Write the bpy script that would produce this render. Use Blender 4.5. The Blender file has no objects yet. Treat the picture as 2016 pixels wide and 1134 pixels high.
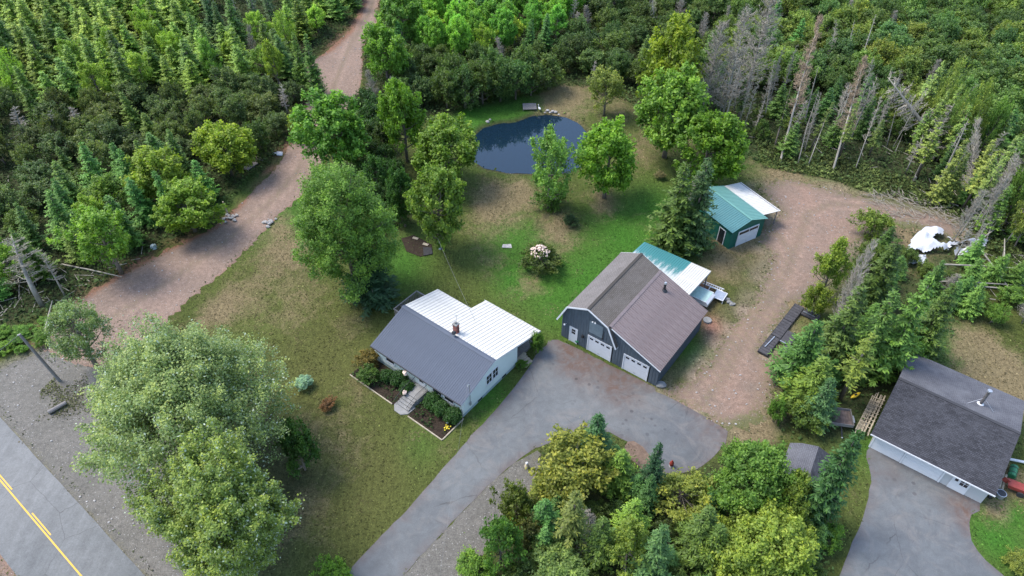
import bpy, math, random
import numpy as np
from mathutils import Vector, Matrix
from mathutils.geometry import tessellate_polygon
R = math.radians
PI = math.pi
rnd = random.Random(7)
sc = bpy.context.scene
COL = sc.collection

# ------------------------------------------------------------------ camera, sky, sun, exposure
CAM_H = 55.0
PITCH = R(43.3)
FPX = 1400.0                      # focal length in photo pixels (2016 wide)
cd = bpy.data.cameras.new('camera')
cam = bpy.data.objects.new('camera', cd)
COL.objects.link(cam)
cam.location = (0, 0, CAM_H)
cam.rotation_euler = (R(90) - PITCH, 0, 0)
cd.sensor_width = 36
cd.lens = 36 * FPX / 2016
cd.clip_end = 3000
sc.camera = cam

SUN_EL, SUN_AZ = R(58), R(-70)     # azimuth measured from +Y towards +X
w = bpy.data.worlds.new('World')
sc.world = w
w.use_nodes = True
nt = w.node_tree
sky = nt.nodes.new('ShaderNodeTexSky')
sky.sky_type = 'NISHITA'
sky.sun_disc = False
sky.sun_elevation = SUN_EL
sky.sun_rotation = SUN_AZ
sky.air_density = 1.0
sky.dust_density = 1.2
sky.ozone_density = 1.0
nt.links.new(sky.outputs[0], nt.nodes['Background'].inputs[0])
nt.nodes['Background'].inputs[1].default_value = 0.15
sd = bpy.data.lights.new('sun', 'SUN')
sd.energy = 1.5
sd.angle = R(24)
sd.color = (1.0, 0.95, 0.87)
sun = bpy.data.objects.new('sun', sd)
COL.objects.link(sun)
sdir = Vector((math.sin(SUN_AZ) * math.cos(SUN_EL), math.cos(SUN_AZ) * math.cos(SUN_EL), math.sin(SUN_EL)))
sun.rotation_euler = sdir.to_track_quat('Z', 'Y').to_euler()
sun.location = sdir * 200
sc.view_settings.view_transform = 'Standard'
sc.view_settings.look = 'None'
sc.view_settings.exposure = 1.62
sc.view_settings.gamma = 1.0
sc.view_settings.use_curve_mapping = False
sc.cycles.max_bounces = 6
sc.cycles.diffuse_bounces = 3
sc.cycles.transmission_bounces = 3
sc.cycles.use_adaptive_sampling = True


# ------------------------------------------------------------------ survey helpers
def G(px, py, z=0.0):
    """world point at height z that the drone sees in direction (px, py) of the survey photo"""
    u = px - 1008.0
    v = 567.0 - py
    dx = u
    dy = FPX * math.cos(PITCH) + v * math.sin(PITCH)
    dz = -FPX * math.sin(PITCH) + v * math.cos(PITCH)
    t = (z - CAM_H) / dz
    return (dx * t, dy * t, z)


def P(x, y, z):
    zz = z - CAM_H
    dep = y * math.cos(PITCH) - zz * math.sin(PITCH)
    up = y * math.sin(PITCH) + zz * math.cos(PITCH)
    return 1008 + FPX * x / dep, 567 - FPX * up / dep, dep


def G2(p):
    g = G(*p)
    return (g[0], g[1])


# ------------------------------------------------------------------ object helpers
def tag(o, label=None, cat=None, group=None, kind=None):
    if label: o['label'] = label
    if cat: o['category'] = cat
    if group: o['group'] = group
    if kind: o['kind'] = kind
    return o


def empty(name, label, cat, loc=(0, 0, 0), rz=0.0, group=None):
    o = bpy.data.objects.new(name, None)
    o.empty_display_size = 0.2
    COL.objects.link(o)
    o.location = loc
    o.rotation_euler = (0, 0, rz)
    return tag(o, label, cat, group)


def link(name, me, parent=None, loc=None, rot=None, scale=None):
    o = bpy.data.objects.new(name, me)
    COL.objects.link(o)
    if parent: o.parent = parent
    if loc is not None: o.location = loc
    if rot is not None: o.rotation_euler = rot
    if scale is not None: o.scale = scale
    return o


class MB:
    def __init__(s):
        s.v = []
        s.f = []

    def poly(s, pts):
        n = len(s.v)
        s.v += [tuple(p) for p in pts]
        s.f.append(tuple(range(n, n + len(pts))))
        return s

    def hexa(s, p):
        """8 points: bottom ring 0-3, top ring 4-7"""
        n = len(s.v)
        s.v += [tuple(q) for q in p]
        for f in ((3, 2, 1, 0), (4, 5, 6, 7), (0, 1, 5, 4), (1, 2, 6, 5), (2, 3, 7, 6), (3, 0, 4, 7)):
            s.f.append(tuple(n + i for i in f))
        return s

    def box(s, x0, x1, y0, y1, z0, z1):
        return s.hexa([(x0, y0, z0), (x1, y0, z0), (x1, y1, z0), (x0, y1, z0), (x0, y0, z1), (x1, y0, z1), (x1, y1, z1), (x0, y1, z1)])

    def bar(s, p, q, wd, hd, up=(0, 0, 1)):
        p = Vector(p); q = Vector(q)
        d = (q - p).normalized()
        up = Vector(up)
        sd_ = d.cross(up)
        if sd_.length < 1e-4: sd_ = d.cross(Vector((1, 0, 0)))
        sd_.normalize()
        u = sd_.cross(d).normalized()
        a = sd_ * wd / 2
        b = u * hd / 2
        return s.hexa([p - a - b, p + a - b, q + a - b, q - a - b, p - a + b, p + a + b, q + a + b, q - a + b])

    def prism(s, pts, d):
        """pts: planar polygon (3D); d: extrusion vector"""
        n = len(s.v)
        k = len(pts)
        d = Vector(d)
        s.v += [tuple(p) for p in pts] + [tuple(Vector(p) + d) for p in pts]
        s.f.append(tuple(range(n + k - 1, n - 1, -1)))
        s.f.append(tuple(range(n + k, n + 2 * k)))
        for i in range(k):
            j = (i + 1) % k
            s.f.append((n + i, n + j, n + k + j, n + k + i))
        return s

    def tube(s, pts, rs, n=8, cap=True):
        base = len(s.v)
        m = len(pts)
        pts = [Vector(p) for p in pts]
        ref = None
        for i, p in enumerate(pts):
            d = (pts[min(i + 1, m - 1)] - pts[max(i - 1, 0)])
            if d.length < 1e-6: d = Vector((0, 0, 1))
            d.normalize()
            if ref is None or abs(ref.dot(d)) > .95:
                ref = d.orthogonal().normalized()
            a = (ref - d * ref.dot(d)).normalized()
            ref = a
            b = d.cross(a)
            r = rs[i] if hasattr(rs, '__len__') else rs
            for k in range(n):
                t = 2 * PI * k / n
                s.v.append(tuple(p + (a * math.cos(t) + b * math.sin(t)) * r))
        for i in range(m - 1):
            for k in range(n):
                k2 = (k + 1) % n
                s.f.append((base + i * n + k, base + i * n + k2, base + (i + 1) * n + k2, base + (i + 1) * n + k))
        if cap:
            s.f.append(tuple(base + k for k in range(n))[::-1])
            s.f.append(tuple(base + (m - 1) * n + k for k in range(n)))
        return s

    def ball(s, c, r, n=10, m=6, jit=0.0, seed=1):
        rr = random.Random(seed)
        base = len(s.v)
        rx, ry, rz = (r, r, r) if not hasattr(r, '__len__') else r
        for i in range(m + 1):
            ph = PI * i / m
            for k in range(n):
                t = 2 * PI * k / n
                j = 1 + rr.uniform(-jit, jit)
                s.v.append((c[0] + rx * j * math.sin(ph) * math.cos(t), c[1] + ry * j * math.sin(ph) * math.sin(t), c[2] + rz * j * math.cos(ph)))
        for i in range(m):
            for k in range(n):
                k2 = (k + 1) % n
                s.f.append((base + i * n + k, base + (i + 1) * n + k, base + (i + 1) * n + k2, base + i * n + k2))
        return s

    def mesh(s, name, mat, smooth=False):
        me = bpy.data.meshes.new(name)
        me.from_pydata(s.v, [], s.f)
        me.update()
        if mat: me.materials.append(mat)
        if smooth: me.polygons.foreach_set('use_smooth', [True] * len(me.polygons))
        return me

    def build(s, name, mat, parent=None, smooth=False, **kw):
        return link(name, s.mesh(name, mat, smooth), parent, **kw)


# ------------------------------------------------------------------ materials
class NT:
    def __init__(s, name):
        s.m = bpy.data.materials.new(name)
        s.m.use_nodes = True
        s.t = s.m.node_tree
        s.b = s.t.nodes['Principled BSDF']
        s.out = s.t.nodes['Material Output']

    def n(s, typ, **kw):
        nd = s.t.nodes.new(typ)
        for k, v in kw.items():
            if k in nd.inputs.keys() if isinstance(k, str) else False:
                nd.inputs[k].default_value = v
            else:
                setattr(nd, k, v)
        return nd

    def l(s, a, b):
        s.t.links.new(a, b)
        return s

    def coord(s, kind='Object', scale=(1, 1, 1), rot=(0, 0, 0)):
        tc = s.n('ShaderNodeTexCoord')
        mp = s.n('ShaderNodeMapping')
        mp.inputs['Scale'].default_value = scale
        mp.inputs['Rotation'].default_value = rot
        s.l(tc.outputs[kind], mp.inputs[0])
        return mp.outputs[0]

    def noise(s, co, scale, detail=4, rough=.55, dist=0.0):
        nd = s.n('ShaderNodeTexNoise')
        nd.inputs['Scale'].default_value = scale
        nd.inputs['Detail'].default_value = detail
        nd.inputs['Roughness'].default_value = rough
        nd.inputs['Distortion'].default_value = dist
        s.l(co, nd.inputs['Vector'])
        return nd.outputs['Fac']

    def ramp(s, fac, stops):
        nd = s.n('ShaderNodeValToRGB')
        cr = nd.color_ramp
        while len(cr.elements) < len(stops): cr.elements.new(0.5)
        for e, (p, c) in zip(cr.elements, stops):
            e.position = p
            e.color = (c, c, c, 1) if not hasattr(c, '__len__') else (*c, 1)
        s.l(fac, nd.inputs[0])
        return nd.outputs[0]

    def mix(s, fac, a, b, mode='MIX'):
        nd = s.n('ShaderNodeMix')
        nd.data_type = 'RGBA'
        nd.blend_type = mode
        for k, sock, v in ((0, nd.inputs[0], fac), (1, nd.inputs[6], a), (2, nd.inputs[7], b)):
            if hasattr(v, 'is_linked'): s.l(v, sock)
            elif hasattr(v, '__len__'): sock.default_value = (*v, 1)
            else:
                sock.default_value = v if k == 0 else (v, v, v, 1)
        return nd.outputs[2]

    def math(s, op, a, b=0.0):
        nd = s.n('ShaderNodeMath')
        nd.operation = op
        for sock, v in ((nd.inputs[0], a), (nd.inputs[1], b)):
            if hasattr(v, 'is_linked'): s.l(v, sock)
            else: sock.default_value = v
        return nd.outputs[0]

    def bump(s, h, dist=.02, strength=.6):
        nd = s.n('ShaderNodeBump')
        nd.inputs['Strength'].default_value = strength
        nd.inputs['Distance'].default_value = dist
        s.l(h, nd.inputs['Height'])
        s.l(nd.outputs[0], s.b.inputs['Normal'])
        return s

    def base(s, c, rough=.8, spec=.3, metal=0.0):
        if hasattr(c, 'is_linked'): s.l(c, s.b.inputs['Base Color'])
        else: s.b.inputs['Base Color'].default_value = (*c, 1)
        if hasattr(rough, 'is_linked'): s.l(rough, s.b.inputs['Roughness'])
        else: s.b.inputs['Roughness'].default_value = rough
        s.b.inputs['Specular IOR Level'].default_value = spec
        s.b.inputs['Metallic'].default_value = metal
        return s


def plain(name, c, rough=.7, var=.18, scale=3.0, spec=.3, metal=0.0, bump=0.0, stretch=(1, 1, 1)):
    m = NT(name)
    co = m.coord('Object', stretch)
    a = tuple(max(0, x * (1 - var)) for x in c)
    b = tuple(min(1, x * (1 + var)) for x in c)
    f = m.noise(co, scale, 5, .65)
    m.base(m.ramp(f, [(.3, a), (.7, b)]), rough, spec, metal)
    if bump: m.bump(m.noise(co, scale * 6, 3), bump)
    return m.m


def foliage(name, trans=.35, pale=None, rough=.55, noobj=False):
    m = NT(name)
    oi = m.n('ShaderNodeObjectInfo')
    at = m.n('ShaderNodeAttribute')
    at.attribute_name = 'tone'
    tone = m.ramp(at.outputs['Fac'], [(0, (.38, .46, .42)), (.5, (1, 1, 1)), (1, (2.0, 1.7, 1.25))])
    c = m.mix(1.0, oi.outputs['Color'], tone, 'MULTIPLY')
    c = m.mix(1.0, c, (1.72, 1.66, 1.02), 'MULTIPLY')
    rv = m.ramp(oi.outputs['Random'], [(0, .82), (1, 1.18)])
    c = m.mix(1.0, c, rv, 'MULTIPLY')
    if pale:
        ge = m.n('ShaderNodeNewGeometry')
        c = m.mix(m.math('MULTIPLY', ge.outputs['Backfacing'], .85), c, pale)
    m.base(c, rough, .35)
    tr = m.n('ShaderNodeBsdfTranslucent')
    m.l(m.mix(1.0, c, (1.0, 1.15, .6), 'MULTIPLY'), tr.inputs[0])
    mx = m.n('ShaderNodeMixShader')
    mx.inputs[0].default_value = trans
    m.l(m.b.outputs[0], mx.inputs[1]).l(tr.outputs[0], mx.inputs[2]).l(mx.outputs[0], m.out.inputs[0])
    return m.m


M = {}
M['leaf'] = foliage('leaf', .42)
M['leaf_silver'] = foliage('leaf_silver', .3, (.50, .56, .44))
M['needle'] = foliage('needle', .15, None, .6)
M['bark'] = plain('bark', (.16, .135, .11), .9, .4, 4, .2, 0, .03, (1, 1, .3))
M['dead_bark'] = plain('dead_bark', (.29, .265, .22), .9, .3, 3, .2, 0, .02, (1, 1, .3))
M['dead_twig'] = plain('dead_twig', (.27, .24, .19), .9, .3, .8)
M['dead_brown'] = plain('dead_brown', (.24, .18, .12), .9, .3, .8)
M['white'] = plain('white_paint', (.6, .6, .6), .5, .04, 1.5)
M['trim'] = plain('white_trim', (.62, .62, .62), .45, .03)
M['dark'] = plain('dark_metal', (.02, .02, .022), .5, .2, 3, .5)
M['galv'] = plain('galvanised', (.45, .46, .47), .4, .2, 8, .5, .7)
M['glass'] = plain('dark_glass', (.02, .024, .03), .06, .2, 1, .8)
M['concrete'] = plain('concrete', (.22, .215, .205), .9, .2, 3)
M['foundation'] = plain('painted_foundation', (.30, .37, .38), .8, .15, 2)
M['wood_grey'] = plain('weathered_wood', (.19, .175, .165), .85, .3, 2.5, .2, 0, .01, (1, 6, 6))
M['wood_tan'] = plain('pale_lumber', (.34, .29, .21), .8, .25, 2.5)
M['brick'] = plain('red_brick', (.30, .085, .06), .9, .35, 9)
M['stone'] = plain('field_stone', (.34, .32, .30), .9, .3, 4, .2, 0, .03)
M['rubber'] = plain('black_rubber', (.03, .03, .032), .8, .3, 4)
M['mulch'] = plain('mulch', (.034, .025, .018), .95, .5, 6, .1, 0, .05)
M['red'] = plain('red_paint', (.22, .04, .03), .45, .2, 3)
M['yellow'] = plain('yellow_plastic', (.75, .52, .04), .4, .12, 3)
M['green_plastic'] = plain('green_plastic', (.03, .16, .07), .4, .2, 3)
M['tarp'] = plain('white_tarp', (.46, .47, .49), .5, .12, 3)
M['greentrans'] = plain('pale_green_sheet', (.38, .52, .46), .35, .15, 2)
M['wire'] = plain('wire', (.16, .16, .155), .5, .1)
M['soil'] = plain('red_soil', (.15, .105, .078), .95, .35, 2, .1, 0, .05)
M['blossom'] = plain('blossom', (.72, .55, .45), .7, .2, 8)
M['yblossom'] = plain('yellow_blossom', (.8, .62, .05), .7, .2, 8)


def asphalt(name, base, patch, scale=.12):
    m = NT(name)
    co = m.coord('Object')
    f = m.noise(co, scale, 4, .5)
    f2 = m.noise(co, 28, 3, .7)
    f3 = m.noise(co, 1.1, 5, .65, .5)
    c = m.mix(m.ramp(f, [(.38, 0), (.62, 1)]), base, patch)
    c = m.mix(.55, c, m.ramp(f3, [(.3, .72), (.7, 1.25)]), 'MULTIPLY')
    c = m.mix(.5, c, m.ramp(f2, [(.3, .6), (.7, 1.4)]), 'MULTIPLY')
    m.base(c, m.ramp(f, [(.35, .8), (.65, .62)]), .35)
    m.bump(f2, .012, .5)
    return m


def driveway_mat():
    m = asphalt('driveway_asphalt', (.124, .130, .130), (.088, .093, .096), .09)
    at = m.n('ShaderNodeAttribute'); at.attribute_name = 'mud'
    co = m.coord('Object')
    f = m.noise(co, .9, 6, .7, .6)
    mk = m.math('MULTIPLY', at.outputs['Fac'], m.ramp(f, [(.30, .15), (.62, 1)]))
    old = m.b.inputs['Base Color'].links[0].from_socket
    c = m.mix(mk, old, (.095, .055, .04))
    vc = m.n('ShaderNodeTexVoronoi'); vc.feature = 'DISTANCE_TO_EDGE'; vc.inputs['Scale'].default_value = .16
    cn = m.n('ShaderNodeTexNoise'); cn.inputs['Scale'].default_value = 1.2; cn.inputs['Detail'].default_value = 6
    m.l(co, cn.inputs['Vector'])
    m.l(m.mix(.25, co, cn.outputs['Color']), vc.inputs['Vector'])
    cr_ = m.math('MULTIPLY', m.ramp(vc.outputs['Distance'], [(.0012, 1), (.004, 0)]), m.ramp(m.noise(co, .3, 3), [(.45, 0), (.6, .7)]))
    c = m.mix(cr_, c, (.035, .034, .033))
    dust = m.ramp(m.noise(co, .35, 7, .75, 1.2), [(.5, 0), (.75, .55)])
    c = m.mix(dust, c, (.20, .175, .155))
    # blotches of spilled oil
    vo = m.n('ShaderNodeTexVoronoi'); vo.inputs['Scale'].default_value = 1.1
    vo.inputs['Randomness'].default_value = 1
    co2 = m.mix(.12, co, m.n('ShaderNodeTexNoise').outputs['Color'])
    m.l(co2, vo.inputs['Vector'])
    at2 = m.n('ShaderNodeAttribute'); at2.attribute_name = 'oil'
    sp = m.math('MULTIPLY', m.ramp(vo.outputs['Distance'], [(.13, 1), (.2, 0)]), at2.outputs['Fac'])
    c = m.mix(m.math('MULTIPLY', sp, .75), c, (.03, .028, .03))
    m.l(c, m.b.inputs['Base Color'])
    return m.m


def gravel(name, a, b, red, stonec=(.5, .46, .43)):
    m = NT(name)
    co = m.coord('Object')
    f = m.noise(co, .22, 5, .6, .4)
    f2 = m.noise(co, 9, 4, .75)
    f4 = m.noise(co, 2.2, 5, .7)
    at = m.n('ShaderNodeAttribute'); at.attribute_name = 'rim'
    c = m.mix(m.ramp(f, [(.35, 0), (.65, 1)]), a, b)
    mk = m.math('ADD', at.outputs['Fac'], m.math('SUBTRACT', f4, .55))
    c = m.mix(m.ramp(mk, [(.35, 0), (.75, 1)]), c, red)
    ar = m.n('ShaderNodeAttribute'); ar.attribute_name = 'rut'
    rk = m.math('MULTIPLY', ar.outputs['Fac'], m.ramp(f4, [(.3, .4), (.6, 1)]))
    c = m.mix(m.math('MULTIPLY', rk, .6), c, tuple(x * 1.28 for x in a))
    ag = m.n('ShaderNodeAttribute'); ag.attribute_name = 'weed'
    gk = m.math('MULTIPLY', ag.outputs['Fac'], m.ramp(f4, [(.42, 0), (.6, 1)]))
    c = m.mix(gk, c, (.085, .085, .03))
    c = m.mix(.8, c, m.ramp(f4, [(.3, .68), (.7, 1.3)]), 'MULTIPLY')
    c = m.mix(.9, c, m.ramp(f2, [(.3, .55), (.7, 1.45)]), 'MULTIPLY')
    vo = m.n('ShaderNodeTexVoronoi'); vo.inputs['Scale'].default_value = 3.2
    m.l(co, vo.inputs['Vector'])
    c = m.mix(m.ramp(vo.outputs['Distance'], [(.1, .8), (.16, 0)]), c, stonec)
    m.base(c, .95, .2)
    m.bump(m.math('ADD', f2, f4), .06, .8)
    return m.m


def ground_mat():
    m = NT('ground_cover_soil')
    at = m.n('ShaderNodeAttribute'); at.attribute_name = 'Col'
    co = m.coord('Object')
    f1 = m.noise(co, .55, 6, .7, .7)
    f2 = m.noise(co, 7, 5, .8)
    f3 = m.noise(co, 24, 4, .85)
    f4 = m.noise(co, 2.4, 6, .75, .4)
    f5 = m.noise(m.coord('Object', (1, .16, 1), (0, 0, .62)), 3.2, 5, .7, .3)
    # straw coloured dry patches
    at2 = m.n('ShaderNodeAttribute'); at2.attribute_name = 'dry'
    mk = m.math('ADD', m.math('MULTIPLY', at2.outputs['Fac'], 1.0), m.math('MULTIPLY', m.math('SUBTRACT', f1, .5), 1.5))
    mk = m.math('ADD', mk, m.math('MULTIPLY', m.math('SUBTRACT', f2, .5), .7))
    c = m.mix(m.ramp(mk, [(.27, 0), (.85, .9)]), at.outputs['Color'], (.175, .132, .072))
    c = m.mix(.85, c, m.ramp(f4, [(.3, .66), (.7, 1.36)]), 'MULTIPLY')
    c = m.mix(.45, c, m.ramp(f5, [(.32, .6), (.68, 1.4)]), 'MULTIPLY')
    c = m.mix(1.0, c, m.ramp(f2, [(.28, .55), (.72, 1.5)]), 'MULTIPLY')
    c = m.mix(.8, c, m.ramp(f3, [(.25, .45), (.75, 1.6)]), 'MULTIPLY')
    m.base(c, .95, .15)
    m.bump(m.math('ADD', m.math('MULTIPLY', f2, 1.0), m.math('MULTIPLY', f3, .4)), .12, .8)
    return m.m


M['driveway'] = driveway_mat()
def road_mat():
    m = asphalt('road_asphalt', (.098, .103, .103), (.125, .127, .125), .05)
    c = m.b.inputs['Base Color'].links[0].from_socket
    st_ = m.noise(m.coord('Object', (.9, .045, 1), (0, 0, PI / 2 - math.atan2(rd_.y, rd_.x))), 1.3, 6, .7)
    co = m.coord('Object')
    c = m.mix(.8, c, m.ramp(m.noise(m.coord('Object', (1, 1, 1)), 6, 5, .8), [(.3, .78), (.7, 1.22)]), 'MULTIPLY')
    vc = m.n('ShaderNodeTexVoronoi'); vc.feature = 'DISTANCE_TO_EDGE'; vc.inputs['Scale'].default_value = .2
    cn = m.n('ShaderNodeTexNoise'); cn.inputs['Scale'].default_value = 1.5; cn.inputs['Detail'].default_value = 6
    m.l(co, cn.inputs['Vector'])
    m.l(m.mix(.22, co, cn.outputs['Color']), vc.inputs['Vector'])
    c = m.mix(m.ramp(vc.outputs['Distance'], [(.001, .7), (.004, 0)]), c, (.035, .035, .035))
    c = m.mix(.6, c, m.ramp(st_, [(.35, .78), (.65, 1.2)]), 'MULTIPLY')
    m.l(c, m.b.inputs['Base Color'])
    return m.m


_a, _b = G2((0, 945)), G2((160, 1134))
rd_ = Vector((_b[0] - _a[0], _b[1] - _a[1]))
M['road'] = road_mat()
M['gravel_pink'] = gravel('gravel_pink', (.225, .158, .122), (.185, .135, .105), (.18, .095, .06), (.34, .31, .28))
M['gravel_yard'] = gravel('gravel_yard', (.225, .15, .112), (.175, .13, .10), (.12, .115, .055), (.32, .29, .26))
M['gravel_grey'] = gravel('gravel_grey', (.15, .138, .12), (.118, .11, .094), (.10, .092, .06), (.32, .31, .29))
M['ground'] = ground_mat()


def roof_metal(name, c, rough=.35, stain=None, metal=.0):
    m = NT(name)
    co = m.coord('Object')
    f = m.noise(co, .6, 5, .6)
    cc = m.ramp(f, [(.3, tuple(x * .9 for x in c)), (.7, tuple(min(1, x * 1.08) for x in c))])
    if stain:
        f2 = m.noise(m.coord('Object', (1.2, 5, 1)), 1.0, 5, .7)
        cc = m.mix(m.ramp(f2, [(.42, 0), (.75, .6)]), cc, stain)
    m.base(cc, rough + .12, .3, metal)
    return m.m


M['roof_blue'] = roof_metal('blue_grey_metal_roof', (.075, .088, .115), .62)
M['roof_white'] = roof_metal('white_metal_roof', (.55, .53, .485), .5, (.36, .34, .30))
M['roof_brown'] = roof_metal('brown_metal_roof', (.195, .155, .147), .42, (.11, .075, .068))
M['roof_green'] = roof_metal('green_metal_roof', (.05, .155, .165), .42, (.08, .18, .18))
M['roof_green_lit'] = roof_metal('green_metal_roof_lit', (.11, .25, .22), .42, (.12, .24, .2))  # brighter copy of the shed roof, light and sheen of its far slope painted in
M['wall_green'] = roof_metal('green_wall', (.012, .105, .072), .5, (.02, .085, .06))
M['wall_white'] = plain('white_siding', (.60, .65, .59), .6, .04, 1.0)
M['wall_grey'] = plain('grey_blue_board', (.085, .103, .118), .7, .2, 1.2, .3, 0, .01, (4, 4, .6))
M['wall_cream'] = plain('pale_garage_wall', (.42, .42, .41), .6, .05, 1.0)


def faded_sheet():
    m = NT('faded_green_white_sheet')
    co = m.coord('Object', (1, 1, 1))
    at = m.n('ShaderNodeAttribute'); at.attribute_name = 'fade'
    f = m.noise(m.coord('Object', (3, .6, 1)), 1.2, 4, .6)
    k = m.math('ADD', at.outputs['Fac'], m.math('MULTIPLY', m.math('SUBTRACT', f, .5), .9))
    m.base(m.ramp(k, [(.38, (.5, .51, .48)), (.6, (.055, .2, .2))]), .4, .5)
    return m.m


M['faded'] = faded_sheet()


def shingle(name, a, b, pale, course=.17, tint=None):
    """shingle colour in object space: x along eave, y up the slope"""
    m = NT(name)
    co = m.coord('UV')
    br = m.n('ShaderNodeTexBrick')
    m.l(co, br.inputs['Vector'])
    br.inputs['Scale'].default_value = 1
    br.inputs['Brick Width'].default_value = .33
    br.inputs['Row Height'].default_value = course
    br.inputs['Mortar Size'].default_value = .012
    br.inputs['Mortar Smooth'].default_value = .2
    br.inputs['Color1'].default_value = (*a, 1)
    br.inputs['Color2'].default_value = (*b, 1)
    br.inputs['Mortar'].default_value = (*[x * .35 for x in a], 1)
    br.inputs['Bias'].default_value = 0
    f = m.noise(co, .45, 5, .65, .3)
    f2 = m.noise(co, 12, 4, .7)
    c = m.mix(m.ramp(f, [(.42, 0), (.72, .7)]), br.outputs['Color'], pale)
    c = m.mix(.7, c, m.ramp(f2, [(.3, .65), (.7, 1.35)]), 'MULTIPLY')
    m.base(c, .85, .3)
    m.bump(br.outputs['Fac'], .01, -.4)
    return m.m


M['shingle_brown'] = shingle('brown_shingles', (.105, .09, .074), (.135, .115, .098), (.15, .13, .115), .16)
M['shingle_brown_lit'] = shingle('brown_shingles_lit', (.13, .115, .105), (.155, .14, .13), (.18, .16, .15), .16)  # lit copy of the brown shingles: light on the barn's left slopes in colour
M['shingle_dark'] = shingle('charcoal_shingles', (.026, .026, .030), (.055, .055, .063), (.062, .062, .070), .16)
M['shingle_dark_lit'] = shingle('charcoal_shingles_lit', (.08, .08, .09), (.10, .10, .112), (.14, .14, .15), .16)  # lighter copy of the charcoal; sky sheen of the garage's far slope in colour


# ------------------------------------------------------------------ ground
def in_poly(X, Y, poly):
    inside = np.zeros(X.shape, bool)
    n = len(poly)
    for i in range(n):
        x0, y0 = poly[i]
        x1, y1 = poly[(i + 1) % n]
        c = ((y0 > Y) != (y1 > Y)) & (X < (x1 - x0) * (Y - y0) / ((y1 - y0) + 1e-12) + x0)
        inside ^= c
    return inside


def dist_line(X, Y, line, closed=False):
    d = np.full(X.shape, 1e9)
    pts = list(line) + ([line[0]] if closed else [])
    for (x0, y0), (x1, y1) in zip(pts[:-1], pts[1:]):
        dx, dy = x1 - x0, y1 - y0
        t = np.clip(((X - x0) * dx + (Y - y0) * dy) / (dx * dx + dy * dy + 1e-9), 0, 1)
        d = np.minimum(d, np.hypot(X - x0 - t * dx, Y - y0 - t * dy))
    return d


def sdf(X, Y, poly):
    d = dist_line(X, Y, poly, True)
    return np.where(in_poly(X, Y, poly), -d, d)


W = lambda L: [G2(p) for p in L]
POND = W([(938, 262), (952, 248), (985, 240), (1020, 236), (1045, 226), (1078, 223), (1112, 227), (1140, 240), (1158, 262), (1165, 290), (1155, 318), (1120, 337), (1060, 339), (1000, 337), (955, 328), (925, 310), (918, 285)])
TRACK = W([(60, 655), (110, 625), (140, 600), (200, 562), (300, 505), (420, 448), (470, 405), (540, 335), (566, 292), (592, 232), (608, 190), (606, 130), (645, 98), (690, 58), (712, 10), (722, -40), (760, -40), (745, 10), (740, 50), (714, 90), (712, 150), (704, 210), (680, 245), (625, 330), (600, 382), (545, 425), (505, 472), (445, 532), (375, 588), (335, 625), (290, 680), (240, 720), (150, 720), (90, 690)])
SHOULDER = W([(-120, 800), (-40, 745), (30, 712), (95, 690), (160, 660), (235, 640), (290, 680), (330, 800), (380, 1000), (420, 1180), (330, 1180), (290, 1134), (150, 985), (0, 822), (-120, 700)])
YARD = W([(1497, 372), (1545, 350), (1620, 368), (1690, 385), (1760, 392), (1850, 418), (1905, 450), (1880, 470), (1800, 450), (1738, 442), (1700, 468), (1650, 500), (1625, 545), (1600, 590), (1560, 600), (1520, 650), (1500, 690), (1530, 730), (1520, 780), (1490, 835), (1440, 850), (1370, 815), (1300, 770), (1345, 755), (1396, 710), (1428, 655), (1458, 622), (1486, 590), (1505, 545), (1518, 500), (1490, 482), (1500, 470), (1512, 440), (1535, 418)])
DRIVE = W([(1098, 668), (1075, 680), (1056, 699), (1033, 736), (972, 811), (928, 858), (865, 930), (800, 1006), (740, 1066), (690, 1118), (640, 1175), (600, 1230), (560, 1290), (700, 1290), (745, 1200), (790, 1138), (850, 1072), (900, 1018), (960, 958), (1010, 912), (1050, 885), (1110, 860), (1150, 842), (1200, 852), (1240, 872), (1262, 880), (1275, 905), (1310, 935), (1370, 925), (1405, 900), (1428, 872), (1433, 850), (1390, 822), (1330, 788), (1292, 770), (1288, 763)])
STRIP = W([(1060, 885), (1010, 912), (960, 958), (900, 1018), (850, 1072), (790, 1138), (745, 1200), (700, 1290), (860, 1290), (900, 1180), (945, 1100), (990, 1040), (1030, 985), (1060, 940)])
DRIVE2 = W([(1714, 880), (1715, 950), (1702, 1010), (1678, 1070), (1650, 1140), (1620, 1230), (1600, 1300), (2300, 1400), (2100, 1240), (2010, 1160), (1960, 1122), (1925, 1085), (1908, 1045), (1912, 1015), (1930, 990)])
FOREST_L = W([(-500, 760), (-200, 700), (20, 648), (100, 610), (200, 552), (300, 492), (420, 440), (445, 400), (520, 330), (555, 285), (590, 225), (600, 190), (598, 128), (638, 93), (684, 52), (704, 8), (710, -60), (-900, -60), (-900, 300)])
FOREST_M = W([(752, -60), (750, 20), (745, 55), (722, 92), (722, 150), (714, 215), (740, 260), (860, 235), (905, 215), (1010, 195), (1060, 178), (1110, 165), (1180, 172), (1250, 205), (1290, 230), (1370, 240), (1430, 310), (1480, 310), (1530, 330), (1620, 345), (1700, 365), (1760, 385), (1860, 412), (1940, 470), (1990, 560), (2100, 640), (2500, 700), (2700, 300), (2400, -60)])
COPSE_R = W([(1650, 500), (1700, 470), (1745, 445), (1800, 455), (1900, 480), (1900, 600), (1850, 700), (1830, 760), (1730, 800), (1700, 860), (1620, 870), (1540, 860), (1530, 800), (1560, 750), (1630, 720), (1650, 620), (1650, 560)])
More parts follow.
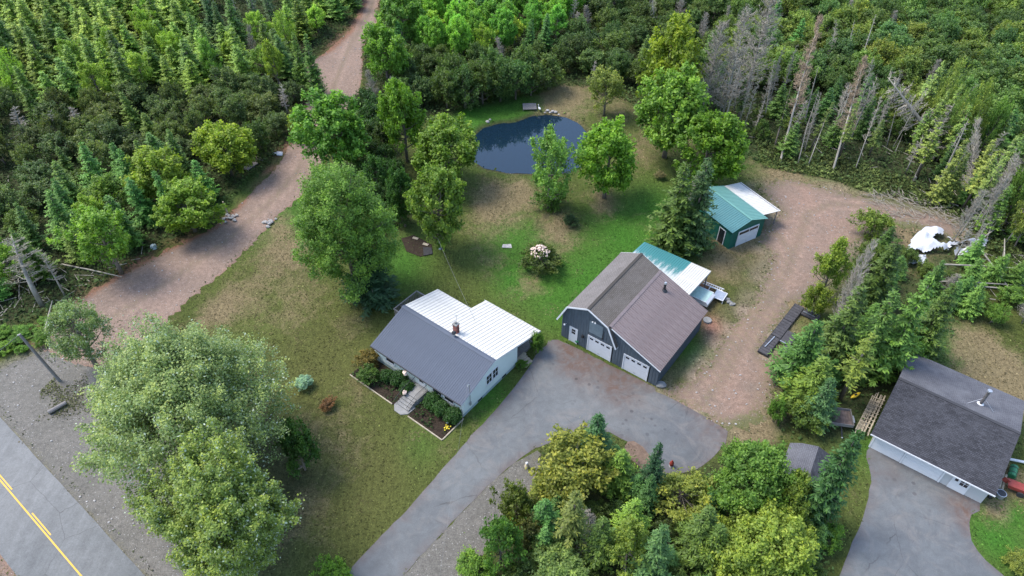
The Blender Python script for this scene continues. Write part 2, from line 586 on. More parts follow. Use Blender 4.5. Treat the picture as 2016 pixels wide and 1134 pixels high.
COPSE_B = W([(1050, 905), (1110, 868), (1150, 850), (1200, 868), (1240, 880), (1260, 930), (1330, 945), (1430, 900), (1510, 890), (1560, 900), (1590, 960), (1640, 1030), (1640, 1100), (1600, 1240), (900, 1260), (920, 1150), (980, 1050), (1040, 960)])
BIGTREES = W([(180, 800), (300, 720), (480, 720), (600, 830), (610, 980), (560, 1180), (330, 1180), (200, 960)])


def blob(X, Y, px, py, rpx, aspect=1.0):
    gx, gy, _ = G(px, py)
    dep = P(gx, gy, 0)[2]
    r = rpx * dep / FPX
    ry = r * aspect / max(.3, math.sin(PITCH + math.atan((py - 567) / FPX)))
    return np.exp(-(((X - gx) / r) ** 2 + ((Y - gy) / ry) ** 2))


def vnoise(X, Y, s, seed):
    rr = np.random.RandomState(seed)
    out = np.zeros_like(X)
    for k in range(10):
        a = rr.uniform(0, 2 * PI)
        fq = s * rr.uniform(.6, 1.8)
        out += np.sin((X * math.cos(a) + Y * math.sin(a)) * fq + rr.uniform(0, 6.28))
    return out / 4.0


def ground_z(X, Y):
    d = sdf(X, Y, POND)
    z = -0.9 * np.clip((-d + .7) / 2.2, 0, 1) ** .8
    fl = np.maximum(0, np.minimum(1, -np.minimum(sdf(X, Y, FOREST_L), sdf(X, Y, FOREST_M)) / 3))
    z = z + fl * (.18 * vnoise(X, Y, .7, 3) + .12 * vnoise(X, Y, 1.7, 4))
    return z


xs = np.concatenate([np.arange(-900, -110, 30), np.arange(-110, 120, .5), np.arange(120, 930, 30)])
ys = np.concatenate([np.arange(-300, 10, 30), np.arange(10, 150, .5), np.arange(150, 1500, 40)])
GX, GY = np.meshgrid(xs, ys)
near = (GX > -112) & (GX < 122) & (GY > 8) & (GY < 152)
GZ = np.zeros_like(GX)
GZ[near] = ground_z(GX[near], GY[near])
nx, ny = len(xs), len(ys)
verts = np.stack([GX, GY, GZ], -1).reshape(-1, 3)
I = np.arange(nx * ny).reshape(ny, nx)
quads = np.stack([I[:-1, :-1], I[:-1, 1:], I[1:, 1:], I[1:, :-1]], -1).reshape(-1, 4)


def np_mesh(name, v, f, mat):
    me = bpy.data.meshes.new(name)
    v = np.ascontiguousarray(v, np.float32)
    k = f.shape[1]
    me.vertices.add(len(v))
    me.vertices.foreach_set('co', v.ravel())
    me.loops.add(f.size)
    me.loops.foreach_set('vertex_index', np.ascontiguousarray(f, np.int32).ravel())
    me.polygons.add(len(f))
    me.polygons.foreach_set('loop_start', np.arange(0, f.size, k, dtype=np.int32))
    me.polygons.foreach_set('loop_total', np.full(len(f), k, np.int32))
    me.update(calc_edges=True)
    if mat: me.materials.append(mat)
    return me


gme = np_mesh('ground', verts, quads, M['ground'])
X, Y = GX.ravel(), GY.ravel()
lawn = np.array([.066, .082, .019])
colr = np.tile(lawn, (len(X), 1))
n1 = vnoise(X, Y, .35, 11)[:, None]
colr = colr * (1 + .12 * n1)


def paint(mask, c, k=1.0):
    global colr
    mk = np.clip(mask * k, 0, 1)[:, None]
    colr = colr * (1 - mk) + np.array(c) * mk


def soft(poly, width, seed=1, amp=1.0):
    return np.clip(.5 - (sdf(X, Y, poly) + amp * vnoise(X, Y, .9, seed)) / width, 0, 1)


# lush and worn places of the lawn
for (px, py, r, k) in [(1160, 560, 90, 1), (1230, 470, 80, .9), (1060, 480, 50, .6), (1000, 470, 50, .6), (790, 520, 60, .7), (1300, 420, 60, .8), (960, 780, 50, .7),
                       (820, 880, 40, .5), (1000, 215, 90, .7), (930, 225, 50, 1), (1095, 185, 40, 1), (500, 350, 40, 1), (440, 380, 30, 1), (560, 420, 60, .6), (1370, 700, 30, 1.2), (1880, 680, 50, 1),
                       (1960, 1060, 60, 1), (1990, 1010, 40, .8), (1720, 870, 60, .6), (1090, 590, 60, .6), (1010, 545, 45, .8), (1480, 290, 50, .5), (1600, 330, 60, .6)]:
    paint(blob(X, Y, px, py, r), (.042, .122, .014), min(1, k * 1.2))
for (px, py, r, k) in [(640, 700, 130, .7), (600, 930, 130, .7), (700, 1010, 120, .6), (760, 900, 80, .6), (480, 560, 60, .4)]:
    paint(blob(X, Y, px, py, r), (.080, .078, .024), k)
dry = .09 + .13 * vnoise(X, Y, .45, 21)
for (px, py, r, k) in [(975, 395, 48, 1.1), (1035, 380, 30, .9), (1100, 450, 45, .8), (965, 520, 35, .5), (1100, 190, 45, .9), (1150, 165, 45, .6), (1045, 560, 30, .6), (1000, 645, 30, .6),
                       (560, 490, 50, .8), (480, 580, 60, .8), (430, 610, 40, .9), (580, 600, 60, .6), (720, 760, 50, .4), (640, 860, 60, .5), (880, 880, 20, .4), (600, 1000, 50, .5), (700, 650, 40, .5),
                       (1420, 530, 40, .7), (1450, 470, 50, .8), (1540, 340, 60, .8), (1640, 345, 40, .5), (1930, 690, 60, 1.0), (1990, 760, 70, 1.0), (1990, 950, 40, 1.0), (1960, 1000, 25, .9),
                       (1340, 250, 60, .5), (1260, 300, 40, .6), (1220, 200, 40, .5), (1480, 840, 50, 1), (1560, 600, 40, .9), (1340, 770, 30, .8), (550, 440, 25, .6), (1190, 400, 30, .8), (1780, 450, 60, .9), (880, 590, 25, .5), (700, 900, 60, .3)]:
    dry = dry + k * (.8 if px < 900 and py > 450 else 1.0) * blob(X, Y, px, py, r)
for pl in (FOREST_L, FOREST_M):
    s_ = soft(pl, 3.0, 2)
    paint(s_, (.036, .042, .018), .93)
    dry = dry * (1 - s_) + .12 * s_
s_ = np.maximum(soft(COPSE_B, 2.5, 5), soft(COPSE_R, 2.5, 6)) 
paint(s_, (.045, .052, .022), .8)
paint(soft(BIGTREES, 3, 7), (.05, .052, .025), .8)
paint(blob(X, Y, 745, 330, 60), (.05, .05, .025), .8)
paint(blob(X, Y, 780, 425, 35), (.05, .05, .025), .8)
# red earth along the track and yard
dT = sdf(X, Y, TRACK)
leftrim = np.clip(1 - np.abs(dT) / 2.2, 0, 1) * in_poly(X, Y, W([(60, 700), (60, 560), (460, 360), (620, 130), (700, -40), (780, -40), (700, 160), (480, 440), (330, 560), (200, 640)]))
paint(leftrim * (.6 + .7 * vnoise(X, Y, 1.2, 8)), (.15, .085, .055), 1.0)
dY = sdf(X, Y, YARD)
paint(np.clip(1 - dY / 2.5, 0, 1) * (1 + .7 * vnoise(X, Y, 1.4, 9)), (.22, .17, .12), .7)
paint(np.clip(1 - sdf(X, Y, SHOULDER) / 1.5, 0, 1), (.17, .15, .12), .8)
paint(blob(X, Y, 1400, 640, 22), (.25, .13, .09), 1)
paint(blob(X, Y, 1380, 575, 30), (.19, .10, .07), 1)
paint(blob(X, Y, 1085, 440, 40) * (vnoise(X, Y, 2.5, 10) > 0), (.10, .07, .045), .6)
paint(np.clip(1 - np.abs(sdf(X, Y, POND) - .1) / .8, 0, 1), (.05, .04, .025), .9)
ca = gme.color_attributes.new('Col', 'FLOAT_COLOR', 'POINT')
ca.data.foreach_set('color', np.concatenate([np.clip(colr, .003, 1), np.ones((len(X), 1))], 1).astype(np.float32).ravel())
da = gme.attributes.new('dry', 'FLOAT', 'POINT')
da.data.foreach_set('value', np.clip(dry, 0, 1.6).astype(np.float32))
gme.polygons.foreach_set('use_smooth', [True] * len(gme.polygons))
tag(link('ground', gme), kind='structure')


def densify(poly, step=.6, amp=.18, seed=1):
    rr = random.Random(seed)
    out = []
    n = len(poly)
    for i in range(n):                                    # Catmull-Rom for soft bends
        p0, p1, p2, p3 = (Vector(poly[(i + k) % n]) for k in (-1, 0, 1, 2))
        L = (p2 - p1).length
        m = max(1, int(L / step))
        for j in range(m):
            t = j / m
            if L > 1.0:
                q = 0.5 * ((2 * p1) + (-p0 + p2) * t + (2 * p0 - 5 * p1 + 4 * p2 - p3) * t * t + (-p0 + 3 * p1 - 3 * p2 + p3) * t ** 3)
                lin = p1.lerp(p2, t)
                q = lin.lerp(q, .6)
            else: q = p1.lerp(p2, t)
            out.append((q.x + rr.gauss(0, amp), q.y + rr.gauss(0, amp)))
    return out


def sheet(name, poly, z, mat, attrs=(), cell=.7, amp=.15, seed=1, kind='structure'):
    """flat sheet: outline filled with a triangulated interior so that colours can vary over it"""
    import bmesh
    out = densify(poly, cell, amp, seed)
    from mathutils.geometry import delaunay_2d_cdt
    A = np.array(out)
    x0, y0 = A.min(0); x1, y1 = A.max(0)
    gx, gy = np.meshgrid(np.arange(x0, x1, cell * 1.5), np.arange(y0, y1, cell * 1.5))
    gx, gy = gx.ravel(), gy.ravel()
    ok = sdf(gx, gy, out) < -cell * .5
    pts = [Vector(p) for p in out] + [Vector((a, b)) for a, b in zip(gx[ok], gy[ok])]
    n = len(out)
    vs, es, fs, *_ = delaunay_2d_cdt(pts, [(i, (i + 1) % n) for i in range(n)], [list(range(n))], 1, 1e-5)
    me = bpy.data.meshes.new(name)
    me.from_pydata([(v.x, v.y, z) for v in vs], [], [tuple(f) for f in fs])
    me.update()
    me.materials.append(mat)
    VX = np.array([v.x for v in vs]); VY = np.array([v.y for v in vs])
    for nm, fn in attrs:
        a = me.attributes.new(nm, 'FLOAT', 'POINT')
        a.data.foreach_set('value', fn(VX, VY).astype(np.float32))
    o = link(name, me)
    o['kind'] = kind
    if me.polygons and me.polygons[0].normal.z < 0: me.flip_normals()
    return o


def rim(poly, wd, extra=None):
    def f(X, Y):
        r = np.clip(1 + sdf(X, Y, poly) / wd, 0, 1) * .55
        if extra: r = r + extra(X, Y)
        return r
    return f


def ruts(lines, off=.85, wd=.28):
    def f(X, Y):
        r = np.zeros(X.shape)
        for L_ in lines:
            d = dist_line(X, Y, W(L_))
            r = np.maximum(r, np.exp(-((np.abs(d - off)) / wd) ** 2))
        return r
    return f


def mids(lines, wd=.45):
    def f(X, Y):
        r = np.zeros(X.shape)
        for L_ in lines: r = np.maximum(r, np.exp(-(dist_line(X, Y, W(L_)) / wd) ** 2))
        return r
    return f


RY = [[(1380, 800), (1430, 735), (1470, 660), (1510, 600), (1548, 540), (1570, 480), (1590, 420), (1640, 400), (1740, 412)], [(1548, 540), (1560, 500), (1530, 460), (1510, 450)]]
RT = [[(150, 660), (230, 620), (330, 555), (440, 480), (520, 410), (585, 340), (640, 240), (660, 160), (690, 90), (730, 20), (740, -40)]]
TL = W([(60, 655), (110, 625), (140, 600), (200, 562), (300, 505), (420, 448), (470, 405)])
TT = W([(645, 98), (690, 58), (712, 10), (722, -40), (760, -40)])
sheet('gravel_shoulder', SHOULDER, .008, M['gravel_grey'], [('rim', rim(SHOULDER, 1.5, lambda X, Y: .55 * blob(X, Y, 150, 790, 50)))], amp=.12, seed=2)
sheet('gravel_track', TRACK, .012, M['gravel_pink'], [('rim', rim(TRACK, 1.2, lambda X, Y: .38 * np.clip(1 - dist_line(X, Y, TL) / 3.2, 0, 1) + .7 * np.clip(1 - dist_line(X, Y, TT) / 4, 0, 1))), ('rut', ruts(RT)), ('weed', lambda X, Y: .45 * mids(RT)(X, Y))], cell=.45, amp=.2, seed=3)
sheet('gravel_yard', YARD, .012, M['gravel_yard'], [('rim', rim(YARD, 1.8, lambda X, Y: .5 * blob(X, Y, 1780, 420, 60) + .6 * blob(X, Y, 1470, 840, 40))), ('rut', ruts(RY)), ('weed', lambda X, Y: np.clip(.5 * mids(RY)(X, Y) + 1.0 * np.clip(1 + sdf(X, Y, YARD) / 1.6, 0, 1), 0, 1))], cell=.45, amp=.3, seed=4)
sheet('gravel_strip', STRIP, .012, M['gravel_grey'], [('rim', rim(STRIP, .8))], amp=.08, seed=5)
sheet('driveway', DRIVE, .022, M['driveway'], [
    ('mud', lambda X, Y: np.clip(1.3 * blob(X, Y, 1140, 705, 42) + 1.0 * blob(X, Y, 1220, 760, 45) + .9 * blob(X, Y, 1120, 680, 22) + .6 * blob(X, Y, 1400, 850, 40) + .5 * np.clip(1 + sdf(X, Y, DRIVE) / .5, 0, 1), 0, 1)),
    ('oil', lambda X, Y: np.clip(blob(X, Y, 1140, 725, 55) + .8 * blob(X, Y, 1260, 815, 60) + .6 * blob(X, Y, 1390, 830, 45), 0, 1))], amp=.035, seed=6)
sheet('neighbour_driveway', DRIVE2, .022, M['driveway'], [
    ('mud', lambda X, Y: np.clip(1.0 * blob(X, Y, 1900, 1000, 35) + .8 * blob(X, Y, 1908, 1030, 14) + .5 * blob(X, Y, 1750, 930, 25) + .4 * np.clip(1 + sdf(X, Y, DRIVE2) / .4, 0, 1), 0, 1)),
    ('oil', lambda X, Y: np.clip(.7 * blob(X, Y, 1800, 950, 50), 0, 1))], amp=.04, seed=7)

# road and its markings
A0 = Vector(G2((0, 945))); A1 = Vector(G2((160, 1134)))
rd = (A1 - A0).normalized(); rn = Vector((-rd.y, rd.x))     # rn points up-right (towards the shoulder)
if rn.x < 0: rn = -rn
hw = 3.12
road_pts = [A0 + rd * s + rn * k for s, k in ((-220, hw), (-120, hw), (-60, hw), (-30, hw), (0, hw), (30, hw), (120, hw), (120, -hw), (0, -hw), (-60, -hw), (-220, -hw))]
sheet('road', [(p.x, p.y) for p in road_pts], .024, M['road'], cell=1.5, amp=.015, seed=8)
mb = MB()
far_sh = [A0 + rd * s + rn * k for s, k in ((-220, -hw + .2), (120, -hw + .2), (120, -9), (-220, -9))]
sheet('road_verge', [(p.x, p.y) for p in far_sh], .012, M['gravel_pink'], [('rim', lambda X, Y: np.full(X.shape, .5))], cell=1.5, amp=.05, seed=9)


def mark(name, s0, s1, k0, k1, label):
    m = MB()
    n = max(2, int((s1 - s0) / 1.0))
    for i in range(n):
        a, b = s0 + (s1 - s0) * i / n, s0 + (s1 - s0) * (i + 1) / n
        m.poly([(*(A0 + rd * a + rn * k0), .029), (*(A0 + rd * b + rn * k0), .029), (*(A0 + rd * b + rn * k1), .029), (*(A0 + rd * a + rn * k1), .029)])
    o = m.build(name, M['paintline'])
    if o.data.polygons[0].normal.z < 0: o.data.flip_normals()
    o['kind'] = 'structure'
    return o


pm = NT('yellow_line_paint')
pc = pm.coord('Object')
pm.base(pm.mix(pm.ramp(pm.noise(pc, 5, 5, .7), [(.55, 0), (.75, .7)]), (.62, .36, .05), (.25, .24, .22)), .7, .3)
M['paintline'] = pm.m
mark('yellow_centre_line', -60, 60, -.06, .06, '')
for s0 in (-42, -33, -24, -15, -6.4, 5.4, 14.4, 23.4, 32.4):
    mark('yellow_dash_line', s0, s0 + 3.2 if s0 > 0 else s0 + 8.2, .16, .27, '')

# pond water
wm = NT('pond_water')
wm.base((.006, .017, .030), .03, .5)
wm.b.inputs['IOR'].default_value = 1.33
wm.b.inputs['Specular IOR Level'].default_value = 1.0
wm.bump(wm.noise(wm.coord('Object'), 2.2, 3, .5), .006, .35)
sheet('pond_water', POND, -.32, wm.m, cell=1.2, amp=.12, seed=12)
# widen the water sheet under the bank

# ------------------------------------------------------------------ buildings
K = CAM_H / 51.0


def frame(ox, oy, th):
    return (ox * K, oy * K, 0), th


def wall_prism(parent, name, pts, thick, mat, cut=None):
    """vertical wall: pts (3D planar outline), extruded by thick"""
    return MB().prism(pts, thick).build(name, mat, parent)


def V3(p): return Vector(p)


def metal_slope(parent, O, U, S, length_fn, width, pitch, mat, name='roof_panel', ribs=2, rh=.035, rw=.045, th=.025):
    """row of ribbed sheets. O eave/ridge origin, U unit along the ridge, S unit down the slope.
    length_fn(u0,u1)->(start,length) down the slope for the sheet between u0 and u1"""
    U = V3(U).normalized(); S = V3(S).normalized()
    N = U.cross(S)
    if N.z < 0: N = -N
    cache = {}
    u = 0.0
    while u < width - 1e-3:
        u1 = min(u + pitch * ribs, width)
        s0, L = length_fn(u, u1)
        key = (round(u1 - u, 3), round(L, 3))
        if key not in cache:
            m = MB()
            wd = u1 - u - .004
            def pt(a, b, c): return U * a + S * b + N * c
            m.hexa([pt(0, 0, 0), pt(wd, 0, 0), pt(wd, L, 0), pt(0, L, 0), pt(0, 0, th), pt(wd, 0, th), pt(wd, L, th), pt(0, L, th)])
            k = 0
            while k * pitch < wd - rw:
                a = k * pitch
                e = .012
                m.hexa([pt(a, 0.002, th - .001), pt(a + rw, 0.002, th - .001), pt(a + rw, L - .002, th - .001), pt(a, L - .002, th - .001),
                        pt(a + e, 0.002, th + rh), pt(a + rw - e, 0.002, th + rh), pt(a + rw - e, L - .002, th + rh), pt(a + e, L - .002, th + rh)])
                k += 1
            me = m.mesh(name, mat)
            cache[key] = me
        link(name, cache[key], parent, loc=V3(O) + U * u + S * s0)
        u = u1


def shingle_slope(parent, name, quad, mat, course=.16, th=.03):
    """lapped shingle courses on the quad (eaveL, eaveR, ridgeR, ridgeL): a stepped mesh with UVs in metres"""
    a, b, c, d = [V3(p) for p in quad]
    U = (b - a).normalized()
    SL = (d - a)
    N = (b - a).cross(d - a).normalized()
    if N.z < 0: N = -N
    n = max(1, int(round(SL.length / course)))
    vs, fs, uv = [], [], []
    def P_(t, side, h):
        p = (a.lerp(d, t) if side == 0 else b.lerp(c, t)) + N * h
        return p, ((p - a).dot(U), (p - a).dot(SL.normalized()))
    for i in range(n):
        t0, t1 = i / n, (i + 1) / n
        jit = rnd.uniform(-.003, .003)
        for (tt, h, t2, h2) in ((t0, 0, t0, th + jit), (t0, th + jit, t1, .012)):
            k = len(vs)
            for (q, s_, hh) in ((tt, 0, h), (tt, 1, h), (t2, 1, h2), (t2, 0, h2)):
                p, w_ = P_(q, s_, hh)
                vs.append(tuple(p)); uv.append(w_)
            fs.append((k, k + 1, k + 2, k + 3))
    k = len(vs)
    for p in (a, b, c, d):
        vs.append(tuple(p - N * .03)); uv.append((0, 0))
    fs.append((k + 3, k + 2, k + 1, k))
    for i, j in ((0, 1), (1, 2), (2, 3), (3, 0)):
        kk = len(vs)
        q = (a, b, c, d)
        for p, h in ((q[i], -.03), (q[j], -.03), (q[j], .015), (q[i], .015)):
            vs.append(tuple(p + N * h)); uv.append((0, 0))
        fs.append((kk, kk + 1, kk + 2, kk + 3))
    me = bpy.data.meshes.new(name)
    me.from_pydata(vs, [], fs)
    me.materials.append(mat)
    ul = me.uv_layers.new(name='UVMap')
    li = np.empty(len(me.loops), np.int32)
    me.loops.foreach_get('vertex_index', li)
    ul.data.foreach_set('uv', np.array(uv, np.float32)[li].ravel())
    return link(name, me, parent)


def overhead_door(parent, a0, a1, z0, z1, y, out=-1, rows=4, lites=True, wins=4):
    """panelled garage door in the plane y (local), a0<a1; out = outward sign along local y"""
    d = link('garage_door', MB().box(a0, a1, min(y, y - out * .03), max(y, y - out * .03), z0, z1).mesh('garage_door', M['white']), parent)
    h = (z1 - z0) / rows
    for r in range(rows):
        m = MB().box(a0 + .01, a1 - .01, min(y, y + out * .03), max(y, y + out * .03), z0 + r * h + .012, z0 + (r + 1) * h - .012)
        m.build('door_panel', M['white'], d)
    if lites:
        n = wins
        wdt = (a1 - a0) / n
        for i in range(n):
            MB().box(a0 + i * wdt + wdt * .2, a0 + (i + 1) * wdt - wdt * .2, min(y + out * .031, y + out * .045), max(y + out * .031, y + out * .045), z1 - h * .72, z1 - h * .3).build('pane', M['glass'], d)
    MB().tube([((a0 + a1) / 2 - .1, y + out * .05, z0 + h * .5), ((a0 + a1) / 2 + .1, y + out * .05, z0 + h * .5)], .012, 6).build('handle', M['dark'], d)
    t = .12
    f = MB()
    ya, yb = min(y - out * .02, y + out * .07), max(y - out * .02, y + out * .07)
    f.box(a0 - t, a0 - .003, ya, yb, z0, z1 + t)
    f.box(a1 + .003, a1 + t, ya, yb, z0, z1 + t)
    f.box(a0 - .002, a1 + .002, ya, yb, z1 + .003, z1 + t)
    f.build('door_frame', M['trim'], parent)
    return d


# ---- the house
(loc, th) = frame(-4.269, 37.565, 2.477)
house = empty('house', 'small pale green-white bungalow with one blue-grey and one white metal roof slope', 'house', loc, th)
hL, hB = 10.85 * K, 7.715 * K
he, hr, hrr = 2.102 * K, 3.725 * K, 4.255 * K
s2 = .28
bl, br, hn = 8.957 * K, 11.165 * K, 6.783 * K
roofz = lambda b: hr - s2 * (b - hrr)
eo = .30
# walls (local x = along the front, local -y = towards the back)
zf = .42
front_top = he + (hr - he) * (eo) / (hrr + eo) - .06
# front wall
MB().box(0, hL, -.14, 0, zf, front_top).build('wall', M['wall_white'], house)
# gable walls
for x0, sx in ((0, 1), (hL, -1)):
    top = [(x0, -.14, front_top), (x0, -hrr, hr - .08), (x0, -hB, roofz(hB) - .08)]
    MB().prism([(x0, -.14, zf), (x0, -hB, zf)] + top[::-1], (sx * .14, 0, 0)).build('wall', M['wall_white'], house)
MB().box(.14, hL - .14, -hB, -hB + .14, zf, roofz(hB) - .1).build('wall', M['wall_white'], house)
MB().box(.03, hL - .03, -hB + .03, -.03, -.2, zf - .002).build('foundation', M['foundation'], house)
# faint lap siding ridges on the visible walls
m = MB()
for k in range(1, 13):
    z = zf + k * .2
    if z < front_top - .1: m.box(.0, hL, .0005, .014, z, z + .012)
m.build('siding_lap', M['wall_white'], house)
m = MB()
for k in range(1, 20):
    z = zf + k * .2
    b0, b1 = .0, hB
    if z > roofz(hB) - .12: b1 = hrr + (hr - .12 - z) / s2
    if z > front_top - .05: b0 = (z + .1 - he) / (hr - he) * (hrr + eo) - eo
    if b1 - b0 > .3: m.box(-.014, -.0005, -b1 + .02, -b0 - .02, z, z + .012)
m.build('siding_lap', M['wall_white'], house)
# roof
o_ = .14
x0, x1 = -.02 - o_, hL + o_
dn = V3((0, eo + hrr, -(hr - he))).normalized()
metal_slope(house, (x0, -hrr, hr), (1, 0, 0), dn, lambda a, b: (0, math.hypot(eo + hrr, hr - he)), x1 - x0, .235, M['roof_blue'], ribs=4, rh=.02, rw=.03)
dn2 = V3((0, -1, -s2)).normalized()
Lf = lambda b: (b - hrr) * math.hypot(1, s2)
metal_slope(house, (x0, -hrr, hr), (1, 0, 0), dn2, lambda a, b: (0, Lf(br) if (a + b) / 2 + x0 < hn else Lf(bl)), x1 - x0, .405, M['roof_white'], ribs=2, rh=.04, rw=.05)
MB().bar((x0 - .02, -hrr - .12, hr + .028), (x1 + .02, -hrr - .12, hr + .028), .26, .03, (0, -.27, 1)).bar((x0 - .02, -hrr + .12, hr + .02), (x1 + .02, -hrr + .12, hr + .02), .26, .03, (0, .36, 1)).build('ridge_cap', M['roof_blue'], house)
# fascia and rake trim
m = MB()
m.bar((x0, eo - .02, he - .07), (x1, eo - .02, he - .07), .03, .13)
m.build('fascia', M['trim'], house)
MB().bar((x0, eo + .045, he - .04), (x1, eo + .045, he - .04), .09, .08).build('gutter', M['dark'], house)
m = MB()
for xx in (x0 + .01, x1 - .01):
    m.bar((xx, eo, he - .055), (xx, -hrr, hr - .055), .03, .10)
m.bar((x0 + .01, -hrr - .02, hr - .06), (x0 + .01, -br, roofz(br) - .055), .03, .10)
m.bar((x1 - .01, -hrr - .02, hr - .06), (x1 - .01, -bl, roofz(bl) - .055), .03, .10)
m.bar((x0, -br + .02, roofz(br) - .06), (hn, -br + .02, roofz(br) - .06), .03, .10)
m.bar((hn, -bl + .02, roofz(bl) - .06), (x1, -bl + .02, roofz(bl) - .06), .03, .10)
m.build('rake_trim', M['trim'], house)
# porch under the white slope: posts, inner wall, slab, steps
MB().box(0.3, hn - .2, -br + .4, -hB - .002, 0, .3).build('porch_floor', M['wood_grey'], house)
for xx in (.12, hn * .5, hn - .3):
    MB().box(xx, xx + .12, -br + .3, -br + .42, 0, roofz(br - .35) - .06).build('porch_post', M['trim'], house)
for i in range(3):
    MB().box(-.35 - .32 * i, -.35 - .32 * i + .30, -9.6, -8.5, 0, .42 - .13 * i).build('porch_step', M['wood_tan'], house)
MB().box(-.05, .30, -9.8, -8.3, .30, .44).build('porch_landing', M['wood_tan'], house)
# windows: gable pair
def win(parent, plane, c0, c1, z0, z1, nx_=1, nz_=2, outw=-1, axis='x', bar_=.035):
    """window in plane: axis 'x' -> wall at x=plane spanning y c0..c1; axis 'y' -> wall at y=plane spanning x c0..c1"""
    def bx(m, a, b, za, zb, d0, d1):
        lo, hi = min(plane + outw * d0, plane + outw * d1), max(plane + outw * d0, plane + outw * d1)
        if axis == 'x': m.box(lo, hi, a, b, za, zb)
        else: m.box(a, b, lo, hi, za, zb)
    m = MB(); bx(m, c0, c1, z0, z1, .015, .025)
    fr = MB()
    t = .08
    bx(fr, c0 - t, c0, z0 - t, z1 + t, -.01, .06); bx(fr, c1, c1 + t, z0 - t, z1 + t, -.01, .06)
    bx(fr, c0, c1, z1, z1 + t, -.01, .06); bx(fr, c0, c1, z0 - t, z0, -.01, .075)
    wobj = fr.build('window', M['trim'], parent)
    m.build('pane', M['glass'], wobj)
    g = MB()
    for i in range(1, nx_): 
        a = c0 + (c1 - c0) * i / nx_
        bx(g, a - bar_ / 2, a + bar_ / 2, z0 + .002, z1 - .002, .027, .045)
    for i in range(1, nz_):
        a = z0 + (z1 - z0) * i / nz_
        bx(g, c0 + .002, c1 - .002, a - bar_ / 2, a + bar_ / 2, .027, .044)
    if g.v: g.build('glazing_bar', M['trim'], wobj)
    return wobj


win(house, 0, -4.25, -3.5, 1.45, 2.65, 2, 2)
win(house, 0, -5.2, -4.45, 1.45, 2.65, 2, 2)
for a in (1.1, 2.6, 8.9): win(house, 0, a, a + 1.1, 1.15, 2.05, 1, 2, 1, 'y')
for b in (2.2, 5.9): MB().box(-.012, .02, -b - .6, -b, .12, .34).build('basement_window', M['glass'], house)
# front door
xd = 4.75
dm = MB().box(xd, xd + .95, .002, .04, .75, 2.2).build('door', M['trim'], house)
MB().box(xd + .2, xd + .75, .041, .05, 1.3, 2.1).build('pane', M['glass'], dm)
# concrete steps with landing
st = empty('front_steps', 'grey concrete front steps with black iron railings at the bungalow door', 'steps', loc, th)
MB().box(xd - .35, xd + 1.35, .05, 1.55, 0, .72).build('landing', M['concrete'], st)
for i in range(4):
    MB().box(xd - .25, xd + 1.25, 1.551 + .3 * i, 1.85 + .3 * i, 0, .6 - .13 * i).build('step', M['concrete'], st)
MB().prism([(xd - .45, 2.0, .0), (xd + 1.5, 2.0, .0), (xd + 1.45, 2.95, .0), (xd + .95, 3.45, .0), (xd + .1, 3.45, .0), (xd - .4, 2.95, .0)], (0, 0, .085)).build('base_slab', M['concrete'], st)
for xx, ph in ((xd - .3, 0), (xd + 1.28, 0)):
    m = MB()
    m.tube([(xx, .1, 1.55), (xx, 1.5, 1.55), (xx, 2.75, 1.05), (xx + (.0), 3.0, .95)], .022, 6)
    m.tube([(xx, .1, .82), (xx, 1.5, .82), (xx, 2.75, .3)], .015, 5)
    for k in range(20):
        y_ = .12 + k * .145
        zt = 1.55 if y_ < 1.5 else 1.55 - (y_ - 1.5) * .4
        zb = .72 if y_ < 1.5 else max(.1, .7 - (y_ - 1.5) * .45)
        m.tube([(xx, y_, zb), (xx, y_, zt)], .011, 4)
    m.build('railing', M['dark'], st)
fp = empty('flower_pot', 'pot of white and dark flowers on the concrete front steps', 'flower pot', tuple(Matrix.Rotation(th, 3, 'Z') @ V3((xd + 1.1, 1.75, .6)) + V3(loc)))
MB().tube([(0, 0, 0), (0, 0, .25)], [.12, .16], 10).build('pot', M['dark'], fp)
MB().ball((0, 0, .36), .2, 8, 5, .35, 3).build('flowers', M['blossom'], fp)
# chimney, flue and vent
ch = MB().box(5.05, 5.5, -5.55, -5.1, hr - .6, hr + .95).build('chimney', M['brick'], house)
m = MB()
for i in range(9):
    z = hr - .38 + i * .14
    m.box(5.045, 5.505, -5.555, -5.095, z, z + .012)
m.build('mortar_joint', M['concrete'], ch)
MB().box(5.0, 5.55, -5.6, -5.05, hr + .951, hr + 1.05).build('chimney_cap', M['concrete'], ch)
MB().tube([(5.28, -5.32, hr + 1.05), (5.28, -5.32, hr + 1.3)], .11, 10).build('flue', M['concrete'], ch)
MB().tube([(4.98, -5.3, hr + .1), (4.9, -5.3, hr + .2), (4.9, -5.3, hr + .8)], .06, 6).build('antenna_bracket', M['dark'], ch)
MB().bar((5.45, -5.65, hr + 1.05), (5.45, -5.65, hr + 1.9), .03, .03).bar((5.2, -5.65, hr + 1.85), (5.75, -5.65, hr + 1.7), .03, .03).build('antenna', M['galv'], ch)
fl = MB().tube([(4.95, -4.65, hr - .35), (4.95, -4.65, hr + .45)], .12, 12).build('stove_pipe', M['galv'], house)
MB().tube([(4.95, -4.65, hr + .45), (4.95, -4.65, hr + .55), (4.95, -4.65, hr + .72)], [.22, .24, .12], 12).build('pipe_cap', M['dark'], fl)
MB().box(4.7, 5.2, -4.9, -4.4, hr - .18, hr - .08).build('flashing', M['galv'], fl)
# service mast on gable
MB().tube([(-.1, -1.0, 1.0), (-.1, -1.0, 4.0)], .035, 6).tube([(-.1, -1.0, 4.0), (-.1, -.8, 4.12), (-.1, -.72, 3.95)], .05, 6).build('service_mast', M['galv'], house)
MB().box(-.14, -.02, -1.12, -.88, 1.0, 1.4).build('meter_box', M['galv'], house)
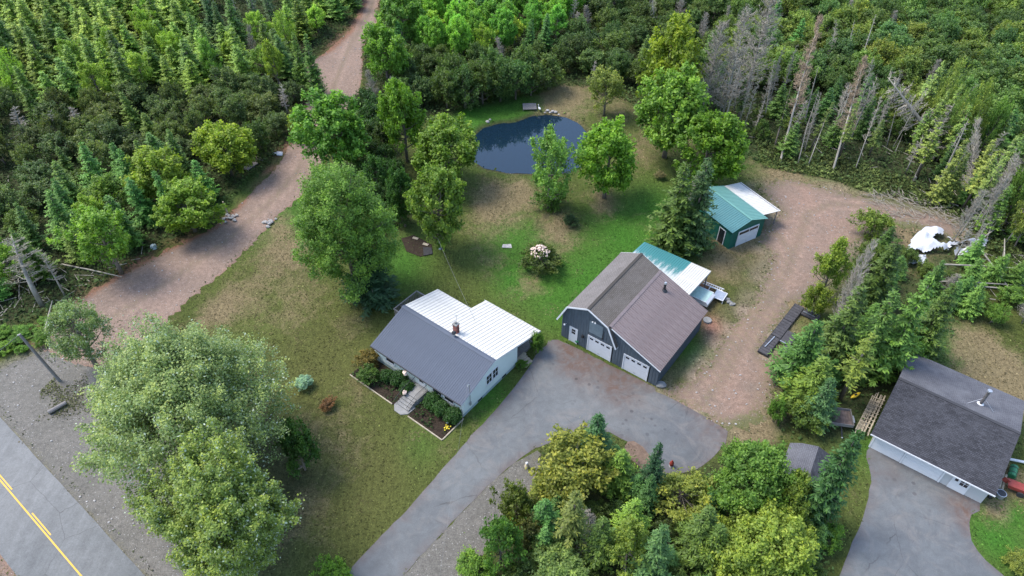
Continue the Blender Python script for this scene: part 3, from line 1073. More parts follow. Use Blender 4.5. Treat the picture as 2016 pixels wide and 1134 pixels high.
# back deck with railing at the far left
dk = empty('deck', 'weathered wooden deck with solid railing at the back left of the bungalow', 'deck', loc, th)
dx0, dx1, dy0, dy1 = hL + .05, hL + 2.3, -hrr - 4.0, -hrr - .5
zdk = .9
n = 16
for i in range(n):
    a, b = dx0 + (dx1 - dx0) * i / n, dx0 + (dx1 - dx0) * (i + 1) / n
    MB().box(a + .004, b - .006, dy0, dy1, zdk - .04, zdk).build('deck_board', M['wood_grey'], dk)
def rail(p, q):
    d = V3(q) - V3(p); L = d.length; d.normalize()
    MB().bar(V3(p) + V3((0, 0, zdk + .98)), V3(q) + V3((0, 0, zdk + .98)), .13, .05).build('rail_cap', M['wood_grey'], dk)
    k = int(L / .22)
    for i in range(k):
        c = V3(p) + d * (i + .5) * L / k
        MB().bar(c + V3((0, 0, zdk - .2)), c + V3((0, 0, zdk + .95)), .12, .03, d.cross(V3((0, 0, 1)))).build('picket', M['wood_grey'], dk)
rail((dx1, dy0, 0), (dx1, dy1, 0)); rail((dx0, dy0, 0), (dx1, dy0, 0)); rail((dx0, dy1, 0), (dx1, dy1, 0))
for xx in (dx0 + .1, dx1 - .1):
    for yy in (dy0 + .1, dy1 - .1): MB().box(xx - .06, xx + .06, yy - .06, yy + .06, 0, zdk - .05).build('post', M['wood_grey'], dk)
gr = empty('barbecue', 'dark covered barbecue standing on the weathered deck', 'barbecue', tuple(Matrix.Rotation(th, 3, 'Z') @ V3((dx1 - .6, dy1 - .9, zdk)) + V3(loc)), th)
MB().box(-.4, .4, -.25, .25, .55, .85).build('firebox', M['dark'], gr)
MB().tube([(-.4, 0, .86), (.4, 0, .86)], .25, 12).build('lid', M['dark'], gr)
for xx in (-.35, .35): MB().bar((xx, 0, 0), (xx, 0, .56), .05, .3).build('leg', M['dark'], gr)

# garden bed edging
def H(x, y, z=0): return tuple(Matrix.Rotation(th, 3, 'Z') @ V3((x, y, z)) + V3(loc))


bed = MB().prism([H(-.1, .05, .02), H(xd - .5, .05, .02), H(xd - .5, 3.1, .02), H(-.1, 3.1, .02)], (0, 0, .03)).build('mulch_bed', M['mulch'])
tag(bed, 'dark mulch bed with clipped bushes right of the front steps', 'garden bed')
bed2 = MB().prism([H(xd + 1.5, .05, .02), H(hL + .6, .05, .02), H(hL + .6, 3.0, .02), H(xd + 1.5, 3.0, .02)], (0, 0, .03)).build('mulch_bed', M['mulch'])
tag(bed2, 'dark mulch bed with clipped bushes left of the front steps', 'garden bed')
for (a, b, s_) in (((-.15, 3.15), (xd - .55, 3.15), 'front of the bed right of the steps'), ((-.15, .1), (-.15, 3.1), 'driveway end of the bed below the gable corner'), ((xd + 1.65, 3.05), (hL + .6, 3.05), 'front of the bed left of the steps')):
    o = MB().bar(H(*a, .05), H(*b, .05), .1, .12).build('garden_edging', M['wood_tan'])
    tag(o, 'pale timber edging along the ' + s_, 'edging')

# ---- the barn
(bloc, bth) = frame(13.104, 41.046, 2.493)
barn = empty('barn_garage', 'grey-blue gambrel barn garage with shingled roof and brown metal lean-to roof', 'barn', bloc, bth)
bW, bD = 10.422 * K, 8.717 * K
of, ob = .5 * K, .45 * K
hl, hb_, hp, hE = 2.488 * K, 4.802 * K, 5.813 * K, 2.56 * K
ac, kb, ke = 7.479 * K, 2.203 * K, 3.235 * K
e2 = .233 * K


def prof(a, inset=.06):
    """underside height of the roof over local a on the gable"""
    d = abs(a - ac)
    if d <= kb: z = hp - (hp - hb_) * d / kb
    elif a > ac: z = hb_ - (hb_ - hE) * (d - kb) / (ke - kb)
    else:
        z = hl + (hb_ - hl) * (a + e2) / (ac - kb + e2)
    return z - inset


def board_wall(parent, a0, a1, y, out, openings, top, mat, step=.3):
    a = a0
    while a < a1 - .01:
        b = min(a + step, a1)
        segs = [(0.05, None)]
        for (o0, o1, oz) in openings:
            if a < o1 - .01 and b > o0 + .01: segs = [(oz, None)]
        for z0, _ in segs:
            za, zb = top(a + .005), top(b - .005)
            if min(za, zb) - z0 < .05: continue
            lo, hi = min(y, y - out * .1), max(y, y - out * .1)
            MB().hexa([(a + .004, lo, z0), (b - .004, lo, z0), (b - .004, hi, z0), (a + .004, hi, z0),
                       (a + .004, lo, za), (b - .004, lo, zb), (b - .004, hi, zb), (a + .004, hi, za)]).build('siding_board', mat, parent)
            lo, hi = min(y + out * .001, y + out * .025), max(y + out * .001, y + out * .025)
            MB().hexa([(a - .022, lo, z0), (a + .022, lo, z0), (a + .022, hi, z0), (a - .022, hi, z0),
                       (a - .022, lo, za), (a + .022, lo, za), (a + .022, hi, za), (a - .022, hi, za)]).build('batten', mat, parent)
        a = b


# door positions along the front (local x), measured from the right corner
d1 = (1.05, 3.85, 2.25)       # lean-to garage door
d2 = (5.25, 8.05, 2.25)       # barn garage door
d3 = (9.35, 10.2, 2.1)        # person door
board_wall(barn, 0, bW, 0, 1, [(d1[0], d1[1], d1[2]), (d2[0], d2[1], d2[2]), (d3[0], d3[1], d3[2])], lambda a: min(prof(a), 99), M['wall_grey'])
MB().box(0.12, bW - .12, -.35, -.3, 0, 2.2).build('backing_wall', M['dark'], barn)
overhead_door(barn, d1[0] + .1, d1[1] - .1, .02, d1[2] - .12, -.02, 1)
overhead_door(barn, d2[0] + .1, d2[1] - .1, .02, d2[2] - .12, -.02, 1)
pd = MB().box(d3[0] + .03, d3[1] - .03, -.05, .02, .02, 2.05).build('door', M['white'], barn)
for i in range(2): MB().box(d3[0] + .2, d3[1] - .2, .021, .03, 1.25 + i * .36, 1.55 + i * .36).build('pane', M['glass'], pd)
f = MB()
f.box(d3[0] - .08, d3[0] + .03, -.03, .05, 0, 2.15).box(d3[1] - .03, d3[1] + .08, -.03, .05, 0, 2.15).box(d3[0] + .032, d3[1] - .032, -.03, .05, 2.05, 2.15)
f.build('door_frame', M['trim'], barn)
# loft hatch and light
MB().box(6.45, 8.0, .026, .06, 2.75, 4.35).build('loft_hatch', plain('hatch_grey', (.15, .185, .20), .7, .12), barn)
MB().prism([(6.35, .062, 2.6), (6.48, .062, 2.6), (6.30, .062, 3.9)], (0, .012, 0)).build('hatch_slit', M['dark'], barn)  # thin dark wedge put in for the shaded slit beside the hatch
MB().box(8.5, 8.7, .026, .25, 1.55, 1.85).build('wall_lantern', M['dark'], barn)
MB().tube([(7.35, .03, 4.55), (7.35, .35, 4.75)], .03, 6).ball((7.2, .4, 4.72), .09, 8, 5).ball((7.5, .4, 4.72), .09, 8, 5).build('flood_light', M['trim'], barn)
MB().tube([(10.7, .03, 2.2), (10.7, .3, 2.35)], .03, 6).ball((10.7, .36, 2.33), .12, 8, 5).build('gooseneck_light', M['trim'], barn)
# right wall, left wall, back wall
def side_wall(xp, outx, top, y0, y1):
    y = y0
    while y < y1 - .01:
        b = min(y + .3, y1)
        lo, hi = min(xp, xp - outx * .1), max(xp, xp - outx * .1)
        MB().box(lo, hi, y + .004, b - .004, .05, top).build('siding_board', M['wall_grey'], barn)
        lo, hi = min(xp + outx * .001, xp + outx * .025), max(xp + outx * .001, xp + outx * .025)
        MB().box(lo, hi, y - .02, y + .02, .05, top - .002).build('batten', M['wall_grey'], barn)
        y = b
side_wall(0, -1, hl + .1, -bD, -.11)
side_wall(bW, 1, hE + .02, -bD, -.11)
board_wall(barn, 0.11, bW - .11, -bD, -1, [], lambda a: prof(a), M['wall_grey'], .6)
# roof planes
yf, yb = of, -(bD + ob)
shingle_slope(barn, 'shingle_roof', [(ac + ke, yb, hE), (ac + ke, yf, hE), (ac + kb, yf, hb_), (ac + kb, yb, hb_)], M['shingle_brown_lit'])
shingle_slope(barn, 'shingle_roof', [(ac + kb, yb, hb_), (ac + kb, yf, hb_), (ac, yf, hp), (ac, yb, hp)], M['shingle_brown_lit'])
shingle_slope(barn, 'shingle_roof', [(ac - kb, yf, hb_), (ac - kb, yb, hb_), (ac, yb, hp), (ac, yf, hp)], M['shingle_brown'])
Om = V3((ac - kb, yb, hb_ + .0)); Sm = V3((-e2 - (ac - kb), 0, hl - hb_))
metal_slope(barn, Om, (0, 1, 0), Sm, lambda a, b: (0, Sm.length), yf - .25 - yb, .272, M['roof_brown'], ribs=3, rh=.045, rw=.06)
MB().bar((ac - kb - .1, yb, hb_ + .03), (ac - kb - .1, yf - .25, hb_ + .03), .3, .02, (-.42, 0, 1)).build('apron_flashing', M['roof_brown'], barn)
MB().bar((ac, yb - .01, hp + .03), (ac, yf + .01, hp + .03), .3, .03).build('ridge_cap', M['shingle_brown'], barn)
# the little right lower gambrel eave standing proud at the front
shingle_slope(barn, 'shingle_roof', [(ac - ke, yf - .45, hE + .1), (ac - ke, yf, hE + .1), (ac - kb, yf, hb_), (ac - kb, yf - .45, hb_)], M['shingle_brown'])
# rake trim
m = MB()
gp = [(ac + ke, hE), (ac + kb, hb_), (ac, hp), (ac - kb, hb_), (ac - ke, hE + .1)]
for (xa, za), (xb, zb) in zip(gp[:-1], gp[1:]): m.bar((xa, yf + .018, za - .06), (xb, yf + .018, zb - .06), .035, .17)
m.bar((ac - ke, yf - .02, hE - .0), (ac - ke - .02, yf - .45, hE - .0), .035, .17)
m.bar((ac - kb - .25, yf - .232, hb_ - .2), (-e2, yf - .232, hl - .06), .03, .13)
for (xa, za), (xb, zb) in zip(gp[:3], gp[1:4]): m.bar((xa, yb - .018, za - .06), (xb, yb - .018, zb - .06), .035, .15)
m.build('rake_trim', M['trim'], barn)
MB().bar((ac + ke + .01, yb, hE - .05), (ac + ke + .01, yf, hE - .05), .04, .14).build('fascia', M['trim'], barn)
# soffits
m = MB()
for (xa, za), (xb, zb) in zip(gp[:-1], gp[1:]): m.hexa([(xa, .03, za - .1), (xb, .03, zb - .1), (xb, yf, zb - .1), (xa, yf, za - .1), (xa, .03, za - .05), (xb, .03, zb - .05), (xb, yf, zb - .05), (xa, yf, za - .05)])
m.build('soffit', M['trim'], barn)
# stove pipe on the lean-to roof
def on_lean(a, b): return (a, -b, hl + (hb_ - hl) * (a + e2) / (ac - kb + e2))
px_, py_, pz_ = on_lean(4.15, 8.05)
pp = MB().tube([(px_, py_, pz_ - .1), (px_, py_, pz_ + .95)], .13, 12).build('stove_pipe', M['dark'], barn)
MB().tube([(px_, py_, pz_ + .95), (px_, py_, pz_ + 1.12)], [.17, .12], 12).build('pipe_cap', M['galv'], pp)
MB().tube([(px_, py_, pz_ - .06), (px_, py_, pz_ + .2)], [.36, .16], 12).build('flashing', M['dark'], pp)

# lean-to canopy behind the barn
def Bn(x, y, z=0): return tuple(Matrix.Rotation(bth, 3, 'Z') @ V3((x, y, z)) + V3(bloc))
def inv_b(p):
    q = Matrix.Rotation(-bth, 3, 'Z') @ (V3(p) - V3(bloc)); return q
c1 = inv_b(G(1272.6, 478.9, 2.5)); c2 = inv_b(G(1399.5, 535, 2.5))
cx0, cx1 = c2.x, c1.x + .3
cyb = (c1.y + c2.y) / 2
can = empty('canopy', 'open lean-to canopy with faded green and white ribbed sheets behind the barn', 'canopy', bloc, bth)
cs = V3((0, cyb + bD + .05, 2.5 - 3.15))
n0 = len(can.children)
metal_slope(can, (cx0, -bD - .12, 3.15), (1, 0, 0), cs, lambda a, b: (0, cs.length), cx1 - cx0, .27, M['faded'], ribs=3, name='roof_sheet', rh=.05, rw=.07)
for o in [o for o in can.children]:
    me = o.data
    if 'fade' not in me.attributes:
        # green film survives towards the far edge only
        a = me.attributes.new('fade', 'FLOAT', 'POINT')
        co = np.empty(len(me.vertices) * 3, np.float32); me.vertices.foreach_get('co', co)
        a.data.foreach_set('value', (np.abs(co.reshape(-1, 3)[:, 1]) / cs.length * .9).astype(np.float32))
sheets = sorted(can.children, key=lambda o: o.location.x)
for o in sheets[:3]:
    o.data = o.data.copy(); o.data.materials[0] = M['roof_white']
for xx in (cx0 + .2, (cx0 + cx1) / 2, cx1 - .2):
    MB().box(xx - .06, xx + .06, cyb + .3, cyb + .42, 0, 2.46).build('post', M['wood_grey'], can)
MB().bar((cx0 + .05, cyb + .36, 2.43), (cx1 - .05, cyb + .36, 2.43), .1, .12).build('beam', M['wood_grey'], can)
MB().bar((cx0 + .03, -bD - .2, 3.07), (cx0 + .03, cyb + .05, 2.44), .05, .14).build('fascia', M['trim'], can)

# ---- green shed
(sloc, sth) = frame(28.145, 62.767, -2.623)
shed = empty('green_shed', 'small green metal shed with teal roof and white lean-to beside the gravel yard', 'shed', sloc, sth)
sW, sD = 4.829 * K, 6.897 * K
sh, shr = 2.499 * K, 3.287 * K
MB().prism([(0, 0, 0), (sW, 0, 0), (sW, 0, sh - .05), (sW / 2, 0, shr - .05), (0, 0, sh - .05)], (0, -.12, 0)).build('wall', M['wall_green'], shed)
MB().prism([(0, -sD, 0), (sW, -sD, 0), (sW, -sD, sh - .05), (sW / 2, -sD, shr - .05), (0, -sD, sh - .05)], (0, .12, 0)).build('wall', M['wall_green'], shed)
for xx in (0, sW - .12): MB().box(xx, xx + .12, -sD + .13, -.13, 0, sh - .05).build('wall', M['wall_green'], shed)
m = MB()
for i in range(20):
    a = .1 + i * .24
    if a < sW: m.box(a, a + .03, .0005, .02, .02, sh - .1)
m.build('wall_rib', M['wall_green'], shed)
overhead_door(shed, 1.0, 4.0, .02, 2.1, .035, 1, 4, False)
MB().box(1.0, 4.0, .07, .1, 1.72, 2.1).build('dark_transom', M['glass'], shed)
MB().box(2.4, 2.46, .1, .12, 1.72, 2.1).build('transom_bar', M['trim'], shed)
sdm = MB().box(sW + .002, sW + .03, -1.9, -1.0, .05, 2.05).build('door', M['glass'], shed)
MB().box(sW + .002, sW + .05, -2.0, -1.9, .02, 2.12).box(sW + .002, sW + .05, -1.0, -.9, .02, 2.12).box(sW + .002, sW + .05, -1.898, -1.002, 2.05, 2.12).build('door_frame', M['trim'], shed)
so = .22
cz = shr + .0
for sgn, mt in ((1, 'roof_green'), (-1, 'roof_green_lit')):
    edge = V3((sW + so if sgn > 0 else -so, 0, sh))
    S = V3((edge.x - sW / 2, 0, sh - shr))
    metal_slope(shed, (sW / 2, -sD - .1, cz), (0, 1, 0), S, lambda a, b: (0, S.length), sD + .1 + .22, .3, M[mt], ribs=3, rh=.03)
MB().bar((sW / 2, -sD - .12, cz + .045), (sW / 2, .24, cz + .045), .26, .03).build('ridge_cap', M['roof_green_lit'], shed)
lw, hw_ = 3.061 * K, 2.128 * K
lS = V3((-lw + so, 0, hw_ - sh - .1))
metal_slope(shed, (-so - .02, -sD - .1, sh - .06), (0, 1, 0), lS, lambda a, b: (0, lS.length), sD - .55, .3, M['roof_white'], ribs=3, rh=.03)
for yy in (-sD + .2, -sD / 2, -.9): MB().box(-lw + .2, -lw + .3, yy - .05, yy + .05, 0, hw_ - .08).build('post', M['wood_grey'], shed)
MB().box(-lw + .2, -lw + .3, -sD, -.75, hw_ - .14, hw_ - .06).build('beam', M['wood_grey'], shed)

# ---- neighbour garage at the right
(gloc, gth) = frame(37.08, 29.267, 2.488)
gar = empty('neighbour_garage', 'white garage with charcoal shingle roof on the right edge beside its own driveway', 'garage', gloc, gth)
gL, gD = 8.75 * K, 10.654 * K
gE, gR, gr_ = 2.08 * K, 3.613 * K, 5.344 * K
MB().box(0, gL, -.12, 0, .02, gE - .08 + .08).build('wall', M['wall_cream'], gar)
for x0_, dxx in ((0, .12), (gL, -.12)):
    MB().prism([(x0_, -.13, .02), (x0_, -gD + .3, .02), (x0_, -gD + .3, gR - (gR - gE) * (gD - gr_) / gr_ * .9 - .1), (x0_, -gr_, gR - .1), (x0_, -.13, gE)], (dxx, 0, 0)).build('wall', M['wall_cream'], gar)
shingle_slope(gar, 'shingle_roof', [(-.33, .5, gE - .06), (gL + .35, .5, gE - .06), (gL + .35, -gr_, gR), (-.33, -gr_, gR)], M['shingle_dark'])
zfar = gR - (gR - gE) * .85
shingle_slope(gar, 'shingle_roof', [(gL + .35, -gD, zfar), (-.33, -gD, zfar), (-.33, -gr_, gR), (gL + .35, -gr_, gR)], M['shingle_dark_lit'])
MB().bar((-.34, -gr_, gR + .03), (gL + .36, -gr_, gR + .03), .3, .03).build('ridge_cap', M['shingle_dark_lit'], gar)
MB().bar((-.34, .53, gE - .10), (gL + .36, .53, gE - .10), .05, .13).build('gutter', M['trim'], gar)
# big panel doors and the man door
for a0, a1 in ((8.0, 9.3), (3.45, 6.1)): pass
for a0, a1 in ((6.75, 9.25), (3.55, 6.55)):
    d_ = MB().box(a0, a1, .002, .035, .03, 1.98).build('garage_door', M['white'], gar)
    for r in range(4): MB().box(a0 + .01, a1 - .01, .036, .05, .05 + r * .48, .05 + r * .48 + .46).build('door_panel', M['white'], d_)
for a in (6.65, 3.45, 9.35): MB().box(a - .07, a + .07, .002, .07, .02, 2.0).build('door_post', M['trim'], gar)
gd = MB().box(1.35, 2.75, .002, .05, .03, 2.0).build('door', M['white'], gar)
MB().box(1.5, 2.1, .051, .06, .95, 1.75).build('pane', M['glass'], gd)
MB().box(1.78, 1.82, .0605, .075, .95, 1.75).box(1.5, 2.1, .0605, .074, 1.33, 1.37).build('glazing_bar', M['trim'], gd)
MB().box(2.3, 2.55, .051, .06, 1.2, 1.7).build('pane', M['glass'], gd)
# chimney pipe
ppx, ppy = 3.05, -7.6
ppz = gR - (gR - zfar) * (-ppy - gr_) / (gD - gr_)
pp = MB().tube([(ppx, ppy, ppz - .1), (ppx, ppy, ppz + 1.75)], .13, 12).build('stove_pipe', M['galv'], gar)
pp.data.materials[0] = plain('sooty_pipe', (.10, .09, .085), .6, .4, 3)
MB().tube([(ppx, ppy, ppz + 1.75), (ppx, ppy, ppz + 1.8), (ppx, ppy, ppz + 1.95)], [.13, .2, .2], 12).build('pipe_cap', M['galv'], pp)
MB().tube([(ppx, ppy, ppz - .1), (ppx, ppy, ppz + .12)], [.42, .2], 12).build('flashing', M['trim'], pp)
for (qx, qy) in ((ppx + 1.0, ppy + .9), (ppx - 1.1, ppy + .5)):
    qz = gR - abs(-qy - gr_) * .17 
    MB().tube([(qx, qy, qz), (ppx, ppy, ppz + .9)], .014, 4).build('stay', M['galv'], pp)

# ---- small grey garden shed with clipped gable

def px_shed(x, y): return (1540 + x / 6.669, 830 + y / 6.8)
p_r0 = G(*px_shed(480, 335), 2.75); p_r1 = G(*px_shed(360, 720), 2.75)
ax = (V3(p_r1) - V3(p_r0)); ax.z = 0; axn = ax.normalized()
ss = empty('garden_shed', 'small grey-roofed garden shed half hidden behind the big maple near the neighbour driveway', 'shed', (p_r0[0], p_r0[1], 0), math.atan2(axn.y, axn.x))
SL_, hwid, zr_, ze_ = 4.6, 1.45, 2.75, 1.9
hipx = .0
# right slope
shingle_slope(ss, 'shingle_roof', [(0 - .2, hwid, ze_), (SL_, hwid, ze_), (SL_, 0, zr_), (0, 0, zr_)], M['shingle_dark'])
shingle_slope(ss, 'shingle_roof', [(SL_, -hwid * .9, zr_ - .45), (-.0, -hwid * .9, zr_ - .45), (0, 0, zr_), (SL_, 0, zr_)], M['shingle_dark_lit'])
shingle_slope(ss, 'shingle_roof', [(SL_, -hwid * 1.5, 1.7), (0.0, -hwid * 1.5, 1.7), (0, -hwid * .9, zr_ - .45), (SL_, -hwid * .9, zr_ - .45)], M['shingle_dark_lit'])
MB().box(.15, SL_ - .15, hwid - .25, hwid - .15, 0, ze_ + .05).build('wall', M['wall_grey'], ss)
MB().box(.15, SL_ - .15, -hwid * 1.5 + .15, -hwid * 1.5 + .25, 0, 1.75).build('wall', M['wall_grey'], ss)
for xx in (.1, SL_ - .15):
    MB().prism([(xx, hwid - .2, 0), (xx, -hwid * 1.5 + .2, 0), (xx, -hwid * 1.5 + .2, 1.7), (xx, -hwid * .9, zr_ - .52), (xx, 0, zr_ - .07), (xx, hwid - .2, ze_ + .1)], (.05, 0, 0)).build('wall', M['wall_grey'], ss)

# ------------------------------------------------------------------ vegetation generators
def leaf_mesh(name, c, nrm, up, ln, wd, tone, mat):
    """one bent-free quad per leaf spray: c centre, nrm normal, up long axis"""
    N = len(c)
    up = up - nrm * (up * nrm).sum(1, keepdims=True)
    up /= np.linalg.norm(up, axis=1, keepdims=True) + 1e-9
    sd_ = np.cross(up, nrm)
    ln = ln[:, None]; wd = wd[:, None]
    v = np.stack([c - up * ln * .5, c + sd_ * wd * .5 - up * ln * .05, c + up * ln * .5, c - sd_ * wd * .5 + up * ln * .05], 1).reshape(-1, 3)
    f = np.arange(4 * N).reshape(N, 4)
    me = np_mesh(name, v, f, mat)
    a = me.attributes.new('tone', 'FLOAT', 'FACE')
    a.data.foreach_set('value', np.clip(tone, 0, 1).astype(np.float32))
    return me


def unit(v): return v / (np.linalg.norm(v, axis=1, keepdims=True) + 1e-9)


def broad(seed, rx=3.0, rz=3.5, clear=.9, nclump=150, per=95, leaf=.26, spiky=.6, lump=.2, up=.75, twl=.95, mat='leaf', gap=.0, fill=.35, bare=False, boughs=14, bspread=.25):
    """trunk mesh and crown mesh of a broadleaved tree whose foot is at the origin"""
    rs = np.random.RandomState(seed)
    cz = clear + rz
    bd = unit(rs.normal(size=(boughs, 3)))
    bd[:, 2] = np.where(bd[:, 2] < -.88, -bd[:, 2], bd[:, 2])
    for _ in range(12):      # spread the boughs evenly
        df = bd[:, None] - bd[None]
        dd = (df ** 2).sum(-1, keepdims=True) + .05
        bd = unit(bd + .04 * (df / dd ** 1.5).sum(1) / boughs * 4)
    d = unit(bd[rs.randint(0, boughs, nclump)] + rs.normal(size=(nclump, 3)) * bspread * rs.choice([1, 1, 2.2], (nclump, 1)))
    d[:, 2] = np.where(d[:, 2] < -.85, -d[:, 2], d[:, 2])
    ks = rs.normal(size=(7, 3)) * 2.2
    ph = rs.uniform(0, 6.28, 7)
    lumpf = 1 + lump * np.sin(d @ ks.T + ph).sum(1) / 2.2
    rad = (fill + (1 - fill) * rs.uniform(0, 1, nclump) ** .45) * .80
    # egg shape: broadest a little below the middle
    shape = np.where(d[:, 2] > 0, 1 - .18 * d[:, 2], 1.0)
    p = d * (rad * lumpf * shape)[:, None] * np.array([rx, rx, rz]) + np.array([0, 0, cz])
    td = unit(d * (1 - up * .6) + np.array([0, 0, up]) + rs.normal(size=(nclump, 3)) * .28)
    L = twl * rs.uniform(.6, 1.3, nclump) * (rx / 3.0) ** .5
    t = rs.uniform(0, 1, (nclump, per)) ** .8
    sp = (.29 * (1 - spiky * t)) * (rx / 3) ** .5
    off = rs.normal(size=(nclump, per, 3)) * sp[..., None]
    c = p[:, None] + td[:, None] * (t * L[:, None])[..., None] + off
    # hanging skirts: pull a few leaves down
    c = c.reshape(-1, 3)
    out = np.repeat(d, per, 0)
    n = unit(rs.normal(size=c.shape) * .75 + out * .35 + np.array([0, 0, .75]))
    upv = rs.normal(size=c.shape) + out * .8 + np.array([0, 0, -.3])
    ln = leaf * rs.uniform(.6, 1.35, len(c))
    ct = rs.normal(0, .12, nclump)
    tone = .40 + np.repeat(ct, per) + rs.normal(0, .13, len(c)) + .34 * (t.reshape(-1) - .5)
    keep = rs.uniform(size=len(c)) > gap
    c[:, 2] = np.maximum(c[:, 2], .12)
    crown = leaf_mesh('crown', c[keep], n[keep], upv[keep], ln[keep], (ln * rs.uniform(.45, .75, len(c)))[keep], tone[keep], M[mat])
    m = MB()
    H_ = cz + rz * .55
    wob = rs.normal(0, .05, (6, 2)) * rx
    r0 = .055 * (rx + rz) * .6
    tp = [(wob[i, 0] * i / 5, wob[i, 1] * i / 5, H_ * i / 5 - (.1 if i == 0 else 0)) for i in range(6)]
    m.tube(tp, [r0 * (1 - .85 * i / 5) for i in range(6)], 8)
    for i in range(min(nclump, 42)):
        q = V3(p[i])
        k = min(.8, max(.12, (q.z - .35 * math.hypot(q.x, q.y) - .3) / H_))
        b = V3((0, 0, H_ * k))
        mid = b.lerp(q, .5) + V3((0, 0, -.06 * rx))
        rr = r0 * .42 * (1 - k * .6)
        m.tube([b, mid, q, q + V3(td[i]) * L[i] * .6], [rr, rr * .6, rr * .3, .01], 4, False)
    return m.mesh('trunk', M['bark'], True), crown, cz + rz


def conifer(seed, h=9.0, r=1.7, whorls=26, nb=9, droop=.25, leafw=.30, thin=0.0, top=.03, mat='needle', low=.05, upturn=.35, col_tone=.45, segs=7, ragged=.2):
    rs = np.random.RandomState(seed)
    C, Nn, U, Ln, Wd, T = [], [], [], [], [], []
    m = MB()
    m.tube([(0, 0, -.1), (0, 0, h * .5), (0, 0, h)], [h * .016, h * .009, .012], 6)
    for wi in range(whorls):
        z = h * (low + (1 - low) * (wi + rs.uniform(-.3, .3)) / whorls)
        if z > h * .995: continue
        tt = z / h
        Lr = r * ((1 - tt) ** .85 * .97 + top)
        if tt < low + .1: Lr *= .75 + 2.5 * (tt - low)
        for bi in range(max(4, int(nb * (1 - .35 * tt)))):
            if rs.uniform() < thin: continue
            a = rs.uniform(0, 2 * PI)
            L = Lr * rs.uniform(1 - ragged * 1.6, 1 + ragged)
            dv = np.array([math.cos(a), math.sin(a), 0])
            pr = np.array([-math.sin(a), math.cos(a), 0])
            ns = max(2, int(segs * (L / r) + 1.5))
            s = (np.arange(ns) + .6) / ns
            zz = z + L * (.12 - droop * s * 1.5 + upturn * s * s)
            base = dv * (s * L)[:, None]
            base[:, 2] = zz
            wloc = leafw * (1.15 - .7 * s) * (.55 + .55 * (L / r))
            for sg in (-1, 0, 1):
                k = len(s)
                dirn = unit(np.tile(dv, (k, 1)) * 1.0 + pr * sg * 1.1 + rs.normal(0, .2, (k, 3)) + np.array([0, 0, .12 + upturn * .3]))
                c = base + dirn * (wloc * .55)[:, None] + rs.normal(0, .035 * r, (k, 3)) * np.array([1, 1, .9])
                C.append(c); U.append(dirn)
                Nn.append(unit(np.array([0, 0, 1.0]) + rs.normal(0, .42, (k, 3)) + dv * .25))
                Ln.append(wloc * rs.uniform(1.1, 1.7, k)); Wd.append(wloc * rs.uniform(.38, .6, k))
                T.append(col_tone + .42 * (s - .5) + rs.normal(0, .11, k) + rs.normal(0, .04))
            if wi % 3 == 0 and bi % 2 == 0:
                m.tube([(0, 0, z + L * .1), tuple(dv * L * .8 + np.array([0, 0, z + L * (.12 - droop * 1.2 + upturn * .64)]))], [.03, .01], 3, False)
    # leader
    k = 10
    c = np.stack([rs.normal(0, .04, k), rs.normal(0, .04, k), np.linspace(h * .93, h * 1.0, k)], 1)
    C.append(c); U.append(unit(rs.normal(0, .5, (k, 3)) + np.array([0, 0, 1.]))); Nn.append(unit(rs.normal(size=(k, 3)) * np.array([1, 1, .2])))
    Ln.append(np.full(k, .4)); Wd.append(np.full(k, .14)); T.append(np.full(k, .6))
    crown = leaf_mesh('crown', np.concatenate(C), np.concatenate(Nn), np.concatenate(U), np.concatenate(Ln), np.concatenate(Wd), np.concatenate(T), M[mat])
    return m.mesh('trunk', M['bark'], True), crown, h


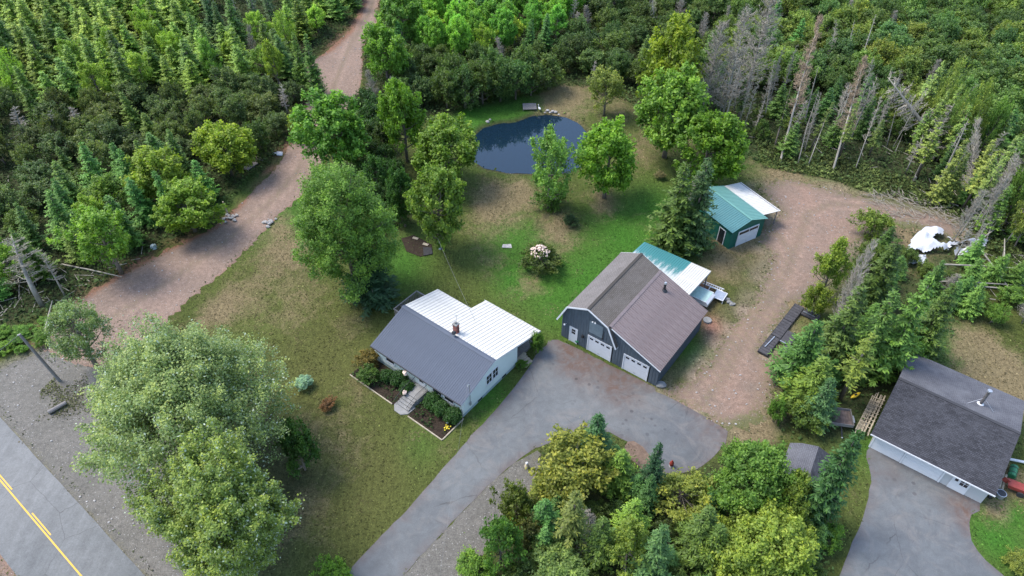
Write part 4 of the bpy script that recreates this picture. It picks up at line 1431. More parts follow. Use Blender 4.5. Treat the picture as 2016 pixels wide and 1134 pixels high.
def dead(seed, h=9.0, r=1.8, nb=60, low=.2, upang=.25, halo=1200, mat='dead_twig', broken=False, curl=.1, haloz=.2):
    rs = np.random.RandomState(seed)
    m = MB()
    lean = rs.normal(0, .03, 2)
    pts = [(lean[0] * h * t * t * 1.0, lean[1] * h * t * t, h * t - (.1 if t == 0 else 0)) for t in (0, .3, .6, .85, 1)]
    m.tube(pts, [h * .017, h * .014, h * .009, h * .005, .015 if not broken else h * .004], 6)
    b = MB()
    tips = []
    for i in range(nb):
        t = low + (1 - low) * rs.uniform() ** .9 * .97
        a = rs.uniform(0, 2 * PI)
        L = r * (1 - .75 * t) * rs.uniform(.45, 1.15)
        p = V3((lean[0] * h * t * t, lean[1] * h * t * t, h * t))
        dv = V3((math.cos(a), math.sin(a), 0))
        q = p + dv * L * .5 + V3((0, 0, L * (upang * .5 + rs.normal(0, .08))))
        q2 = p + dv * L + V3((0, 0, L * (upang + curl + rs.normal(0, .12))))
        b.tube([p, q, q2], [.045, .028, .012], 3, False)
        for s in (.4, .65, .9):
            e = p.lerp(q2, s)
            for sg in (-1, 1):
                f_ = e + V3((-dv.y * sg, dv.x * sg, 0)) * L * .28 * rs.uniform(.5, 1.2) + dv * L * .22 + V3((0, 0, L * rs.uniform(-.05, .2)))
                b.tube([e, f_], [.02, .008], 3, False)
                tips.append((e, f_))
    tr = m.mesh('trunk', M['dead_bark'], True)
    br = b.mesh('branches', M['dead_bark'] if mat == 'dead_twig' else M[mat])
    if halo:
        idx = rs.randint(0, len(tips), halo)
        s = rs.uniform(0, 1, halo)
        A_ = np.array([tuple(tips[i][0]) for i in idx]); B_ = np.array([tuple(tips[i][1]) for i in idx])
        c = A_ + (B_ - A_) * s[:, None] + rs.normal(0, .09, (halo, 3))
        d_ = unit((B_ - A_) + rs.normal(0, .25, (halo, 3)))
        crown = leaf_mesh('twigs', c, unit(rs.normal(size=(halo, 3))), d_, rs.uniform(.2, .5, halo), rs.uniform(.02, .05, halo), rs.uniform(.2, .8, halo), M[mat])
    else: crown = None
    return tr, br, crown, h


def place_tree(name, label, cat, loc, protos, scale, rz=None, color=(.05, .1, .02), group=None, tilt=None):
    t = empty(name, label, cat, loc, rnd.uniform(0, 6.28) if rz is None else rz, group)
    t.scale = scale
    if tilt: t.rotation_euler = (tilt[0], tilt[1], t.rotation_euler[2]); t.rotation_mode = 'ZYX' if False else 'XYZ'
    for nm, me in protos:
        if me is None: continue
        o = bpy.data.objects.new(nm, me)
        COL.objects.link(o)
        o.parent = t
        o.color = (*color, 1)
        if nm in ('twigs', 'branches'): o['kind'] = 'stuff'
    return t


PR = {}


def proto(key, fn, n):
    out = []
    for i in range(n):
        r_ = fn(i)
        if len(r_) == 3: out.append(([('trunk', r_[0]), ('crown', r_[1])], r_[2]))
        else: out.append(([('trunk', r_[0]), ('branches', r_[1]), ('twigs', r_[2])], r_[3]))
    PR[key] = out


proto('maple', lambda i: broad(100 + i, 3, 3.6, .5, 165, 88, .27, .6, .2, .7), 5)
proto('birch', lambda i: broad(120 + i, 2.4, 3.8, .6, 120, 70, .24, .55, .3, .85, gap=.1), 3)
proto('shrub', lambda i: broad(140 + i, 2.4, 2.1, .15, 85, 62, .25, .4, .28, .5), 5)
proto('round', lambda i: broad(160 + i, 3.0, 3.0, .6, 160, 85, .26, .5, .16, .5, twl=.7), 2)
proto('airy', lambda i: broad(170 + i, 3.0, 2.9, .8, 150, 46, .27, .5, .34, .7, twl=1.1, gap=.1), 3)
proto('spruce', lambda i: conifer(200 + i, 9, 1.75, 26, 11, .16 + .04 * i, .46, 0, .06, low=.04, segs=7, ragged=.25 + .05 * i, upturn=.45), 5)
proto('fir', lambda i: conifer(220 + i, 9, 2.1, 24, 12, .05, .50, 0, .05, low=.02, upturn=.15, segs=7, ragged=.3), 3)
proto('thinspruce', lambda i: conifer(240 + i, 10, 1.3, 30, 7, .35, .34, .25, .03, low=.35, segs=6, ragged=.45), 3)
proto('snag', lambda i: dead(300 + i, 10, 1.9, 46, .3, .2, 500), 3)
proto('ghost', lambda i: dead(320 + i, 10, 2.6, 150, .12, .35, 2600, curl=.25), 3)
proto('rust', lambda i: dead(340 + i, 10, 1.7, 100, .34, .1, 2600, mat='dead_brown'), 2)
proto('pole', lambda i: dead(360 + i, 9, .9, 14, .45, .1, 0), 3)

TREEPOS = []


def scale_at(x, y, z): return FPX / P(x, y, z)[2]


def ellipse_tree(cx, cy, wpx, hpx, kind, name, label, cat, color, clear=.10, idx=None, group=None, custom=None, rz=None):
    """crown whose centre the survey photo shows at cx,cy, wpx wide and hpx tall"""
    th_ = PITCH + math.atan((cy - 567) / FPX)
    z = 4.0
    for _ in range(12):
        x, y, _z = G(cx, cy, z)
        s = scale_at(x, y, z)
        r = wpx / 2 / s
        a = (hpx / 2) ** 2 - (wpx / 2 * math.sin(th_)) ** 2
        rz_ = math.sqrt(max(a, (wpx * .30) ** 2 * math.cos(th_) ** 2)) / math.cos(th_) / s
        z = clear * rz_ * 2 + rz_
    if custom:
        tr, cr, H_ = custom(r, rz_, clear * 2 * rz_)
        t = place_tree(name, label, cat, (x, y, 0), [('trunk', tr), ('crown', cr)], (1, 1, 1), rz, color, group)
    else:
        pl = PR[kind]
        i = idx if idx is not None else rnd.randrange(len(pl))
        pr, _ = pl[i % len(pl)]
        bx = {'maple': (3, 3.6, .5), 'birch': (2.4, 3.8, .6), 'shrub': (2.4, 2.1, .15), 'round': (3, 3, .6), 'airy': (3, 2.9, .8)}[kind]
        sx = r / bx[0]
        sz = z / (bx[2] + bx[1])
        t = place_tree(name, label, cat, (x, y, 0), pr, (sx, sx, sz), rz, color, group)
    TREEPOS.append((x, y, r))
    return t


def cone_tree(tx, ty, by, wpx, kind, name, label, cat, color, idx=None, group=None, rz=None, lean=None):
    """tree whose tip is seen at tx,ty and whose foot is at photo row by"""
    lo, hi = .3, 30
    for _ in range(40):
        h = (lo + hi) / 2
        x, y, _z = G(tx, ty, h)
        if P(x, y, 0)[1] < by: lo = h
        else: hi = h
    s = scale_at(x, y, h * .4)
    r = wpx / 2 / s
    pl = PR[kind]
    i = idx if idx is not None else rnd.randrange(len(pl))
    pr, H_ = pl[i % len(pl)]
    br = {'spruce': 1.75, 'fir': 2.1, 'thinspruce': 1.3, 'snag': 1.9, 'ghost': 2.6, 'rust': 1.5, 'pole': .9}[kind]
    t = place_tree(name, label, cat, (x, y, 0), pr, (r / br, r / br, h / H_), rz, color, group)
    TREEPOS.append((x, y, r * .8))
    return t


def lean_tree(bx, by, tx, ty, h, wpx, kind, name, label, cat, color, idx=0):
    """tree standing at photo point bx,by leaning so that its tip (at height h) is seen at tx,ty"""
    b = V3(G(bx, by)); q = V3(G(tx, ty, h))
    d = q - b
    L = d.length
    s = scale_at(b.x, b.y, h / 2)
    pr, H_ = PR[kind][idx % len(PR[kind])]
    br = {'snag': 1.9, 'ghost': 2.6, 'rust': 1.5, 'pole': .9, 'thinspruce': 1.3, 'spruce': 1.75, 'fir': 2.1}[kind]
    r = wpx / 2 / s
    t = place_tree(name, label, cat, b, pr, (r / br, r / br, L / H_), 0, color, None)
    t.rotation_mode = 'QUATERNION'
    t.rotation_quaternion = d.to_track_quat('Z', 'Y')
    TREEPOS.append((b.x, b.y, .8))
    return t


BRIGHT = (.085, .165, .022)
LIME = (.12, .165, .03)
MID = (.055, .115, .022)
DEEP = (.030, .075, .022)
OLIVE = (.075, .095, .030)
SPRUCE = (.046, .082, .019)
SPRUCEL = (.080, .145, .026)
YELLOW = (.27, .23, .045)

# ---- the individual trees of the garden
big1 = lambda r, rz, cl: broad(901, r * .95, rz * .95, cl, 950, 125, .20, .6, .2, .8, 1.1, 'leaf_silver', boughs=46, bspread=.12)
big2 = lambda r, rz, cl: broad(902, r * .84, rz * .86, cl, 700, 140, .20, .65, .28, .95, 1.35, 'leaf_silver', boughs=34, bspread=.13)
big3 = lambda r, rz, cl: broad(903, r * .97, rz, cl, 560, 125, .21, .6, .22, .8, .85, 'leaf', boughs=34, bspread=.15)
ellipse_tree(362, 790, 440, 420, '', 'silver_poplar', 'huge pale silvery-leaved tree between the road shoulder and the left lawn', 'tree', (.118, .160, .082), .06, custom=big1)
ellipse_tree(428, 1000, 330, 345, '', 'silver_poplar', 'large yellow-green tree with pale leaf tufts at the bottom left beside the road', 'tree', (.140, .195, .062), .06, custom=big2)
ellipse_tree(150, 655, 132, 172, 'birch', 'willow_tree', 'slender pale green tree beside the utility pole and gravel shoulder', 'tree', (.105, .155, .07), .01, custom=lambda r, rz, cl: broad(904, r * .9, rz, .05, 190, 90, .17, .6, .15, .9, .7, 'leaf_silver', boughs=16, bspread=.2))
ellipse_tree(585, 880, 80, 110, 'shrub', 'small_pine', 'dark green bush peeking out right of the two huge silvery trees', 'bush', DEEP, .02, 1)
ellipse_tree(680, 458, 240, 272, '', 'maple_tree', 'big full maple on the lawn behind the bungalow, above the dark spruce', 'tree', (.082, .152, .040), .045, custom=big3)
cone_tree(716, 488, 594, 112, 'spruce', 'spruce_tree', 'dark blue-green spruce growing against the lower side of the big maple', 'tree', (.020, .048, .030), 2)
ellipse_tree(648, 262, 148, 165, 'maple', 'poplar_tree', 'green tree leaning over the right side of the gravel track', 'tree', (.07, .15, .03), .045, 0)
ellipse_tree(592, 248, 48, 60, 'shrub', 'yellow_bush', 'small yellow-green bush at the left of the tree by the narrow track', 'bush', LIME, .02, 2)
ellipse_tree(792, 236, 98, 162, 'maple', 'maple_tree', 'bright green upright tree left of the pond, behind the rounder one', 'tree', BRIGHT, .045, 1)
ellipse_tree(876, 290, 142, 150, 'round', 'maple_tree', 'round bright green tree touching the left end of the pond', 'tree', (.10, .17, .03), .045, 0)
ellipse_tree(862, 402, 114, 180, 'maple', 'birch_tree', 'light green tree with white trunk foot beside the mulch patch', 'tree', (.115, .185, .045), .045, 2)
ellipse_tree(790, 385, 62, 120, 'maple', 'maple_tree', 'narrow darker tree between the big maple and the white-footed birch', 'tree', DEEP, .05, 3)
ellipse_tree(742, 345, 60, 80, 'shrub', 'bush', 'dark bush in the shade behind the big maple', 'bush', DEEP, .05, 3)
ellipse_tree(1083, 328, 90, 165, 'birch', 'birch_tree', 'narrow light green tree on the near bank in front of the pond', 'tree', (.085, .16, .045), .045, 1)
ellipse_tree(1083, 392, 62, 40, 'shrub', 'bush', 'low green skirt of bush around the foot of the narrow pond-bank tree', 'bush', MID, .02, 1)
ellipse_tree(1198, 312, 140, 165, 'round', 'maple_tree', 'round bright green tree on the near bank at the right end of the pond', 'tree', BRIGHT, .045, 1)
ellipse_tree(1320, 122, 130, 185, 'maple', 'maple_tree', 'tall yellow-green conical tree at the upper right of the pond clearing', 'tree', (.12, .165, .025), .06, 4)
ellipse_tree(1323, 222, 148, 180, 'maple', 'maple_tree', 'tall full light green tree right of the pond clearing', 'tree', (.095, .175, .035), .045, 0)
ellipse_tree(1400, 292, 142, 155, 'maple', 'maple_tree', 'wide bright green tree just behind the green shed', 'tree', BRIGHT, .045, 1)
ellipse_tree(1194, 178, 78, 78, 'airy', 'apple_tree', 'small pale thin-leaved fruit tree on the far bank lawn', 'tree', (.12, .15, .05), .2, 0)
ellipse_tree(438, 290, 122, 122, 'round', 'maple_tree', 'bright yellow-green round tree at the left edge of the track above the pallets', 'tree', (.15, .21, .03), .045, 0)
ellipse_tree(505, 275, 60, 70, 'shrub', 'bush', 'dark bush right behind the yellow-green round tree', 'bush', (.04, .07, .025), .05, 2)
cone_tree(1350, 322, 492, 105, 'fir', 'fir_tree', 'dense dark fir in the clump at the left of the green shed', 'tree', SPRUCE, 0)
cone_tree(1395, 312, 492, 95, 'spruce', 'spruce_tree', 'thin-topped spruce in front of the teal shed roof', 'tree', (.035, .07, .028), 1)
ellipse_tree(1368, 470, 70, 55, 'shrub', 'bush', 'low green bush at the foot of the spruces by the green shed', 'bush', MID, .02, 0)
lean_tree(1340, 470, 1380, 338, 8.5, 46, 'ghost', 'dead_spruce', 'pale grey lichen-covered dead tree leaning in front of the clump by the green shed', 'dead tree', (.4, .4, .4), 0)

# copse between the house driveway and the bottom edge
ellipse_tree(1125, 918, 165, 135, 'airy', 'autumn_tree', 'golden yellow thin-leaved tree beside the driveway bend', 'tree', (.150, .168, .045), .25, 0)
ellipse_tree(1085, 960, 100, 90, 'airy', 'autumn_tree', 'smaller golden tree below the large golden one by the driveway', 'tree', (.14, .165, .045), .2, 1)
cone_tree(1180, 816, 915, 92, 'fir', 'pine_tree', 'dark green pine poking out above the golden tree onto the asphalt', 'tree', (.024, .066, .030), 1)
cone_tree(1228, 888, 960, 88, 'fir', 'fir_tree', 'mid green fir in the copse right of the golden tree', 'tree', SPRUCEL, 2)
cone_tree(1300, 872, 975, 62, 'fir', 'fir_tree', 'dark blue-green fir at the lower rim of the asphalt yard', 'tree', (.020, .055, .030), 0)
ellipse_tree(1340, 975, 130, 100, 'airy', 'yellowing_tree', 'yellow-green tree with bare twigs below the end of the asphalt yard', 'tree', (.125, .15, .04), .045, 2)
ellipse_tree(1480, 945, 190, 185, 'maple', 'maple_tree', 'big green tree covering the left of the grey garden shed', 'tree', (.065, .125, .03), .05, custom=lambda r, rz, cl: broad(906, r * .95, rz, cl, 340, 95, .22, .6, .28, .75, 1.0, boughs=22, bspread=.16))
ellipse_tree(1555, 985, 100, 120, 'maple', 'maple_tree', 'lighter green tree crowding the front of the grey garden shed', 'tree', (.10, .15, .035), .06, 4)
ellipse_tree(1500, 1095, 255, 120, 'maple', 'maple_tree', 'wide lime yellow-green tree at the bottom edge right of centre', 'tree', (.135, .185, .045), .05, custom=lambda r, rz, cl: broad(905, r * .92, rz, cl, 420, 95, .24, .6, .3, .8, 1.1, boughs=26, bspread=.15))
ellipse_tree(1238, 1078, 92, 125, 'birch', 'birch_tree', 'pale lime birch at the bottom edge beside the blue-green spruce', 'tree', (.14, .19, .05), .05, 2)
cone_tree(1308, 1035, 1160, 98, 'fir', 'blue_spruce', 'blue-green spruce at the bottom edge right of the lime birch', 'tree', (.050, .105, .045), 2)
ellipse_tree(1095, 1120, 140, 110, 'round', 'maple_tree', 'pale green dome-shaped tree at the bottom edge', 'tree', (.10, .155, .06), .05, 1)
cone_tree(1190, 1020, 1105, 84, 'fir', 'spruce_tree', 'narrow deep green spruce between dome tree and lime birch', 'tree', SPRUCE, 0)
cone_tree(1135, 970, 1085, 100, 'thinspruce', 'pine_tree', 'olive scraggy pine with bare grey twigs in the middle of the copse', 'tree', (.085, .11, .03), 0)
lean_tree(1175, 1110, 1150, 1000, 4.5, 70, 'ghost', 'dead_spruce', 'grey bare-twigged dead tree in the middle of the copse', 'dead tree', (.4, .4, .4), 1)
cone_tree(1075, 985, 1060, 88, 'fir', 'fir_tree', 'bright green fir on the left of the scraggy pine', 'tree', (.045, .12, .035), 0)
ellipse_tree(1018, 995, 78, 90, 'shrub', 'bush', 'olive green bush on the gravel strip side of the copse', 'bush', (.09, .12, .03), .03, 3)
ellipse_tree(985, 1068, 90, 110, 'shrub', 'bush', 'mid green leafy bush at the left end of the copse', 'bush', (.055, .12, .03), .03, 4)
ellipse_tree(935, 1115, 75, 70, 'shrub', 'bush', 'small bright bush at the bottom left tip of the copse', 'bush', (.08, .15, .03), .03, 2)
cone_tree(1400, 1000, 1090, 105, 'fir', 'fir_tree', 'dark fir behind the wide lime tree', 'tree', SPRUCE, 1)
cone_tree(1255, 985, 1060, 88, 'fir', 'spruce_tree', 'small green spruce above the lime birch', 'tree', SPRUCEL, 3)
cone_tree(1285, 935, 1010, 55, 'fir', 'fir_tree', 'little deep green fir right under the dark blue-green fir', 'tree', (.03, .075, .025), 1)
cone_tree(1420, 1035, 1115, 100, 'fir', 'spruce_tree', 'shaded spruce between the blue-green spruce and the lime tree', 'tree', SPRUCE, 4)
ellipse_tree(1040, 1050, 60, 70, 'shrub', 'bush', 'shaded brownish bush behind the dome tree', 'bush', (.06, .07, .03), .03, 0)
cone_tree(1692, 850, 1035, 112, 'spruce', 'spruce_tree', 'big dark green spruce standing over the left edge of the neighbour driveway', 'tree', (.024, .066, .022), 0)
ellipse_tree(655, 1128, 70, 50, 'shrub', 'bush', 'small green bush at the bottom edge left of the driveway mouth', 'bush', BRIGHT, .02, 1)
ellipse_tree(1635, 1060, 60, 60, 'shrub', 'bush', 'small bush in the grass beside the neighbour driveway', 'bush', MID, .02, 2)

# copse right of the gravel yard
cone_tree(1612, 632, 752, 112, 'fir', 'pine_tree', 'dense mid green pine right behind the black dock sections', 'tree', (.040, .095, .026), 0)
cone_tree(1625, 705, 800, 112, 'fir', 'spruce_tree', 'green spruce below the pine by the dock sections', 'tree', (.085, .14, .028), 1)
ellipse_tree(1590, 805, 95, 80, 'shrub', 'shrub', 'lower green bush at the yard edge above the utility trailer', 'bush', (.06, .10, .026), .03, 0) if True else cone_tree(1585, 730, 855, 95, 'fir', 'fir_tree', 'lower dark fir at the yard edge above the utility trailer', 'tree', SPRUCE, 2)
cone_tree(1640, 745, 830, 80, 'fir', 'blue_spruce', 'bluish spruce just above the utility trailer', 'tree', (.04, .09, .045), 1)
ellipse_tree(1640, 520, 75, 140, 'birch', 'birch_tree', 'lime green young birch at the right edge of the gravel yard', 'tree', (.12, .17, .035), .05, 0)
ellipse_tree(1610, 590, 60, 70, 'shrub', 'bush', 'lime bush beneath the young birch at the yard edge', 'bush', (.11, .15, .03), .02, 3)
lean_tree(1640, 668, 1722, 470, 9.5, 44, 'ghost', 'dead_spruce', 'tall grey lichen-covered dead tree slanting over the copse by the gravel yard', 'dead tree', (.4, .4, .4), 0)
lean_tree(1634, 655, 1695, 500, 8.0, 30, 'ghost', 'dead_spruce', 'thinner grey dead tree just left of the tall slanting one', 'dead tree', (.4, .4, .4), 2)
cone_tree(1700, 560, 720, 100, 'spruce', 'spruce_tree', 'olive green spruce right of the slanting dead trees', 'tree', (.05, .085, .025), 2)
cone_tree(1765, 575, 740, 105, 'fir', 'fir_tree', 'mid green fir in the middle of the right-hand copse', 'tree', (.05, .10, .025), 1)
cone_tree(1838, 545, 745, 100, 'spruce', 'spruce_tree', 'light green pointed spruce at the edge of the neighbour lawn', 'tree', (.065, .13, .03), 3)
cone_tree(1720, 655, 790, 90, 'thinspruce', 'pine_tree', 'thin lime-tinted conifer above the yellow kayak', 'tree', (.10, .14, .035), 1)
lean_tree(1668, 755, 1725, 655, 5.5, 40, 'snag', 'dead_birch', 'bare pale leaning trunk above the yellow kayak', 'dead tree', (.4, .4, .4), 1)
ellipse_tree(1790, 690, 80, 80, 'shrub', 'bush', 'dark green bush behind the upper left corner of the neighbour garage', 'bush', MID, .02, 4)
cone_tree(1770, 470, 600, 85, 'fir', 'fir_tree', 'dark fir below the crumpled white tarp', 'tree', SPRUCE, 2)
ellipse_tree(1720, 440, 70, 60, 'shrub', 'bush', 'low yellow-green bush between the yard and the white tarp', 'bush', (.09, .13, .03), .02, 1)
ellipse_tree(1715, 505, 60, 60, 'shrub', 'bush', 'low mossy bush left below the white tarp', 'bush', (.07, .11, .03), .02, 2)
ellipse_tree(1530, 810, 40, 50, 'shrub', 'bush', 'small weedy bush at the lower corner of the gravel yard', 'bush', MID, .02, 2)
cone_tree(1880, 560, 700, 90, 'fir', 'fir_tree', 'shaded deep green fir at the far side of the neighbour lawn', 'tree', SPRUCE, 0)

# bottom-left: bare white dead tree and its neighbours
lean_tree(84, 604, 5, 470, 7.5, 130, 'snag', 'dead_spruce', 'bare whitish dead tree leaning left at the left edge of the photo', 'dead tree', (.4, .4, .4), 0)
lean_tree(128, 583, 80, 490, 6.0, 50, 'snag', 'dead_spruce', 'second smaller bare trunk right of the whitish dead tree', 'dead tree', (.4, .4, .4), 2)
ellipse_tree(205, 470, 112, 150, 'birch', 'maple_tree', 'bright green young tree on the forest edge halfway down the track', 'tree', (.095, .175, .03), .045, 1)
ellipse_tree(365, 405, 125, 120, 'maple', 'maple_tree', 'bright green tree overhanging the left side of the track', 'tree', (.11, .18, .03), .045, 2)
ellipse_tree(300, 345, 125, 125, 'maple', 'maple_tree', 'lime yellow-green tree behind the one overhanging the track', 'tree', (.14, .20, .035), .045, 3)
ellipse_tree(215, 385, 90, 100, 'birch', 'birch_tree', 'fresh green birch among firs in the left forest edge', 'tree', (.10, .17, .03), .045, 2)
ellipse_tree(757, 110, 105, 135, 'maple', 'maple_tree', 'bright green tree at the right side of the track near its bend', 'tree', (.09, .18, .03), .045, 0)
ellipse_tree(790, 35, 100, 110, 'maple', 'poplar_tree', 'bright green tree at the top edge just right of the track', 'tree', (.085, .17, .04), .045, 1)
ellipse_tree(538, 118, 50, 110, 'birch', 'birch_tree', 'yellow-green slender birch among the spruces left of the track', 'tree', (.15, .21, .04), .045, 0)
cone_tree(576, 62, 180, 40, 'spruce', 'spruce_tree', 'left one of two pointed spruces at the track bend', 'tree', SPRUCEL, 1)
cone_tree(600, 66, 190, 42, 'spruce', 'spruce_tree', 'right one of two pointed spruces at the track bend', 'tree', (.06, .12, .03), 2)
lean_tree(500, 120, 490, 50, 7, 26, 'ghost', 'dead_spruce', 'small bare silver dead tree left of the yellow-green slender birch', 'dead tree', (.4, .4, .4), 1)

# pale and rusty dead trees of the right forest
GH = [(1420, 40, 235, 75, 0, 'left one of three big bare grey trees right of the yellow-green conical tree'),
      (1470, 18, 240, 85, 1, 'middle one of three big bare grey trees in the right forest'),
      (1518, -15, 200, 95, 2, 'right and tallest of three big bare grey trees at the top edge')]
for tx, ty, by, wpx, i, lb in GH: cone_tree(tx, ty, by, wpx, 'ghost', 'dead_spruce', lb, 'dead tree', (.4, .4, .4), i)
for bx, by, tx, ty, h, wpx, kind, i, lb in [
    (1535, 322, 1608, 30, 12, 46, 'rust', 0, 'half brown half bare dying spruce, tallest of the thin trees in the right forest'),
    (1640, 335, 1705, 110, 11, 44, 'rust', 1, 'pinkish brown dead spruce with a long bare trunk above the yard corner'),
    (1685, 330, 1735, 185, 8, 26, 'snag', 0, 'straight bare trunk right of the pinkish brown dead spruce'),
    (1625, 150, 1650, 38, 8, 24, 'snag', 1, 'thin bare pole-like dead tree high in the right forest'),
    (1660, 140, 1684, 40, 8, 18, 'pole', 1, 'second thin bare pole-like dead tree high in the right forest'),
    (1685, 150, 1725, 28, 9, 22, 'pole', 2, 'slanting thin bare trunk near the top of the right forest'),
    (1860, 300, 1745, 150, 9, 120, 'snag', 2, 'large silver dead tree fallen leftwards across the right forest'),
    (1800, 355, 1870, 200, 8, 80, 'snag', 0, 'silver bristly dead tree crossing the fallen one'),
    (1760, 305, 1778, 265, 2.6, 10, 'pole', 0, 'short broken grey stump trunk at the forest edge'),
    (1522, 300, 1560, 160, 8, 34, 'thinspruce', 0, 'scraggy thin spruce at the corner of the mown clearing'),
    (1450, 250, 1468, 155, 7, 40, 'thinspruce', 1, 'scraggy light spruce right of the wide bright green tree'),
    (1570, 325, 1592, 240, 5, 16, 'pole', 1, 'bare trunk at the yard edge left of the dying spruces'),
    (1590, 328, 1625, 235, 5.5, 16, 'pole', 2, 'slanting bare trunk left of the pinkish dead spruce'),
    (1715, 290, 1745, 205, 6, 20, 'snag', 1, 'grey bare trunk in the thicket right of the pinkish dead spruce'),
    (1745, 290, 1765, 215, 5.5, 14, 'pole', 0, 'slim bare trunk left of the fallen silver tree'),
    (1900, 420, 1925, 230, 9, 40, 'ghost', 2, 'grey twiggy dead tree at the right side above the fallen logs'),
    (1940, 480, 2000, 300, 9, 36, 'ghost', 0, 'grey twiggy dead tree near the right edge of the photo'),
    (1845, 375, 1880, 320, 4, 30, 'ghost', 1, 'low grey twiggy dead sapling by the brush pile'),
    (1380, 5, 1420, -60, 9, 40, 'snag', 1, 'bare tree at the top edge above the conical tree'),
    (1125, 60, 1135, -20, 8, 26, 'snag', 2, 'white birch-like bare trunk at the top edge above the pond'),
    (1290, 60, 1285, -15, 8, 26, 'snag', 0, 'bare forked trunk at the top edge left of the conical tree'),
    (770, 205, 772, 150, 5, 26, 'ghost', 2, 'small silver dead tree left behind the upright tree by the pond'),
    (1170, 175, 1172, 118, 5, 26, 'snag', 1, 'small bare shrub at the back of the pond lawn'),
    (105, 285, 98, 220, 6, 30, 'snag', 2, 'leaning white bare trunk in the alder thicket at the left')]:
    cnm = {'thinspruce': ('thin_spruce', 'tree', (.06, .10, .035))}.get(kind, ('dead_spruce', 'dead tree', (.4, .4, .4)))
    lean_tree(bx, by, tx, ty, h, wpx, kind, cnm[0], lb, cnm[1], cnm[2], i)

# ---- the forest, tree by tree
def fill(poly_px, spacing, choose, seed, tries=12000, margin=.5, blockers=()):
    rr = random.Random(seed)
    poly = W(poly_px)
    A_ = np.array(poly)
    x0, y0 = A_.min(0); x1, y1 = A_.max(0)
    got = []
    cell = {}
    for _ in range(tries):
        x, y = rr.uniform(x0, x1), rr.uniform(y0, y1)
        k = (int(x // spacing), int(y // spacing))
        bad = False
        for i in (-1, 0, 1):
            for j in (-1, 0, 1):
                for (a, b) in cell.get((k[0] + i, k[1] + j), ()):
                    if (a - x) ** 2 + (b - y) ** 2 < spacing ** 2: bad = True
        if bad: continue
        if any((a - x) ** 2 + (b - y) ** 2 < (r * .6 + spacing * .28) ** 2 for a, b, r in TREEPOS): continue
        cell.setdefault(k, []).append((x, y))
        got.append((x, y))
    ga = np.array(got)
    ok = in_poly(ga[:, 0], ga[:, 1], poly)
    for b, mg in blockers: ok &= sdf(ga[:, 0], ga[:, 1], b) > mg
    px = np.array([P(x, y, 4)[:2] for x, y in got])
    ok &= (px[:, 0] > -90) & (px[:, 0] < 2110) & (px[:, 1] < 1230)
    for x, y in ga[ok]:
        u, v, _ = P(x, y, 0)
        choose(rr, float(x), float(y), u, v)


LM = [(300, 0, 'the top edge left part'), (60, 60, 'the top left corner'), (200, 120, 'the light conifers of the top left'), (490, 40, 'the bare-legged spruces at the top edge'), (538, 110, 'the yellow-green slender birch'),
      (590, 120, 'the two pointed spruces'), (350, 180, 'the middle of the upper left forest'), (60, 250, 'the left edge above the thicket'), (98, 240, 'the leaning white trunk'), (230, 250, 'the left thicket centre'),
      (400, 230, 'the thicket behind the lime round tree'), (438, 290, 'the yellow-green round tree'), (500, 325, 'the pallets'), (300, 345, 'the lime tree of the forest edge'), (365, 405, 'the tree overhanging the track'),
      (205, 470, 'the young tree halfway down the track'), (90, 400, 'the left edge of the lower forest'), (30, 520, 'the whitish dead tree'), (790, 60, 'the bright trees right of the track'), (900, 40, 'the top edge above the pond'),
      (770, 170, 'the track bend'), (900, 160, 'the left back of the pond'), (1042, 180, 'the pond dock'), (1000, 80, 'the forest above the pond'), (1180, 100, 'the thicket above the fruit tree'), (1194, 170, 'the fruit tree'),
      (1130, 20, 'the white bare trunk at the top'), (1290, 40, 'the forked bare trunk'), (1320, 110, 'the yellow-green conical tree'), (1470, 110, 'the three big bare grey trees'), (1608, 100, 'the half brown dying spruce'),
      (1690, 160, 'the pinkish brown dead spruce'), (1560, 20, 'the top edge right of the bare trees'), (1720, 60, 'the slanting thin trunk'), (1800, 100, 'the upper right thicket centre'), (1950, 60, 'the top right corner'),
      (1820, 220, 'the fallen silver tree'), (1960, 200, 'the right edge thicket'), (1450, 200, 'the scraggy light spruce'), (1540, 270, 'the corner of the clearing'), (1640, 290, 'the yard corner trunks'), (1760, 300, 'the broken stump'),
      (1900, 330, 'the right side dead trees'), (1970, 430, 'the right edge logs'), (1830, 480, 'the white tarp'), (1900, 640, 'the neighbour lawn'), (1590, 680, 'the dock sections'), (1640, 800, 'the utility trailer'), (1700, 700, 'the yellow kayak'),
      (1125, 905, 'the golden tree'), (1240, 1070, 'the lime birch'), (1095, 1110, 'the dome-shaped tree'), (1310, 1080, 'the blue-green spruce'), (1490, 1090, 'the wide lime tree'), (1340, 960, 'the yellow-green twiggy tree'), (1480, 930, 'the tree over the garden shed'),
      (80, 700, 'the utility pole'), (0, 690, 'the left edge by the shoulder')]
SEEN = {}


def locate(x, y, h, pre):
    u, v, _ = P(x, y, h * .75)
    best = None
    for d, px, py, nm in sorted((math.hypot((u - a), (v - b) * 1.2), a, b, n_) for a, b, n_ in LM)[:14]:
        dx, dy = u - px, v - py
        if d < 14: ph = 'right at ' + nm
        else:
            ang_ = math.degrees(math.atan2(-dy, dx)) % 360
            dr = ['right of', 'above right of', 'above', 'above left of', 'left of', 'below left of', 'below', 'below right of'][int((ang_ + 22.5) // 45) % 8]
            ph = ('close ' if d < 34 else 'further ' if d > 66 else '') + dr + ' ' + nm
        full = ' '.join((pre + ', ' + ph).split()[:16])
        best = best or full
        if full not in SEEN:
            SEEN[full] = 1
            return full
    return best


